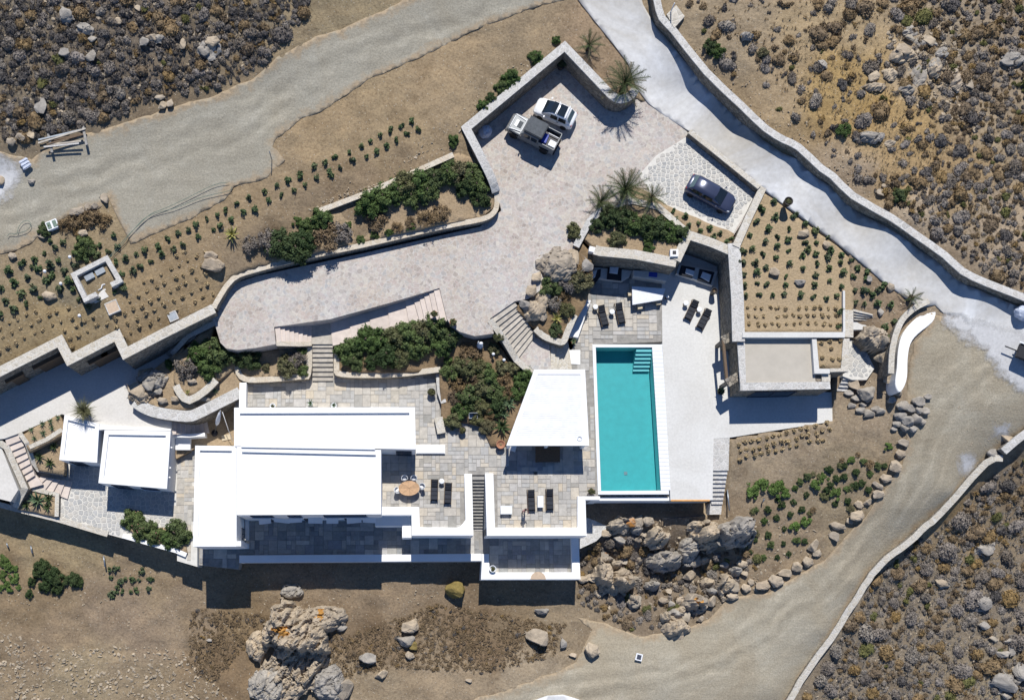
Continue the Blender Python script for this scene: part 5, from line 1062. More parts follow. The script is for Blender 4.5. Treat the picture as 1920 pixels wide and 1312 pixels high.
# garden chair, statue, lamps, pots
q = P(887,781,.4); root = thing('garden_chair', 'grey blue metal garden chair at the edge of the planting', 'chair', (q.x, q.y, .1), 0)
put('seat', box_mesh('seat', .72, .42, .05, 'grey_metal', .01), root, (0, 0, .42)); put('backrest', box_mesh('backrest', .72, .05, .45, 'grey_metal', .01), root, (0, .23, .45))
for sx in (-1, 1):
    put('armrest', box_mesh('armrest', .05, .46, .04, 'grey_metal'), root, (sx*.37, 0, .64))
    for sy in (-1, 1): put('leg', box_mesh('leg', .04, .04, .62 if sy < 0 else .44, 'grey_metal'), root, (sx*.35, sy*.19, 0))
q = P(962,841,.3); root = thing('white_chair', 'white chair in the pergola shade', 'chair', (q.x, q.y, 0), -.3)
put('seat', box_mesh('seat', .5, .5, .06, 'white_plastic', .02), root, (0, 0, .4)); put('backrest', box_mesh('backrest', .5, .05, .45, 'white_plastic', .02), root, (0, .25, .42))
for sx in (-1, 1):
    for sy in (-1, 1): put('leg', box_mesh('leg', .04, .04, .4, 'white_plastic'), root, (sx*.2, sy*.2, 0))
q = P(900,648,1.6); root = thing('garden_sculpture', 'white rounded garden sculpture below the driveway curve', 'sculpture', (q.x, q.y, 1.05))
put('body', lathe_mesh('body', [(.12, 0), (.25, .1), (.31, .35), (.26, .62), (.14, .78), (.1, .9)], 'statue_white', 18), root)
put('head', lathe_mesh('head', [(.06, .85), (.16, .95), (.18, 1.05), (.1, 1.17), (.02, 1.2)], 'statue_white', 14), root, (.06, .05, 0)); put('arm', tube_mesh('arm', [Vector((-.1, 0, .75)), Vector((-.2, .1, 1.0)), Vector((-.17, .2, 1.25))], [.09, .07, .04], 'statue_white', 8), root)
def lamp(label, x, y, z, h=.5):
    q = P(x, y, z+h); root = thing('garden_lamp', label, 'lamp', (q.x, q.y, z), 0, 'small globe garden lamps')
    put('post', tube_mesh('post', [Vector((0, 0, -.2)), Vector((0, 0, h-.05))], .03, 'grey_metal'), root); put('globe', lathe_mesh('globe', [(.03, h-.12), (.13, h-.04), (.15, h+.05), (.1, h+.14), (.02, h+.17)], 'statue_white', 14), root)
lamp('white globe lamp in the garden left of the garden stairs', 925,664,1.1); lamp('white globe lamp further down beside the garden stairs', 945,675,.9)
for i, (x, y) in enumerate(((131,482), (114,532), (149,592), (84,509))):
    q = G(x, y); lamp('white globe lamp among the seedlings %s' % ('above the service pit', 'left of the service pit', 'below the service pit', 'at the far left of the slope')[i], x, y, q.z, .45)
POT = {}
def pot(label, x, y, z, r=.28, h=.5, mat='clay', plant=None, pr=.4, cat='plant pot'):
    q = P(x, y, z+h); root = thing('plant_pot', label, cat, (q.x, q.y, z))
    put('pot', lathe_mesh('pot', [(r*.65, 0), (r*.95, h*.55), (r, h*.9), (r*1.08, h), (r*.9, h), (r*.85, h*.88)], mat, 18), root); put('soil', lathe_mesh('soil', [(r*.8, h*.85), (r*.02, h*.9)], 'dark_soil', 14), root)
    return root
PTS = [('white pot with small bush on the patio parapet corner', 924,1066,LOW,.30,.85,'white_plastic','bush',.28), ('small bushy pot beside the pool corner', 1109,921,0,.26,.4,'clay','bush',.42),
 ('clay pot with a tall spiky plant by the pergola', 939,833,0,.38,.6,'clay','none',.4), ('dark pot with standard plant on the terrace below the garden', 867,806,0,.30,.55,'dark_pot','bush',.36),
 ('round potted bush beside the terrace garden wall', 809,735,0,.34,.55,'dark_pot','bush',.42), ('dark pot with agave at the corner of the pool house', 1352,733,0,.30,.55,'dark_pot','agave',.55),
 ('tall dark pot with plant on the road edge', 1479,377,3.4,.36,.9,'dark_pot','bush',.32), ('dark pot with plant in the top corner of the parking court', 1053,120,2.6,.38,.7,'dark_pot','bush',.5),
 ('dark pot holding the feathery plant in the courtyard', 160,772,0,.38,.6,'dark_pot','feather',1.1), ('small white pot behind the house, left', 511,761,0,.25,.35,'white_plastic','bush',.2), ('small white pot behind the house, right', 626,760,0,.25,.35,'white_plastic','agave',.35),
 ('small pot with agave behind the house', 582,756,0,.2,.3,'white_plastic','agave',.42), ('potted shrub on the driveway edge beside the wide treads', 814,588,2.55,.26,.4,'clay','bush',.4), ('potted shrub at the curved end of the driveway', 849,604,2.6,.28,.4,'clay','bush',.42),
 ('tall dark urn in the shaded lounge corner', 1340,545,0,.26,.9,'dark_pot','none',.2), ('potted spiky plant at the end of the white garden bench', 1075,640,0,.2,.3,'clay','agave',.45), ('round clipped bush in a pot at the garden stairs', 934,632,1.6,.3,.5,'clay','bush',.62)]
POTS = [(pot(*p_[:7]), p_) for p_ in PTS]
tag(onto(put('round_board', prism_mesh('round_board', [(.70*math.cos(a), .70*math.sin(a)) for a in np.linspace(0, math.pi, 18)], .03, 0, 'tan_board')), 1009,1085.7,-2.295), 'half round tan board lying on the patio parapet', 'board')
for lab, x, y, rz in (('blue box at the left inside the service pit', 168,519,.5), ('blue box at the right inside the service pit', 188,509,.5)):
    q = P(x, y, 4.6); o = tag(put('equipment_box', box_mesh('equipment_box', .8, .5, .4, 'blue_box', .03), None, (q.x, q.y, 4.26), rz), lab, 'box', 'blue boxes'); put('lid', box_mesh('lid', .84, .54, .04, 'grey_metal', .01), o, (0, 0, .4))
tag(onto(put('white_pipe', tube_mesh('white_pipe', [Vector((-.3, -.2, .08)), Vector((0, 0, .1)), Vector((.05, .3, .08)), Vector((.3, .35, .08))], .06, 'white_plastic', 6)), 191,541,4.26), 'white bent pipe on the floor of the service pit', 'pipe')
for lab, x, y, m_, s in (('brown manhole cover below the service pit', 212,577,'tan_board',.95), ('grey manhole cover beside the retaining wall', 325,594,'grey_metal',.7)):
    q = G(x, y); o = tag(put('manhole_cover', box_mesh('manhole_cover', s, s, .12, m_, .01), None, (q.x, q.y, q.z+.06), .42), lab, 'cover'); put('frame', band_mesh('frame', [Vector((a*s*.54, b_*s*.54, 0)) for a, b_ in ((-1, -1), (1, -1), (1, 1), (-1, 1))], .08, .14, -.1, 'coping_grey', 0, True), o)
def hose(label, px, r=.022):
    pts = []
    for q in smoothline(px, 6): g_ = G(*q); pts.append(Vector((g_.x, g_.y, g_.z+.24)))
    tag(put('garden_hose', tube_mesh('garden_hose', pts, r, 'hose_green', 5)), label, 'hose')
hose('green garden hose running from the service pit over the gravel', [(206,484),(225,462),(240,445),(265,420),(285,403),(310,393),(345,377),(400,350),(430,344)])
hose('second green hose beside the long one on the gravel', [(207,486),(228,464),(250,435),(280,407),(330,392),(380,372),(430,360),(434,352)])
hose('loop of green hose at the left edge of the gravel', [(16,445),(20,440),(33,440),(37,428),(45,418),(55,416),(60,424),(52,434),(34,440)])
q = G(510,300); tag(put('marker_post', tube_mesh('marker_post', [Vector((0, 0, 0)), Vector((0, 0, 1.6))], .04, 'grey_metal', 6), None, q), 'thin metal marker post on the gravel road', 'post')
q = G(1197,1231); o = tag(put('solar_panel', box_mesh('solar_panel', .62, .66, .08, 'white_plastic', .01), None, (q.x, q.y, q.z+.2), -.25), 'small white framed panel lying on the track', 'panel'); put('cell', box_mesh('cell', .4, .44, .02, 'shutter'), o, (0, 0, .075))
for i, (x, y, l_) in enumerate(((1364,938,1.9),(62,1030,.7),(17,1022,.4),(198,1052,1.0))):
    q = G(x, y); tag(put('pipe', tube_mesh('pipe', [Vector((-.1, .5*l_, .35)), Vector((.05, -.5*l_, .3))], .07, 'grey_metal', 8), None, q), ('long grey pipe leaning beside the deck stairs', 'short grey pipe on the lower left slope', 'short grey pipe at the far lower left edge', 'grey pipe sticking out of the lower left slope')[i], 'pipe')
q = G(1428,942); tag(put('pipe', tube_mesh('pipe', [Vector((0, .25, .7)), Vector((0, -.1, 0))], .06, 'grey_metal', 8), None, q), 'short grey pipe among the green bushes', 'pipe')
# building planks stacked on trestles, crates
q = G(125,266); root = thing('plank_stack', 'long planks and gutters laid on trestles at the scrub edge', 'planks', (q.x, q.y, q.z), .22)
for i, (y, l_, m_) in enumerate(((.5, 4.0, 'grey_metal'), (.34, 4.2, 'step_stone'), (.16, 2.4, 'dark_wood'), (-.02, 3.2, 'dark_wood'), (-.3, 2.7, 'step_stone'), (-.46, 3.0, 'coping_grey'))):
    put('plank', box_mesh('plank', l_, .13, .05, m_), root, (R.uniform(-.4, .4), y, .4+.06*(i % 2)), R.uniform(-.12, .12))
for x in (-1.3, 1.7): put('trestle', merge_mesh('trestle', [(box_mesh('b', .22, 1.7, .06, 'pale_wood'), T(x, 0, .33)), (box_mesh('b', .06, .06, .36, 'pale_wood'), T(x, .8, 0)), (box_mesh('b', .06, .06, .36, 'pale_wood'), T(x, -.8, 0))], 'step_dark'), root)
q = G(100,424); root = thing('plant_crate', 'white crate with green trays beside the gravel', 'crate', (q.x, q.y, q.z), .4); put('box', box_mesh('box', 1.0, .8, .35, 'white_plastic', .02), root)
for x in (-.25, .25): put('tray', box_mesh('tray', .34, .6, .05, 'hose_green', .01), root, (x, 0, .33))
q = G(50,310); root = thing('canister_stack', 'small stack of pale sacks on the lime stain', 'sacks', (q.x, q.y, q.z+.2), .6)
for i in range(3): put('sack', box_mesh('sack', .8, .28, .18, 'plastic_bag', .06), root, (0, -.3+i*.3, .02), R.uniform(-.1, .1))
# plinth with sign post by the top wall
tag(prism('stone_plinth', [(1250,27),(1268,10),(1284,31),(1264,53)], 4.95, 2, 'coping'), 'square stone plinth behind the road wall at the top', 'plinth')
tag(put('sign_post', tube_mesh('sign_post', [P(1258,22,5.0)-Vector((0, 0, 1)), P(1258,22,5.0)+Vector((0, 0, 1.2))], .05, 'white_plastic', 8)), 'thin white post at the stone plinth', 'post')
tag(put('handrail', merge_mesh('handrail', [(band_mesh('b', PX([(1242,972),(1318,966)], -1.7), .06, -1.7, -1.78, 'dark_metal'), T())]+[(box_mesh('b', .05, .05, 1.0, 'dark_metal'), Matrix.Translation(tuple(P(x, 972-(x-1242)*.08, -1.75)-Vector((0, 0, 1.0))))) for x in (1244, 1256, 1309, 1317)], 'dark_metal')), 'dark handrail above the rocks below the pool', 'handrail')

# ------------------------------------------------------------------ person standing on the sun terrace
q = P(984,956,1.2); root = thing('person', 'person in reddish shirt and dark shorts standing beside a lounger', 'person', (q.x, q.y, .01), math.radians(-60))
def skin_mesh(name, vs_, es, mat, sub=2):
    me = bpy.data.meshes.new(name); me.from_pydata([v_[:3] for v_ in vs_], es, []); o = bpy.data.objects.new(name, me); COL.objects.link(o)
    o.modifiers.new('skin', 'SKIN'); sd_ = me.skin_vertices[0].data
    for i, v_ in enumerate(vs_): sd_[i].radius = (v_[3], v_[4] if len(v_) > 4 else v_[3])
    sd_[0].use_root = True; m2 = o.modifiers.new('sub', 'SUBSURF'); m2.levels = sub; m2.render_levels = sub
    dg = bpy.context.evaluated_depsgraph_get(); me2 = bpy.data.meshes.new_from_object(o.evaluated_get(dg)); bpy.data.objects.remove(o)
    me2.materials.clear(); setmat(me2, mat); me2.polygons.foreach_set('use_smooth', [True]*len(me2.polygons)); me2.name = name; return me2
bv_ = [(0,0,.95,.13,.16),(0,0,1.15,.12,.15),(0.01,0,1.35,.13,.17),(0.01,0,1.47,.06),(.02,0,1.56,.055),(.03,0,1.66,.095,.085),(.03,0,1.74,.08,.075),
 (0.01,.18,1.40,.06),(.06,.24,1.15,.045),(.22,.18,1.02,.036),(.30,.15,1.02,.03),(0.01,-.18,1.40,.06),(.0,-.25,1.14,.045),(.12,-.24,.92,.036),(.17,-.23,.85,.03),
 (0,.10,.88,.10),(.03,.11,.5,.07),(0,.12,.10,.045),(.13,.13,.04,.04),(0,-.10,.88,.10),(.0,-.11,.5,.07),(-.04,-.12,.10,.045),(.09,-.13,.04,.04)]
be_ = [(0,1),(1,2),(2,3),(3,4),(4,5),(5,6),(2,7),(7,8),(8,9),(9,10),(2,11),(11,12),(12,13),(13,14),(0,15),(15,16),(16,17),(17,18),(0,19),(19,20),(20,21),(21,22)]
me = skin_mesh('body', bv_, be_, 'skin')
me.materials.append(MAT['shirt']); me.materials.append(MAT['shorts'])
for p_ in me.polygons:
    c_ = p_.center
    p_.material_index = 1 if .98 < c_.z < 1.47 and abs(c_.y) < .27 and not (c_.z < 1.2 and abs(c_.y) > .19) else (2 if .5 < c_.z <= .98 and abs(c_.y) < .21 else 0)
bo = put('body', me, root)
put('hair', lathe_mesh('hair', [(.10, 1.70), (.112, 1.76), (.09, 1.83), (.04, 1.86), (.005, 1.865)], 'hair', 14), root, (.015, 0, 0))
for s, b0 in ((1, (.30, .15, 1.02)), (-1, (.17, -.23, .85))):
    for k in range(5):
        yy = (k-2)*.018; ln = (.05, .075, .08, .075, .06)[k]
        a_ = Vector(b0)+Vector((.015, yy, 0)); put('finger', tube_mesh('finger', [a_, a_+Vector((ln*.6, yy*.2, -.012)), a_+Vector((ln, yy*.2, -.04))], [.009, .008, .006], 'skin', 6), bo)
put('nose', lathe_mesh('nose', [(.012, 0), (.016, .012), (.004, .04)], 'skin', 8), bo, (.122, 0, 1.655))
for s in (-1, 1):
    put('eye', lathe_mesh('eye', [(.003, -.008), (.011, 0), (.003, .008)], 'hair', 8), bo, (.116, s*.034, 1.69)); put('ear', lathe_mesh('ear', [(.006, -.025), (.014, 0), (.006, .025)], 'skin', 8), bo, (.03, s*.086, 1.675))
put('mouth', box_mesh('mouth', .01, .04, .008, 'shirt'), bo, (.115, 0, 1.622))
# ------------------------------------------------------------------ plants: shared meshes
def leafquads(c, nrm, size, rng, asp=1.6):
    """c: centres, nrm: facing, size: per leaf -> verts, quads"""
    n = len(c); nrm = nrm/np.maximum(np.linalg.norm(nrm, axis=1, keepdims=True), 1e-6)
    r_ = rng.normal(size=(n, 3)); u = np.cross(nrm, r_); u /= np.maximum(np.linalg.norm(u, axis=1, keepdims=True), 1e-6); v_ = np.cross(nrm, u)
    u = u*size[:, None]*0.5*asp; v_ = v_*size[:, None]*0.5
    V_ = np.stack([c-u, c-v_*.9+u*.1, c+u, c+v_*.9+u*.1], 1).reshape(-1, 3)
    return V_, np.arange(4*n).reshape(n, 4)
def dome_core(rng, sub=1, h=.62, r=.86, amp=.16):
    bm = bmesh.new(); bmesh.ops.create_icosphere(bm, subdivisions=sub, radius=1); s_ = Vector(rng.normal(size=3)*9)
    V_ = []
    for q in bm.verts:
        k = r*(1+amp*noise.noise(q.co*2.3+s_)); V_.append((q.co.x*k, q.co.y*k, max(-.05, q.co.z*h*k)))
    f = np.array([[q.index for q in p_.verts]+[p_.verts[2].index] for p_ in bm.faces]); tri = [[q.index for q in p_.verts] for p_ in bm.faces]; bm.free()
    return np.array(V_), tri
def cushion(name, mat, seed, n=420, h=.66, size=.105, lobes=3, sub=2):
    """a cushion shrub: several twiggy domes grown together, ragged outline"""
    rng = np.random.default_rng(seed); VV, FF = [], []; off = 0; m_ = rng.integers(2, lobes+2)
    for L_ in range(m_):
        r_ = 1.0*rng.uniform(.42, .78) if m_ > 1 else 1; a = rng.uniform(0, 6.28); d0 = (1-r_)*rng.uniform(.55, 1.15)
        ox_, oy_ = math.cos(a)*d0, math.sin(a)*d0
        cv, ct_ = dome_core(rng, sub, h*rng.uniform(.8, 1.25), .89, .26); cv = cv*r_+np.array([ox_, oy_, 0])
        k_ = max(40, int(n*r_*r_/m_*2.2)); d = rng.normal(size=(k_, 3)); d[:, 2] = np.abs(d[:, 2])*1.1; d /= np.linalg.norm(d, axis=1, keepdims=True)
        c = d*(.88+np.abs(rng.normal(size=k_))*.11)[:, None]; c[:, 2] *= h*1.1; c = c*r_+np.array([ox_, oy_, 0])
        V_, q_ = leafquads(c, d+rng.normal(size=(k_, 3))*.9, size*rng.uniform(.5, 1.4, k_), rng, 1.7)
        VV += [cv, V_]; FF += [tuple(q+off for q in x) for x in ct_]; off += len(cv); FF += [tuple(x+off) for x in q_]; off += len(V_)
    return mesh(name, np.vstack(VV), FF, mat)
def bushmesh(name, mat, seed, n=4200, clumps=30, h=.72, size=.072, spread=.24):
    rng = np.random.default_rng(seed); d = rng.normal(size=(clumps, 3)); d[:, 2] = np.abs(d[:, 2]); d /= np.linalg.norm(d, axis=1, keepdims=True)
    cc = d*rng.uniform(.35, .82, (clumps, 1)); w_ = rng.integers(0, clumps, n); e_ = rng.normal(size=(n, 3)); e_ /= np.linalg.norm(e_, axis=1, keepdims=True)
    c = cc[w_]+e_*spread*rng.uniform(.45, 1.08, (n, 1)); c[:, 2] = np.maximum(.02, c[:, 2]*h+.08)
    V_, q_ = leafquads(c, e_+rng.normal(size=(n, 3))*.6+np.array([0, 0, .4]), size*rng.uniform(.6, 1.35, n), rng, 1.9)
    return fastmesh(name, V_, q_, mat)
def tuft(name, mat, seed, n=40, h=1.0, lean=.5, wd=.10, curl=.3):
    """upright blades from one root"""
    rng = np.random.default_rng(seed); v = []; f = []
    for i in range(n):
        a = rng.uniform(0, 6.283); l_ = rng.uniform(.1, lean); ln = h*rng.uniform(.6, 1.1); w_ = wd*rng.uniform(.6, 1.2)
        d = np.array([math.cos(a), math.sin(a), 0]); s_ = np.array([-d[1], d[0], 0]); k = len(v)
        b0 = d*.06*rng.random(); b1 = b0+d*l_*ln*.5+np.array([0, 0, ln*.6]); b2 = b0+d*(l_+curl*rng.random())*ln+np.array([0, 0, ln*(1-.35*l_)])
        v += [b0-s_*w_*.3, b0+s_*w_*.3, b1+s_*w_*.5, b1-s_*w_*.5, b2]; f += [(k, k+1, k+2, k+3), (k+3, k+2, k+4)]
    return mesh(name, v, f, mat)
CUSH = {c_: [cushion('shrub', 'shrub_'+c_, 10+i*7+k) for k in range(6)] for i, c_ in enumerate(('grey', 'brown', 'dark', 'olive'))}
BUSH = {c_: [bushmesh('foliage', 'leaf_'+c_, 50+i*7+k) for k in range(3)] for i, c_ in enumerate(('green', 'olive', 'dark'))}
BUSH['bright'] = [bushmesh('foliage', 'leaf_bright', 90+k, 1300, 14, .4, .12) for k in range(2)]
BUSH['grey'] = [bushmesh('foliage', 'shrub_grey', 95+k, 1800) for k in range(2)]; BUSH['dry'] = [bushmesh('foliage', 'shrub_brown', 97+k, 1500) for k in range(2)]
SEED_ = [bushmesh('seedling', 'leaf_seedling', 120+k, 130, 6, 1.15, .34, .38) for k in range(4)]
STRAW = [cushion('dry_tuft', 'straw', 140+k, 130, 1.25, .34, 1, 1) for k in range(4)]
def gsurf(x, y):
    """highest surface of land or bed under a picture point"""
    return G(x, y)
BEDZ = []
for o in list(COL.objects):
    if o.type == 'MESH' and o.name.split('.')[0] in ('planting_bed', 'roof_garden', 'planter_soil') and not o.parent:
        BEDZ.append(o)
DG = bpy.context.evaluated_depsgraph_get()
from mathutils.bvhtree import BVHTree
BT = [BVHTree.FromPolygons([tuple(v_.co) for v_ in o.data.vertices], [tuple(p_.vertices) for p_ in o.data.polygons]) for o in BEDZ+[bpy.data.objects[n] for n in ('ground', 'drive', 'courtyard', 'terrace', 'bungalow_terrace', 'pool_walk', 'west_yard', 'pool_deck', 'gravel_road', 'dirt_track', 'concrete_road')]]
C0 = Vector((0, 0, H))
def hit(x, y):
    """where the sight line through a picture point first meets soil or paving"""
    d = (P(x, y, -20)-C0).normalized(); best = None
    for b_ in BT:
        r_ = b_.ray_cast(C0, d)
        if r_[0] is not None and (best is None or r_[3] < best[1]): best = (r_[0], r_[3])
    return best[0]
def plant1(name, me, x, y, s, label, cat, group, rz=None, lift=0.0, zs=1.0):
    q = hit(x, y); return tag(put(name, me, None, (q.x, q.y, q.z+lift), R.uniform(0, 6.28) if rz is None else rz, (s, s, s*zs)), label, cat, group)
# seedlings set out in rows
def z4(l, ox, oy): return [(a/4+ox, b_/4+oy) for a, b_ in l]
S1 = z4([(1172,905),(1215,970),(1088,950),(1128,1005),(1012,975),(1054,1050),(935,1015),(980,1095),(865,1060),(900,1145),(792,1100),(828,1175),(703,1140),(728,1205),(595,1180),(630,1255),(517,1220),(555,1285),(432,1255),(330,1295)], 480, 0) + z4([(65,125),(160,85),(238,45),(95,200),(193,150),(280,115),(372,75),(330,10),(460,20),(560,5),(0,260)], 480, 328) + z4([(1870,170),(1780,215),(1910,265),(1825,285),(1695,265),(1635,300),(1735,340),(1552,335),(1662,380),(1475,375),(1597,412),(1415,410),(1485,465),(1335,440),(1262,485),(1370,520),(1190,530),(1302,558),(1092,565),(1215,590),(1022,595),(1130,650),(948,625),(1058,690),(893,545),(857,450),(998,720),(920,750),(870,660)], 0, 328)
for x, y in S1: plant1('seedling', R.choice(SEED_), x, y, R.uniform(.25, .40), 'small green seedling in the long double row beside the gravel road', 'seedling', 'seedlings in the row along the gravel road')
S2 = z4([(812,575),(735,605),(935,845),(550,855),(520,800),(483,725),(565,680),(485,510),(412,550),(340,585),(262,635),(445,640),(380,670),(165,665),(300,710),(70,720),(210,770),(385,775),(110,805),(345,790),(257,850),(155,895),(12,850),(300,920),(45,945),(200,965),(105,1015),(10,1050),(755,525),(745,935),(600,930),(650,640),(640,520),(680,560),(600,500),(650,600),(380,500),(400,740),(670,985),(860,880),(450,860),(240,690)], 0, 328)
for x, y in S2: plant1('seedling', R.choice(SEED_), x, y, R.uniform(.24, .5), 'bushy green seedling on the slope around the service pit', 'seedling', 'seedlings around the service pit')
S3 = z4([(40,200),(45,320),(190,310),(275,375),(155,410),(355,425),(70,470),(145,485),(440,475),(365,515),(65,540),(150,570),(460,570),(250,610),(355,590),(445,630),(540,600),(540,660),(65,625),(160,670),(365,670),(258,705),(455,700),(550,735),(355,750),(135,760),(125,830),(345,825),(460,800),(545,840),(28,905),(125,895),(235,905),(335,915),(437,930),(530,1030),(525,1135),(280,510),(290,560),(520,910)], 1440, 328) + z4([(1870,265),(1835,350),(1910,410),(1890,505),(1775,450),(1800,560),(1880,600),(1725,570),(1725,660),(1825,660),(1900,695),(1735,745),(1835,735),(1740,830),(1840,815),(1750,905),(1855,900),(1910,820)], 960, 328)
for x, y in S3: plant1('seedling', R.choice(SEED_), x, y, R.uniform(.25, .46), 'small green seedling on the planted roof of the pool house', 'seedling', 'seedlings on the planted roof')
S4 = z4([(620,640),(670,695),(635,760),(745,725),(725,785),(655,865),(710,870),(750,875),(820,860),(865,830),(650,955),(715,970),(810,960),(910,975),(872,1135),(845,1225),(900,1220),(950,1100),(780,900)], 1440, 328)
for x, y in S4: plant1('seedling', R.choice(SEED_), x, y, R.uniform(.26, .44), 'small green seedling on the slope between planted roof and white bench', 'seedling', 'seedlings above the white bench')
S5 = z4([(1205,275),(1230,340),(1300,310),(1325,380),(1400,365),(1408,425),(1480,400),(1560,440),(1505,465),(1645,480),(1600,505)], 960, 328)
for x, y in S5: plant1('seedling', R.choice(SEED_), x, y, R.uniform(.26, .36), 'small green seedling in the narrow bed beside the parking bay', 'seedling', 'seedlings by the parking bay')
S6 = z4([(545,385),(635,380),(700,440),(610,465),(805,415),(830,325),(840,220),(890,380),(925,270),(935,135),(1095,80),(1210,50),(1270,10),(1210,135),(1300,100),(1355,20),(1105,195),(1080,235),(1230,225),(1235,315),(1140,335),(1460,55),(1510,50),(740,345),(715,300),(760,525),(640,570),(660,640),(755,635),(915,615),(855,610),(545,610),(505,695),(605,740),(710,740),(795,710),(880,170),(1150,150),(1290,200),(1400,110),(1340,180),(1390,230)], 1280, 860)
for i, (x, y) in enumerate(S6): plant1('young_bush', R.choice(BUSH['dark'] if i % 3 else BUSH['green']), x, y, R.uniform(.28, .5), 'small dark green bush on the slope above the boulder row', 'bush', 'small bushes above the boulder row', zs=.9)
for k in range(34):
    x, y = 1400+R.random()*260, 835+R.random()*215
    if inside([x], [y], [(1400,905),(1470,890),(1560,865),(1650,835),(1665,880),(1600,950),(1540,1000),(1470,1045),(1400,1040)])[0]: plant1('low_bush', R.choice(BUSH['olive' if k % 3 else 'dry']), x, y, R.uniform(.3, .6), 'low dusty olive bush on the slope above the boulder row', 'bush', 'dusty bushes above the boulder row', zs=.7)
for x, y, s in ((1412,917,.9),(1430,910,.95),(1448,915,.8),(1463,910,.75),(1468,922,.8),(1408,928,.6),(1530,906,.7),(1543,896,.6),(1565,925,.75),(1492,988,.7),(1508,976,.7),(1597,862,.5),(1665,836,.5)):
    plant1('ground_cover', R.choice(BUSH['bright']), x, y, s, 'bright green spreading cushion on the slope above the track', 'plant', 'bright green cushions above the track', zs=.75)
for x, y, s in ((5,1050,.8),(14,1062,.7),(25,1068,.6),(8,1080,.7),(25,1085,.7),(15,1095,.5),(2,1103,.5),(18,1103,.45),(34,1101,.4)):
    plant1('ground_cover', R.choice(BUSH['bright']), x, y, s, 'light green low bush at the lower left edge', 'plant', 'light green bushes at the lower left', zs=.8)
for x, y, s in ((82,1062,.95),(98,1080,1.05),(112,1088,.95),(86,1098,.8),(72,1075,.7),(108,1105,.7),(140,1086,.9),(150,1093,.5),(60,1090,.5),(56,1113,.5)):
    plant1('young_bush', R.choice(BUSH['dark']), x, y, s, 'dark green bush on the lower left slope', 'bush', 'dark green bushes on the lower left slope')
for k in range(26):
    x, y = 205+R.random()*80, 1062+R.random()*55; plant1('seedling', R.choice(SEED_), x, y, R.uniform(.24, .38), 'tiny seedling on the bare soil left of the house', 'seedling', 'tiny seedlings on the lower slope')
# dry straw tufts in rows
def rows(poly, a, b_, label, group, smin=.19, smax=.29, jit=2.0):
    xs = [q[0] for q in poly]; ys = [q[1] for q in poly]; c_ = Vector((sum(xs)/len(xs), sum(ys)/len(ys)))
    for i in range(-40, 41):
        for j in range(-40, 41):
            x, y = c_.x+i*a[0]+j*b_[0]+R.uniform(-jit, jit), c_.y+i*a[1]+j*b_[1]+R.uniform(-jit, jit)
            if inside([x], [y], poly)[0] and R.random() < .93: plant1('dry_tuft', R.choice(STRAW), x, y, R.uniform(smin, smax), label, 'dry tuft', group, lift=-.03)
rows([(-5,605),(60,585),(120,570),(150,575),(210,600),(240,545),(250,530),(300,500),(340,470),(385,462),(410,500),(398,560),(300,610),(238,645),(222,615),(205,618),(130,660),(118,625),(100,625),(-5,680)], (17,-8), (7,17), 'dry straw tuft in the rows on the slope above the retaining wall', 'straw tufts above the retaining wall')
rows([(1396,564),(1577,564),(1577,621),(1396,621)], (13.6,0), (2,15), 'dry straw tuft in the rows on the planted roof', 'straw tufts on the planted roof', .2, .28, 1.5)
rows([(1375,830),(1480,805),(1562,790),(1566,822),(1500,838),(1380,862)], (13,-3), (2,13), 'dry straw tuft in the rows below the pool deck', 'straw tufts below the pool deck', .24, .32, 1.5)
pso = bpy.data.objects['pool_house']
for x, y in ((1540,643),(1556,640),(1575,640),(1558,655),(1541,672),(1560,674),(1573,674),(1543,686)):
    q = P(x, y, 3.1); tag(put('dry_tuft', R.choice(STRAW), None, (q.x, q.y, 3.08), 0, .24), 'dry straw tuft in the square planter on the pool house', 'dry tuft', 'straw tufts in the roof planter')
# bushes
def bush(kind, x, y, r, label, group=None, zs=1.0, lift=0.0):
    q = hit(x, y); root = thing('bush', label, 'bush', (q.x, q.y, q.z+lift), R.uniform(0, 6.28), group)
    put('foliage', R.choice(BUSH[kind]), root, (0, 0, 0), None, (r, r, r*zs))
    put('stem', tube_mesh('stem', [Vector((0, 0, -.1)), Vector((.05*r, 0, .4*r)), Vector((-.05*r, .05*r, .7*r*zs))], [.09*r, .06*r, .03*r], 'bark', 6), root)
for k, x, y, r in (('green',690,384,1.5),('green',718,372,1.5),('green',745,362,1.4),('olive',762,350,1.5),('green',785,348,1.6),('green',812,338,1.5),('green',838,330,1.5),('olive',860,326,1.4),('green',885,330,1.4),('green',893,352,1.3),('dark',900,375,1.1),('green',800,362,1.4),('green',770,372,1.3),('dark',870,350,1.2)):
    bush(k, x, y, r, 'green bush in the hedge above the driveway wall', 'hedge bushes above the driveway')
for k, x, y, r in (('dark',528,462,1.8),('dark',556,472,1.7),('dark',572,455,1.4)): bush(k, x, y, r, 'dark green bush hanging over the driveway wall', 'dark bushes over the driveway wall')
for k, x, y, r in (('grey',505,452,1.3),('dry',610,448,1.6),('grey',640,438,1.2),('dry',705,415,1.2),('dry',800,412,1.1),('dry',825,402,1.1),('dry',745,428,.7),('dry',770,418,.7),('grey',470,460,1.1)): bush(k, x, y, r, 'dry brownish bush in the bed above the driveway', 'dry bushes above the driveway', .8)
for k, x, y, r in (('green',604,412,1.2),('green',575,425,.9),('bright',650,425,.6),('bright',557,415,.6),('green',676,450,.5),('green',702,442,.5),('green',730,437,.5),('bright',770,425,.5)): bush(k, x, y, r, 'small fresh green bush in the bed above the driveway', 'small green bushes above the driveway')
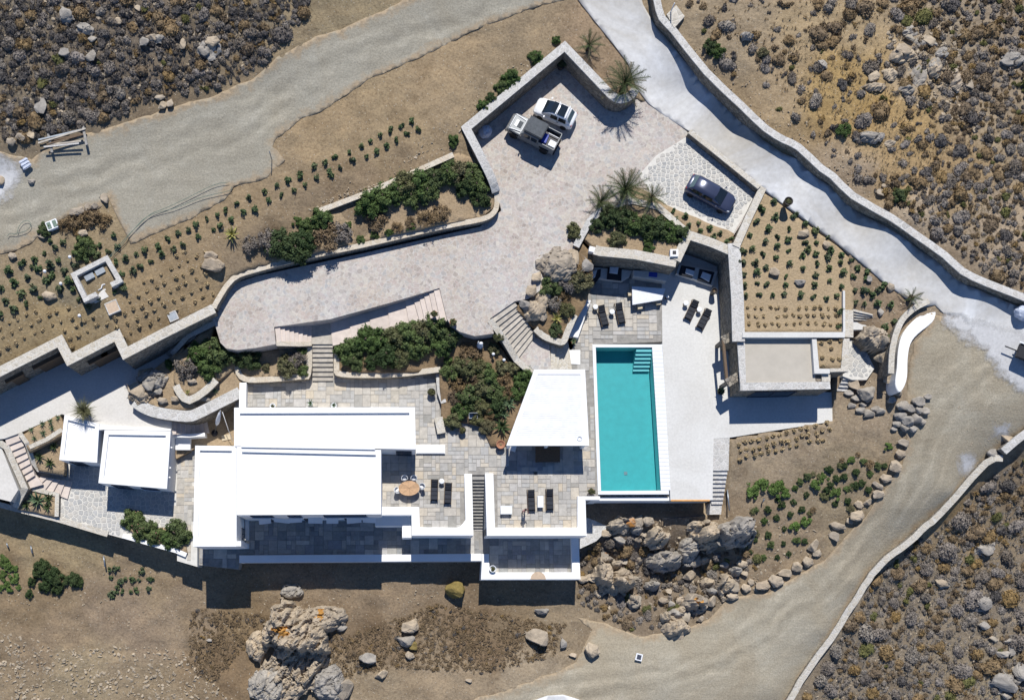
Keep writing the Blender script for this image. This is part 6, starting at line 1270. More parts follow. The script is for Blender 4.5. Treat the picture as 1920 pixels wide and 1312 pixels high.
for k, x, y, r in (('green',655,658,1.5),('green',685,640,1.6),('green',715,640,1.6),('olive',742,632,1.5),('green',765,628,1.6),('olive',790,622,1.5),('green',815,612,1.5),('green',842,632,1.4),('green',830,650,1.3),('green',780,655,1.4),('dark',725,668,1.5),('olive',750,672,1.3),('green',665,675,1.2),('dark',700,678,1.0),('bright',755,662,.8)): bush(k, x, y, r, 'large green bush in the bed between driveway and house', 'big bushes north of the house')
for k, x, y, r in (('green',372,668,1.5),('green',396,656,1.5),('green',418,668,1.5),('green',390,690,1.3),('grey',352,690,1.3),('green',350,648,.7),('green',318,684,.6)): bush(k, x, y, r, 'leafy bush in the rock garden above the bungalows', 'rock garden bushes')
for k, x, y, r in (('dark',467,676,1.3),('olive',540,688,1.3),('grey',556,676,1.1),('green',566,695,.8),('olive',500,690,.5),('green',565,660,.6)): bush(k, x, y, r, 'bush in the bed left of the house stairs', 'bushes left of the house stairs')
for k, x, y, r in (('green',846,700,1.1),('olive',868,690,1.3),('dry',880,672,1.2),('olive',895,690,1.2),('green',912,706,1.3),('olive',905,725,1.2),('green',925,735,1.2),('green',880,745,1.5),('green',868,768,1.2),('olive',850,788,1.0),('bright',838,675,.6),('green',985,708,1.2),('green',972,732,1.1),('dark',930,765,1.0),('dry',892,660,.9),('dry',875,655,.8),('olive',912,800,.9),('dry',860,720,1.1),('dry',885,715,1.0),('olive',940,690,.9),('dry',945,715,1.0),('olive',900,760,1.1),('dry',915,775,.9),('olive',960,690,.8),('dry',855,745,.9),('olive',925,655,.7),('dry',950,738,.8),('olive',895,785,.8),('green',940,745,.8)): bush(k, x, y, r, 'garden bush between terrace and pergola', 'bushes of the sloping garden')
for k, x, y, r in (('dark',1142,408,1.2),('dark',1165,412,1.3),('green',1185,420,1.3),('dark',1208,425,1.3),('dark',1230,430,1.3),('green',1252,436,1.2),('dark',1272,440,1.1),('dark',1120,425,.9)): bush(k, x, y, r, 'dark bush in the hedge under the palms', 'hedge under the palms')
for k, x, y, r in (('olive',1156,452,.95),('green',1214,448,.6),('green',1215,466,.7)): bush(k, x, y, r, 'small bush in front of the hedge behind the lounge wall', 'small bushes behind the lounge wall')
bush('olive', 1076, 437, 1.0, 'round clipped bush at the corner of the parking court')
for k, x, y, r in (('green',1030,540,1.3),('grey',1062,535,1.1),('olive',1085,530,1.4),('dry',1092,515,1.1),('grey',1035,570,1.0),('olive',1062,582,.9),('green',1040,620,.8),('dry',1055,560,.9)): bush(k, x, y, r, 'bush in the rocky garden beside the pool terrace', 'bushes of the rocky garden')
for x, y, r in ((252,975,1.3),(268,992,1.3),(290,1003,1.2),(330,1000,1.5),(345,1008,1.0),(318,1010,1.1)):
    bush('green', x, y, r, 'glossy oleander bush by the bungalow terrace wall', 'oleander bushes', 1.0)
fl = bushmesh('flowers', 'flower_pink', 77, 26, 8, .8, .055, .3)
for o in [o for o in COL.objects if o.get('group') == 'oleander bushes'][:3]: put('flowers', fl, o, None, None, (1.34, 1.34, 1.4))
for k, x, y, r in (('green',905,200,.7),('green',958,148,1.0),('green',940,165,.8),('green',1003,108,.8),('green',1042,77,.5),('dark',920,185,.6),('green',850,265,.7),('green',1685,368,.8),('green',1580,245,.8),('dark',1330,90,.8),('green',1345,100,.8),('olive',1430,102,.6)): bush(k, x, y, r, 'small green bush growing wild beside a wall or on the slope', 'small wild green bushes')
for x, y, r in ((125,425,.9),(140,418,.9),(160,412,1.0),(175,408,.9),(195,415,.9),(145,432,.7)): plant1('dry_bush', R.choice(BUSH['dry']), x, y, r, 'yellow withered bush beside the gravel road', 'bush', 'withered bushes beside the gravel')
for x, y, r in ((85,433,.8),(160,460,1.0),(152,475,.9),(170,470,.8)): bush('green', x, y, r, 'low green bush near the plant crate', 'green bushes near the crate')
# potted plants
FE = tuft('foliage', 'leaf_olive', 5, 420, 1.0, 1.1, .035, .5)
# palms
def frond(seed, n=22, L=1.0):
    rng = np.random.default_rng(seed); v = []; f = []; pts = []
    for i in range(n+1):
        u = i/n; pts.append(np.array([u*L*(1-.10*u), .03*math.sin(u*4+seed), .34*u-.52*u*u]))
    for i in range(n):
        a, b_ = pts[i], pts[i+1]; k = len(v); w_ = .016*(1-i/n)+.004
        v += [a+[0, -w_, .01], a+[0, w_, .01], b_+[0, w_, .01], b_+[0, -w_, .01]]; f.append((k, k+1, k+2, k+3))
        if i > 2:
            ll = .17*math.sin(math.pi*(.15+.82*i/n))+.03
            for s_ in (-1, 1):
                k = len(v); t_ = a+np.array([ll*.75, s_*ll*.75, rng.uniform(-.08, .05)]); ww = .026
                v += [a-[ww*.5, 0, 0], a+[ww*.5, 0, 0], t_]; f.append((k, k+1, k+2))
    return mesh('frond', v, f, 'palm_leaf')
FR = [frond(s_) for s_ in (1, 2, 3)]
FRD = [m_.copy() for m_ in FR]
for m_ in FRD: m_.materials.clear(); m_.materials.append(MAT['palm_dry'])
def palm(label, x, y, L, trunk, n=22):
    q = hit(x, y); root = thing('palm_tree', label, 'palm', (q.x, q.y, q.z), R.uniform(0, 6))
    put('trunk', tube_mesh('trunk', [Vector((0, 0, -.2)), Vector((0, 0, trunk*.5)), Vector((.03, 0, trunk))], [.26, .24, .28], 'bark', 10), root)
    for i in range(n):
        a = i*2.399+R.uniform(-.2, .2); el = 1.15-1.25*i/n
        put('frond', R.choice(FRD if i > n*.72 else FR), root, (0, 0, trunk-.05*i/n), (0, -el, a), (L*R.uniform(.85, 1.1),)*3)
palm('tall date palm at the end of the parking court wall', 1165,172,2.4,1.2,28)
palm('young palm in the bed beside the road at the top', 1103,92,1.5,.5,16)
palm('leftmost of three palms at the parking court', 1124,385,1.8,.6,22); palm('largest palm in the middle of the three', 1168,366,2.4,.9,28); palm('rightmost of three palms at the parking court', 1218,378,1.7,.6,20)
palm('low palm beside the top end of the white bench', 1706,560,1.2,.3,14); palm('dark fan of fronds in the bed left of the house stairs', 466,668,1.2,.5,14)
# agaves
def leafblade(mat):
    v = []; f = []
    for i in range(6):
        u = i/5; w_ = .10*math.sin(math.pi*min(1, .22+.78*u))*(1 if u < 1 else .02); z = .55*u-.28*u*u
        v += [(u, -w_, z+.03*(1-u)), (u, 0, z-.02*(1-u)), (u, w_, z+.03*(1-u))]
        if i: k = 3*i; f += [(k-3, k-2, k+1, k), (k-2, k-1, k+2, k+1)]
    return mesh('leaf', v, f, mat)
LB = {m_: leafblade(m_) for m_ in ('agave', 'agave_yellow', 'leaf_dark')}
def rosette(root, r, mat, n=14, z=0.0):
    for i in range(n):
        a = i*2.399; el = .95*(1-i/n)-.05
        put('leaf', LB[mat], root, (0, 0, z), (0, -el, a), (r*R.uniform(.85, 1.08),)*3)
def agave(label, x, y, r, mat='agave', group='agaves', n=14):
    q = hit(x, y); root = thing('agave', label, 'agave', (q.x, q.y, q.z), R.uniform(0, 6), group); rosette(root, r, mat, n)
agave('yellow edged agave above the driveway', 435,441,.85,'agave_yellow', None, 18)
agave('large blue green agave in the planter below the far left steps', 72,938,1.0,'agave',None,16)
for x, y, r in ((50,946,.6),(92,935,.65),(90,950,.6)): agave('smaller agave beside the large one in the lower left planter', x, y, r, 'leaf_dark', 'small agaves in the lower left planter')
for x, y, r in ((102,837,.6),(75,857,.6),(95,868,.65)): agave('dark agave in the lower courtyard planter', x, y, r, 'leaf_dark', 'agaves in the lower courtyard planter')
for x, y, r in ((80,795,.45),(95,790,.4),(98,802,.45),(60,806,.4),(82,812,.45),(65,822,.4),(109,783,.4)): agave('small green succulent in the upper courtyard planter', x, y, r, 'agave', 'succulents in the upper courtyard planter', 10)
for x, y, r, m_ in ((938,760,.75,'agave'),(955,757,.75,'agave'),(945,777,.6,'agave'),(941,800,1.0,'leaf_dark')): agave('green rosette plant at the left side of the pergola', x, y, r, m_, 'rosettes beside the pergola', 16)
agave('pale rosette in the bed beside the driveway steps', 556,652,.6,'agave',None); agave('bright rosette in the rocky garden', 1043,598,.7,'agave_yellow',None,14); agave('small rosette on the rock garden ledge', 403,733,.4,'agave',None,10); agave('tiny rosette in the angled stone bed', 352,735,.35,'agave_yellow',None,10)
for root, p_ in POTS:
    h_ = p_[5]
    if p_[7] == 'bush': put('foliage', R.choice(BUSH['olive']), root, (0, 0, h_*.8), None, p_[8])
    elif p_[7] == 'agave': rosette(root, p_[8], 'agave', 12, h_*.85)
    elif p_[7] == 'feather': put('foliage', FE, root, (0, 0, h_*.8), None, (p_[8], p_[8], p_[8]*1.1))
# ------------------------------------------------------------------ rocks
def rockmesh(name, mat, seed, n=15, flat=.75, sub=2, lay=0.0):
    rng = np.random.default_rng(seed); bm = bmesh.new()
    for i in range(n):
        d = rng.normal(size=3); d /= np.linalg.norm(d); d *= rng.uniform(.82, 1.05); bm.verts.new((d[0], d[1]*rng.uniform(.75, 1), d[2]*flat))
    bmesh.ops.convex_hull(bm, input=bm.verts[:]); bmesh.ops.delete(bm, geom=[v_ for v_ in bm.verts if not v_.link_faces], context='VERTS')
    bmesh.ops.bevel(bm, geom=bm.edges[:], offset=.07, segments=1, affect='EDGES')
    bmesh.ops.triangulate(bm, faces=bm.faces[:])
    for _ in range(sub-1): bmesh.ops.subdivide_edges(bm, edges=[e_ for e_ in bm.edges if e_.calc_length() > .22], cuts=1, use_grid_fill=False); bmesh.ops.triangulate(bm, faces=bm.faces[:])
    s_ = Vector(rng.normal(size=3)*7); bm.normal_update()
    for v_ in bm.verts:
        k = .07*noise.fractal(v_.co*2.2+s_, .8, 2.1, 3)
        if lay: k += lay*(abs(((v_.co.x*.6+v_.co.z*1.0+v_.co.y*.3)*3.2+noise.noise(v_.co*1.5+s_)) % 1.0-.5)-.25)
        v_.co += v_.normal*k
    me = bpy.data.meshes.new(name); bm.to_mesh(me); bm.free(); setmat(me, mat); return me
RK = {m_: [rockmesh('boulder', m_, 200+i*11+k, lay=.10 if m_ != 'rock_moss' else 0) for k in range(5)] for i, m_ in enumerate(('rock', 'rock_grey', 'rock_ochre', 'rock_moss'))}
def boulder(x, y, rx, ry, label, group=None, mat='rock', ang=0.0, hz=.75, lift=.15, name='boulder'):
    q = hit(x, y); k = 16.5; a = math.radians(-ang); lift += .15
    return tag(put(name, R.choice(RK[mat]), None, (q.x, q.y, q.z+lift*min(rx, ry)/k), (R.uniform(-.2, .2), R.uniform(-.2, .2), a), (rx/k, ry/k, hz*(rx+ry)/2/k)), label, 'boulder', group)
for x, y, rx, ry, a in ((1694,831,11,8,0),(1686,851,10,9,0),(1676,874,12,13,0),(1659,897,11,9,0),(1645,909,12,6,35),(1644,926,12,10,-20),(1626,940,10,7,0),(1609,945,9,8,30),(1604,965,14,12,0),(1591,976,7,7,0),(1568,986,15,8,10),(1564,1006,10,10,0),(1523,1021,11,13,0),(1530,1036,9,8,0),(1512,1053,11,11,0),(1492,1062,11,11,0),(1473,1074,13,9,-15),(1452,1089,14,13,0),(1428,1096,14,11,0),(1407,1091,6,8,0),(1397,1102,9,9,0),(1371,1095,14,17,0),(1372,1117,11,8,0)):
    boulder(x, y, rx, ry, 'sandy boulder in the row along the upper edge of the dirt track', 'boulders along the track', 'rock', a, .7)
ox, oy = 1060, 950
for x, y, r, a, st_ in ((430,165,85,20,1.2),(560,140,65,0,.9),(645,130,48,0,1.4),(735,130,52,0,1),(365,230,48,0,1),(840,290,72,0,1.1),(760,300,50,0,.8),(1270,240,100,-20,1),(1395,315,68,0,1),(1520,240,135,30,.9),(1110,370,80,0,1.2),(1000,430,60,0,.8),(885,480,95,30,.8),(1150,480,60,0,1.2),(1105,610,60,0,.8),(330,640,85,-15,1.6),(500,600,75,0,.9),(505,700,90,0,.9),(630,860,52,0,1.5),(1135,820,80,0,1.1),(1165,920,75,0,.8),(1080,985,42,0,1.4),(950,870,36,0,1),(875,840,45,0,.8),(975,970,65,30,.9),(1300,840,62,0,.9),(1490,690,72,0,1.2),(1490,805,55,0,.7),(980,1095,78,0,.8),(1420,525,42,0,.8),(1575,515,55,0,.8),(1610,600,34,0,.8),(520,490,42,0,.9),(350,450,45,0,1.4),(480,300,60,20,.6),(650,290,36,0,.9),(700,250,36,0,.8),(620,640,36,0,1),(240,640,60,0,.7),(1210,1000,38,0,.8),(400,540,40,0,1),(150,650,50,0,.8),(930,760,34,0,.8)):
    k = 4.79
    if r >= 72: continue
    boulder(ox+x/k, oy+y/k, r/k, r/k*min(1.4, st_), 'weathered boulder in the rock pile below the pool', 'boulders below the pool', R.choice(['rock', 'rock', 'rock_grey', 'rock_ochre']), a, 1.15 if r > 70 else .9, .45 if r > 70 else .25)
for x, y, rx, ry, m_, lab in ((1108,1218,14,16,'rock','pale round boulder standing alone beside the track'),(856,1106,23,17,'rock_moss','moss covered ochre boulder below the patio'),(690,1235,17,14,'rock_grey','dark grey boulder right of the outcrop'),(768,1172,17,15,'rock','pale boulder topping the small rock cluster'),(762,1200,16,14,'rock_grey','grey rock in the middle of the small rock cluster'),(776,1210,9,10,'rock_moss','ochre rock in the small rock cluster'),(768,1228,9,9,'rock','lowest rock of the small cluster'),(1010,1195,24,18,'rock','split rock wrapped by brown shrubs'),(1056,1205,7,11,'rock_grey','slim rock on the lower slope'),(1075,1228,8,5,'rock','small flat stone at the track edge'),(1016,1145,13,8,'rock_grey','flat grey stone in the house shadow'),(640,1290,24,22,'rock','pale pointed boulder at the foot of the outcrop'),(715,1262,13,9,'rock','small boulder below the grey one'),(880,1275,7,4,'rock','small stone on the lower path'),(393,1200,6,4,'rock_grey','small white stone on the brown soil'),(640,1175,12,9,'rock_grey','grey rock below the tilted boulder')):
    boulder(x, y, rx, ry, lab, None, m_, 0, .9, .3)
for x, y, rx, ry, lab in ((1652,668,15,14,'split tan rock below the large one'),(1663,712,14,12,'tan boulder at the lower end of the white bench'),(1680,735,9,9,'small pale rock ending the white bench'),(1670,752,8,8,'small grey rock below the bench end'),(1614,706,11,10,'tan rock at the top of the pool house steps'),(1600,722,10,15,'pale cleft rock beside the pool house steps'),(1622,738,15,18,'dark grey rock below the pool house steps')):
    boulder(x, y, rx, ry, lab, None, 'rock_grey' if 'grey' in lab else 'rock', R.uniform(-30, 30), .75, .3)
for x, y, r in ((1590,738,9),(1605,748,10),(1596,760,8),(1612,770,9),(1628,775,11),(1640,768,9),(1650,770,9),(1618,758,8)): boulder(x, y, r, r*.8, 'dark rock in the cluster below the pool house', 'dark rocks below the pool house', 'rock_grey')
for x, y, r in ((1690,762,11),(1705,768,10),(1720,755,12),(1732,772,9),(1685,780,11),(1700,788,13),(1716,785,11),(1695,800,10),(1710,803,9),(1680,795,8),(1728,790,8),(1738,745,7),(1675,805,6),(1722,768,10)): boulder(x, y, r, r, 'lime splashed grey rock in the rubble heap beside the track', 'rocks of the rubble heap', 'rock_grey', 0, .8)
boulder(1860, 850, 14, 13, 'dark round boulder at the gap in the track wall', None, 'rock_grey')
boulder(1890, 826, 20, 9, 'pale flat rock behind the dark round boulder', None, 'rock', 30)
for x, y, rx, ry, lab in ((145,397,14,9,'largest stone of the row edging the gravel near the crate'),(164,389,6,8,'slim stone in the row edging the gravel'),(177,387,7,6,'small stone in the row edging the gravel'),(198,374,8,10,'upright tan stone at the end of the row by the gravel'),(155,438,10,8,'tan rock among the withered bushes'),(80,444,8,6,'pale rock beside the plant crate'),(93,556,13,9,'pale block of rock among the seedlings'),(24,481,8,7,'small rock at the far left edge of the gravel'),(400,498,20,16,'broken tan rock at the edge of the straw rows'),(395,480,12,9,'smaller tan rock above the broken one'),(1450,510,10,10,'pair of tan rocks on the planted roof'),(1500,530,10,8,'grey rock on the planted roof'),(1505,438,11,8,'flat tan rock under a bush on the planted roof'),(1548,460,7,8,'pale rock near the road on the planted roof'),(1668,540,7,9,'round rock near the upper end of the white bench'),(1628,525,6,8,'grey rock on the slope right of the planted roof'),(1650,585,6,9,'slim grey rock right of the small stairs')):
    boulder(x, y, rx, ry, lab, None, 'rock_grey' if 'grey' in lab else 'rock')
for x, y, rx, ry, lab in ((262,735,18,16,'big smooth tan rock at the corner of the rock garden'),(280,722,13,18,'dark split rock in the rock garden'),(275,700,15,11,'tan rock on the upper edge of the rock garden'),(297,735,9,8,'grey stone inside the rock garden'),(305,752,10,7,'small rock on the rock garden wall'),(330,747,9,7,'rock below the angled stone bed'),(385,748,10,6,'reddish flat stone beside the rock garden wall'),(360,715,9,6,'tan stone inside the angled bed')):
    boulder(x, y, rx, ry, lab, None, 'rock_grey' if 'dark' in lab or 'grey' in lab else 'rock', 0, .8, .3)
for x, y, rx, ry, lab in ((1050,490,22,22,'largest rounded rock at the driveway corner'),(1075,485,12,16,'cracked rock beside the largest driveway rock'),(1022,500,10,9,'low rock at the driveway edge'),(1030,512,10,9,'small rock under the largest driveway rock'),(985,572,13,11,'dark rock at the top of the garden stairs'),(1008,580,14,13,'tan rock beside the garden stairs'),(1018,595,8,9,'small tan rock beside the garden stairs'),(995,545,10,14,'long rock edging the driveway above the stairs'),(1005,520,9,11,'rock edging the driveway below the largest rock'),(1100,500,12,14,'dark rock beside the lounge entrance')):
    boulder(x, y, rx, ry, lab, None, 'rock_grey' if 'dark' in lab else 'rock', R.uniform(-20, 20), .7, .3)
for x, y, rx, ry, lab, m_ in ((77,203,11,17,'flat white stone slab at the left of the top scrub','rock_grey'),(300,185,9,6,'rear stone of the trio at the scrub edge','rock'),(305,199,9,7,'front stone of the trio at the scrub edge','rock'),(319,195,6,8,'right stone of the trio at the scrub edge','rock'),(122,103,10,10,'round grey boulder in the top left scrub','rock_grey'),(171,110,11,12,'grey boulder right of the round one in the top left scrub','rock_grey'),(158,55,12,10,'flat grey rock outcrop in the upper scrub','rock_grey'),(174,75,8,7,'small grey rock below the flat outcrop','rock_grey'),(223,41,7,7,'pale round rock high in the top scrub','rock'),(242,27,7,6,'pale rock beside the round one in the top scrub','rock'),(260,18,6,6,'small pale rock near the top edge of the scrub','rock'),(272,80,9,10,'pale rock beside a hollow in the top scrub','rock_grey'),(290,72,14,6,'long flat rock above the hollow in the top scrub','rock'),(343,84,6,11,'slim upright tan rock in the top scrub','rock'),(398,82,13,11,'tan rock at the top of the shaded cleft','rock'),(382,98,11,11,'grey rock left of the shaded cleft','rock_grey'),(125,28,11,12,'broken grey stones in the top left scrub','rock_grey'),(40,258,9,8,'rock in the bank above the planks','rock'),(60,256,9,7,'second rock in the bank above the planks','rock'),(22,268,8,8,'rock at the left end of the bank','rock'),(60,341,6,6,'grey stone on the gravel near the lime stain','rock_grey'),(2,340,8,9,'rock at the left edge below the lime stain','rock')):
    boulder(x, y, rx, ry, lab, None, m_, R.uniform(-30, 30), .6 if 'slab' not in lab else .25, .25)
for x, y, rx, ry, m_, lab in ((1635,145,12,10,'rock','pale stone high on the right hillside'),(1540,122,9,8,'rock_grey','white flat stone in the ochre grass'),(1690,95,14,13,'rock','pale rock at the centre of the right hillside'),(1705,75,11,8,'rock_ochre','rust stained rock on the right hillside'),(1740,80,14,9,'rock','layered pale rock on the right hillside'),(1750,125,10,14,'rock_grey','white cleft rock on the right hillside'),(1802,66,7,5,'rock_ochre','orange tipped rock on the right hillside'),(1630,255,20,9,'rock_grey','broad white rock plate near the road wall'),(1885,120,12,9,'rock_grey','pale rock plate on the far right'),(1815,160,8,12,'rock','tan rock beside the dark cushions'),(1842,1030,16,12,'rock_grey','large white rock in the lower right scrub'),(1857,1020,9,8,'rock_grey','small white rock beside the large one'),(1762,1092,12,9,'rock','pale cracked rock in the lower right scrub'),(1670,1214,9,7,'rock_ochre','orange rock among lower right cushions'),(1838,1130,17,15,'rock_grey','layered white rock stack in the lower right scrub'),(1845,1172,13,9,'rock_grey','white rock below the layered stack'),(1880,1278,28,18,'rock_grey','long grey boulder in the bottom right corner'),(1886,1302,12,9,'rock_grey','pale boulder below the long grey one'),(1910,1260,14,24,'rock_grey','dark tall rock at the lower right edge'),(1878,1225,14,9,'rock_grey','pointed grey slab in the lower right scrub'),(1895,1218,6,13,'rock_grey','narrow grey slab beside the pointed one'),(1862,1198,10,6,'rock_ochre','rusty flat rock in the lower right scrub'),(1890,1200,10,6,'rock_grey','grey flat rock in the lower right scrub'),(1650,363,7,8,'rock','rock beside the green bush behind the road wall'),(1657,350,6,5,'rock','small rock behind the road wall')):
    boulder(x, y, rx, ry, lab, None, m_, R.uniform(-30, 30), .65, .2)
# craggy outcrops: fractured, layered rock
def crag_mesh(name, mats, seed, rx, ry, h, rot=.7, res=.12, lichen=None, lean=0.0, cliff=None):
    nx, ny = int(2.2*rx/res), int(2.2*ry/res); so_ = Vector((seed*13.7, seed*5.1, 0)); c_, s_ = math.cos(rot), math.sin(rot); v = []; f = []; keep = []
    for j in range(ny+1):
        for i in range(nx+1):
            x, y = (i/nx-.5)*2.2*rx, (j/ny-.5)*2.2*ry
            r_ = math.hypot(x/rx, y/ry)*(1+.30*noise.noise(Vector((x/rx*1.3, y/ry*1.3, seed)))+.16*noise.noise(Vector((x*1.6, y*1.6, seed+4)))); env = h*max(0.0, 1-r_**2.6)**.6*(1+lean*y/ry)
            st_ = min(.85, h*.3); e2 = env/st_+.8*noise.noise(Vector((x*.5, y*.5, seed+9)))+(x*.35-y*.2)/st_*.35; fr_ = e2-math.floor(e2); e2 = (math.floor(e2)+max(0, (fr_-.72)/.28))*st_
            env = max(0, env*.45+.55*e2) if env > .15 else env
            if cliff is not None:
                yy = cliff[0]+.55*noise.fractal(Vector((x*.9, seed, 1)), .8, 2, 3)+.25*x*cliff[2]-y; env *= 1-cliff[1]*min(1, max(0, yy/.45))
            q = Vector(((x*c_+y*s_)*.55, (-x*s_+y*c_)*1.15, 0))+so_; z = env
            for k, am in ((.75, .34), (1.9, .16), (4.5, .05)):
                ds, ps = noise.voronoi(q*k+Vector((0, 0, seed))); p_ = ps[0]; a_ = noise.cell_vector(p_*3.7) if hasattr(noise, 'cell_vector') else Vector((0, 0, 0))
                rn = noise.noise(p_*5.31+Vector((7, 3, 1))); tx = noise.noise(p_*3.3); ty = noise.noise(p_*4.1+Vector((2, 2, 2)))
                d = (q*k-p_); z += (rn*am*2.0+(d.x*tx+d.y*ty)*am*2.6)*min(1, env/.8)*min(1.6, h*.45)
                z -= max(0, 1-(ds[1]-ds[0])/.14)*am*.7*min(1, env/.6)
            z += .05*noise.fractal(Vector((x*2.5, y*2.5, seed)), .8, 2.1, 3)*min(1, env)
            if r_ > .98: z = -.9
            v.append((x, y, z-.12)); keep.append(r_ < 1.06)
    mi = []
    for j in range(ny):
        for i in range(nx):
            a = j*(nx+1)+i; q = (a, a+1, a+nx+2, a+nx+1)
            if all(keep[k] for k in q):
                f.append(q); x, y, z = v[a]
                mi.append(1 if lichen and math.hypot(x-lichen[0], y-lichen[1])+.5*noise.fractal(Vector((x*2, y*2, 3)), .8, 2, 3) < lichen[2] else 0)
    me = mesh(name, v, f, mats); me.polygons.foreach_set('material_index', mi); return me
plain('lichen', (0.48, 0.25, 0.07), 0.95, 0.5, 3, spec=0.1, bumpv=0.5)
def crag(x, y, rx, ry, h, label, seed, mats=('rock', 'lichen'), group=None, lichen=None, rot=.7, cat='rock', name='craggy_rock', lean=0.0, zoff=0.0, cliff=None):
    q = hit(x, y); k = 21.0; return tag(put(name, crag_mesh(name, list(mats), seed, rx/k, ry/k, h, rot, .12, lichen, lean, cliff), None, (q.x, q.y, q.z+zoff)), label, cat, group)
crag(552, 1224, 70, 100, 3.6, 'large craggy layered rock outcrop with orange lichen at the bottom', 3, ('rock', 'lichen'), None, (-.9, 2.1, .55), .9, 'outcrop', 'rock_outcrop', .5, 0, (.75, .62, -.5))
crag(608, 1160, 50, 30, 1.7, 'broad tilted rock slab with rusty stain below the house', 5, ('rock', 'lichen'), None, (-.3, .4, .4), .3)
crag(548, 1108, 25, 16, .9, 'grey rock at the edge of the house shadow', 11, ('rock_grey',), None, None, .2)
crag(505, 1285, 40, 44, 1.5, 'lower left shoulder of the rock outcrop', 8, ('rock_grey',), None, None, 1.0); crag(618, 1280, 34, 40, 1.6, 'lower right shoulder of the rock outcrop', 9, ('rock_grey',), None, None, .4); crag(482, 1210, 22, 34, 1.1, 'small crag left of the rock outcrop', 10, ('rock',), None, None, .9)
for i, (x, y, rx, ry, h, lab, rot) in enumerate(((1322,1003,30,26,2.1,'large pale crag directly below the pool deck corner', .4), (1377,1000,36,32,2.4,'largest dark fractured crag at the right of the rock pile', 1.1), (1245,1052,36,24,1.6,'layered streaked crag in the middle of the rock pile', .6), (1128,1084,24,40,2.0,'tall narrow crag beside the patio wall', 1.3), (1166,1088,24,28,1.7,'broken crag right of the tall narrow one', .3), (1232,1010,26,22,1.3,'pale crag under the handrail', .9), (1290,1030,24,30,1.4,'jagged crag in the shadow of the deck corner', .5), (1300,1132,26,24,1.5,'rounded crag with orange spot near the track', .2), (1265,1178,30,24,1.0,'low pale crag at the tip of the rock pile', .8), (1160,985,26,18,1.2,'tan crag at the head of the rock pile', .1), (1362,1100,22,26,1.3,'pale crag joining the boulder row', 1.0))):
    crag(x, y, rx, ry, h*1.2, lab, 20+i, ('rock' if i not in (1, 2, 6) else 'rock_grey', 'lichen'), None, (.1, .2, .25) if 'orange' in lab else None, rot, lean=.3, cliff=(-.15*ry/21, .5, R.uniform(-1, 1)))
for i, (x, y, rx, ry, h, lab, m_) in enumerate(((266,738,26,22,1.0,'smooth tan crag at the corner of the rock garden', 'rock'), (288,712,30,20,1.0,'dark crag in the upper rock garden', 'rock_grey'), (1046,497,38,32,1.3,'big cracked crag at the driveway corner', 'rock'), (1014,548,22,36,.8,'long crag edging the driveway', 'rock'), (1000,583,26,22,.9,'crag at the head of the garden stairs', 'rock'), (1637,634,30,28,1.5,'largest tan crag beside the pool house path', 'rock'))):
    crag(x, y, rx, ry, h, lab, 60+i, (m_,), None, None, .5+i*.3)
HS = ((1690,105,26,18),(1720,140,20,24),(1752,128,14,24),(1735,78,24,14),(1668,140,16,14),(1630,258,30,12),(1668,270,12,9),(1705,60,18,12),(1790,150,14,26),(1900,110,22,16),(1640,165,26,10),(1765,100,14,14),(1540,125,12,10),(1700,170,16,12))
for i, (x, y, rx, ry) in enumerate(HS): crag(x, y, rx, ry, R.uniform(.35, .7), 'pale bedrock showing through the dry grass on the right hillside', 120+i, (('rock', 'rock_grey')[i % 2],), 'bedrock on the right hillside', None, R.uniform(0, 3))
for i, (x, y, rx, ry) in enumerate(((1838,1130,24,20),(1845,1030,22,15),(1880,1280,36,22),(1765,1095,16,11),(1400,70,14,10),(160,60,20,12),(290,75,22,10),(392,92,22,20),(125,30,14,14))): crag(x, y, rx, ry, R.uniform(.5, .9), ('layered pale outcrop in the lower right scrub', 'broken white outcrop in the lower right scrub', 'large grey outcrop in the bottom right corner', 'small cracked outcrop in the lower right scrub', 'low outcrop behind the road wall', 'flat outcrop in the upper left scrub', 'long outcrop above a hollow in the top scrub', 'cleft outcrop at the right of the top scrub', 'broken outcrop near the top left corner')[i], 150+i, ('rock_grey',), None, None, R.uniform(0, 3), cliff=(0, .5, R.uniform(-1, 1)))
for i in range(26):
    x, y = 1110+R.random()*270, 985+R.random()*190
    if inside([x], [y], [(1100,985),(1390,965),(1420,1040),(1340,1130),(1260,1180),(1150,1150),(1095,1080)])[0]:
        crag(x, y, R.uniform(10, 20), R.uniform(9, 17), R.uniform(.7, 1.3), 'jagged rock in the broken slope below the pool', 80+i, (R.choice(['rock', 'rock', 'rock_grey']),), 'jagged rocks below the pool', None, R.uniform(0, 3), lean=.3, cliff=(R.uniform(-.15, .1), .6, R.uniform(-1.5, 1.5)))
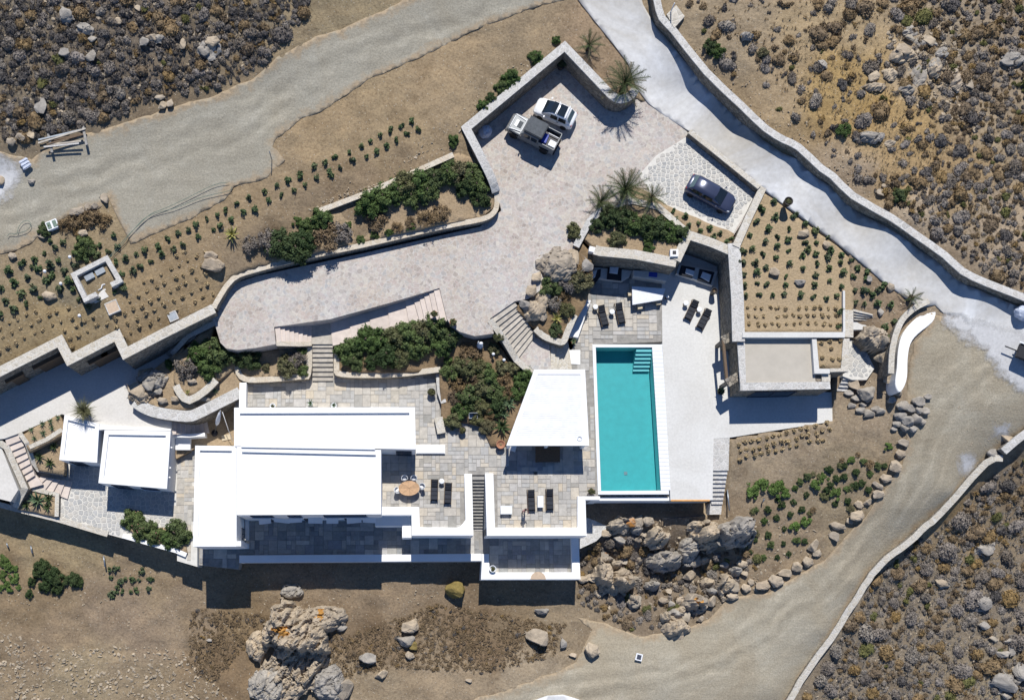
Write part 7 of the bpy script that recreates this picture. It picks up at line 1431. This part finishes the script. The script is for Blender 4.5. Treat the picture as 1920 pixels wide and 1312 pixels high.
# ------------------------------------------------------------------ scrub on the hillsides
ZONES = [('top left scrub', [(-10,-10),(590,-10),(560,40),(530,85),(470,138),(400,166),(300,182),(200,225),(110,248),(60,262),(-10,262)], 12.5, (6, 19), {'grey': .42, 'dark': .32, 'brown': .24, 'olive': .02}, lambda x, y: .8),
 ('right hillside', [(1275,-10),(1930,-10),(1930,545),(1850,508),(1720,412),(1600,335),(1500,236),(1400,165),(1330,100)], 13, (6, 20), {'grey': .47, 'dark': .06, 'brown': .40, 'olive': .07}, lambda x, y: min(.66, max(.05, (x-1640-.28*y)/200)) if y < 330 else min(.55, max(.12, (x-1500)/420))),
 ('lower right scrub', [(1930,856),(1930,1320),(1500,1320),(1560,1215),(1598,1150),(1650,1075),(1700,1035),(1780,965),(1880,872)], 14, (7, 25), {'grey': .42, 'dark': .04, 'brown': .48, 'olive': .06}, lambda x, y: .6 if x+y*.3 < 2130 else .3),
 ('rocks below the pool', [(1090,1020),(1200,1000),(1330,1040),(1400,1010),(1430,1060),(1350,1100),(1340,1140),(1250,1175),(1180,1180),(1080,1130)], 12.0, (6, 17), {'grey': .35, 'dark': .15, 'brown': .42, 'olive': .08}, lambda x, y: .45),
 ('lower slope', [(360,1140),(470,1150),(660,1190),(820,1130),(1060,1170),(1040,1230),(900,1262),(740,1250),(640,1270),(480,1190),(400,1280),(350,1250)], 12.0, (3, 7), {'dark': .25, 'brown': .75}, lambda x, y: .22)]
shr = []
for zi, (zn, poly, sp_, (r0, r1), mixc, dens) in enumerate(ZONES):
    xs = [q[0] for q in poly]; ys = [q[1] for q in poly]; cell = {}; tries = int((max(xs)-min(xs))*(max(ys)-min(ys))/sp_**2*9)
    X_ = NP.uniform(min(xs), max(xs), tries); Y_ = NP.uniform(min(ys), max(ys), tries); ok = inside(X_, Y_, poly)
    for x, y in zip(X_[ok], Y_[ok]):
        dn = dens(x, y)*(.75+.5*noise.noise(Vector((x*.012, y*.012, zi))))
        if R.random() > dn: continue
        cl = .5+.5*noise.noise(Vector((x*.02, y*.02, 20+zi))); r = (r0+(r1-r0)*R.random()**1.8)*(.75+.5*cl); k = (int(x//sp_), int(y//sp_))
        if any((x-u)**2+(y-v_)**2 < (.58*(r+s_))**2 for i in (-2, -1, 0, 1, 2) for j in (-2, -1, 0, 1, 2) for u, v_, s_ in cell.get((k[0]+i, k[1]+j), ())): continue
        cell.setdefault(k, []).append((x, y, r)); shr.append((r, x, y, zi, R.choices(list(mixc), list(mixc.values()))[0]))
shr.sort(reverse=True)
NM = {'grey': 'grey', 'dark': 'dark', 'brown': 'brown', 'olive': 'olive green'}
LOWC = {c_: [cushion('scrub', 'shrub_'+c_, 400+k, 150, .66, .17, 2, 1) for k in range(4)] for c_ in CUSH}
mass = {}
cnt = 0
for r, x, y, zi, c_ in shr:
    q = G(x, y); s_ = r/21.0
    if cnt < 300 and zi < 4:
        cnt += 1
        tag(put('cushion_shrub', R.choice(CUSH[c_]), None, (q.x, q.y, q.z-.05*s_), R.uniform(0, 6.28), (s_*R.uniform(.9, 1.15), s_*R.uniform(.9, 1.15), s_*R.uniform(.85, 1.25))), 'one of the largest %s cushion shrubs among the %s' % (NM[c_], ZONES[zi][0]), 'shrub', 'large %s cushions, %s' % (NM[c_], ZONES[zi][0]))
    else: mass.setdefault((zi, c_), []).append((q.x, q.y, q.z, s_))
def mass_obj(name, base, items, mats, label, cat, flatz=(.85, 1.25)):
    vb = [np.array([v_.co for v_ in m_.vertices]) for m_ in base]; fb = [[tuple(p_.vertices) for p_ in m_.polygons] for m_ in base]; V_ = []; F_ = []; n = 0
    for i, (x, y, z, s_) in enumerate(items):
        k = i % len(base); a = R.uniform(0, 6.28); c_, sn = math.cos(a), math.sin(a); b_ = vb[k]; sx, sy, sz = s_*R.uniform(.8, 1.2), s_*R.uniform(.8, 1.2), s_*R.uniform(*flatz)
        V_.append(np.column_stack([(b_[:, 0]*c_*sx-b_[:, 1]*sn*sy)+x, (b_[:, 0]*sn*sx+b_[:, 1]*c_*sy)+y, b_[:, 2]*sz+z])); F_ += [tuple(q+n for q in f_) for f_ in fb[k]]; n += len(b_)
    o = put(name, mesh(name, np.vstack(V_), F_, mats)); return tag(o, label, cat, None, 'stuff')
def massmat(c_, cols):
    m, t, b = newmat('mass_'+c_); p = pos(t)
    v = tvor(t, p, 1.1); sep = t.nodes.new('ShaderNodeSeparateColor'); t.links.new(v.outputs['Color'], sep.inputs[0])
    c = ramp(t, sep.outputs[0], cols); c = mix(t, 1.0, c, ramp(t, tnoise(t, p, 6, 3, .6), [grey(.55), grey(1), grey(1.5)], [.3, .5, .7]), 'MULTIPLY')
    t.links.new(c, b.inputs['Base Color']); b.inputs['Roughness'].default_value = .8; b.inputs['Specular IOR Level'].default_value = .1
massmat('grey', [(0.19, 0.165, 0.14), (0.235, 0.21, 0.185), (0.16, 0.135, 0.11)]); massmat('brown', [(0.18, 0.13, 0.075), (0.15, 0.115, 0.08), (0.23, 0.155, 0.065)]); massmat('dark', [(0.095, 0.088, 0.085), (0.125, 0.11, 0.098), (0.08, 0.075, 0.072)]); massmat('olive', [(0.13, 0.125, 0.045), (0.105, 0.11, 0.045)])
for (zi, c_), items in mass.items():
    mass_obj('small_scrub', LOWC[c_], items, 'mass_'+c_, 'smaller %s scrub cushions of the %s' % (NM[c_], ZONES[zi][0]), 'scrub')
# dry grass on the ochre stretches
GR = [tuft('grass', 'straw', 500+k, 9, 1.0, .9, .10, .6) for k in range(3)]
GB = [tuft('grass', 'shrub_brown', 510+k, 14, .8, 1.0, .16, .6) for k in range(3)]
def scatter(poly, n, r0, r1, dens=None):
    xs = [q[0] for q in poly]; ys = [q[1] for q in poly]; out = []
    X_ = NP.uniform(min(xs), max(xs), n*3); Y_ = NP.uniform(min(ys), max(ys), n*3); ok = inside(X_, Y_, poly)
    for x, y in list(zip(X_[ok], Y_[ok]))[:n]:
        if dens and R.random() > dens(x, y): continue
        q = G(x, y); out.append((q.x, q.y, q.z, R.uniform(r0, r1)))
    return out
mass_obj('dry_grass', GR, scatter([(1440,90),(1560,60),(1700,180),(1900,420),(1880,470),(1720,400),(1620,300),(1500,180)], 2600, .10, .24, lambda x, y: .35+.6*noise.noise(Vector((x*.02, y*.02, 3)))), 'straw', 'ochre dry grass on the right hillside', 'grass')
mass_obj('dry_grass', GR, scatter([(1660,1060),(1920,880),(1920,1300),(1560,1300)], 1200, .10, .22, lambda x, y: .3+.6*noise.noise(Vector((x*.02, y*.02, 9)))), 'straw', 'dry grass between the lower right cushions', 'grass')
mass_obj('dry_undergrowth', GB, scatter([(0,0),(570,0),(470,135),(200,225),(0,255)], 1500, .12, .3), 'shrub_dark', 'withered twigs between the top left shrubs', 'undergrowth')
mass_obj('dry_undergrowth', GB, scatter([(1920,870),(1920,1312),(1510,1312),(1620,1120),(1780,970)], 1800, .12, .3), 'shrub_grey', 'withered twigs between the lower right shrubs', 'undergrowth')
mass_obj('dry_undergrowth', GB, scatter([(1300,0),(1920,0),(1920,540),(1600,330)], 1300, .1, .24), 'shrub_brown', 'withered brown tufts on the right hillside', 'undergrowth')
mass_obj('dry_undergrowth', GB, scatter(ZONES[4][1], 2300, .12, .34), 'shrub_brown', 'low withered brown undergrowth on the slope below the house', 'undergrowth')
# loose stones
ST = [rockmesh('stone', 'rubble', 600+k, 8, .7, 1) for k in range(3)]
for k_, (poly, n, r0, r1, lab) in enumerate((([(0,1180),(120,1215),(230,1210),(340,1215),(390,1270),(440,1312),(0,1312)], 900, .05, .26, 'loose rubble stones at the lower left'), ([(1250,60),(1330,140),(1440,240),(1560,325),(1720,430),(1920,548),(1920,500),(1750,400),(1600,300),(1480,200),(1350,90)], 900, .04, .15, 'loose stones behind the road wall'), ([(700,330),(850,200),(1040,70),(1040,90),(870,245),(850,290),(690,355)], 330, .04, .16, 'stones along the parking wall'), ([(560,400),(620,370),(720,340),(700,358),(600,398)], 110, .06, .2, 'stones along the low garden wall'), ([(0,0),(560,0),(470,140),(0,260)], 700, .05, .26, 'loose stones between the top left shrubs'), ([(1660,50),(1800,50),(1830,250),(1720,200)], 450, .06, .3, 'broken stones on the right hillside'), ([(1560,1200),(1650,1080),(1900,880),(1920,1312),(1500,1312)], 420, .05, .2, 'loose stones in the lower right scrub'), ([(0,1020),(330,1050),(1000,1130),(1080,1230),(700,1290),(330,1180),(0,1180)], 700, .03, .13, 'small stones on the lower slope'), ([(1100,980),(1400,960),(1560,1000),(1480,1080),(1340,1140),(1150,1170)], 420, .05, .22, 'broken stones between the boulders'), ([(430,440),(640,380),(760,330),(700,320),(300,480),(330,500)], 120, .03, .1, 'small stones on the planted slope'), ([(1590,640),(1690,560),(1690,760),(1600,780)], 110, .04, .14, 'small stones beside the white bench'), ([(1780,700),(1920,740),(1900,830),(1820,860)], 130, .04, .14, 'small stones on the track shoulder'))):
    mass_obj('loose_stones', ST, scatter(poly, n, r0, r1), 'rubble', lab, 'stones', (.6, 1.0))

# members of small groups told apart by their order from left to right
byl = {}
for o in COL.objects:
    if not o.parent and o.get('group') and o.get('category'): byl.setdefault(o['label'], []).append(o)
def nth(i): return '%d%s' % (i, 'th' if 10 < i % 100 < 14 else {1: 'st', 2: 'nd', 3: 'rd'}.get(i % 10, 'th'))
for lab, os_ in byl.items():
    if 1 < len(os_) <= 64 and len(lab.split()) < 14 and 'cushion shrub' not in lab:
        os_.sort(key=lambda o: o.location.x/(H-o.location.z))
        for i, o in enumerate(os_): o['label'] = lab+(', leftmost' if i == 0 else ', rightmost' if i == len(os_)-1 else ', %s from left' % nth(i+1))
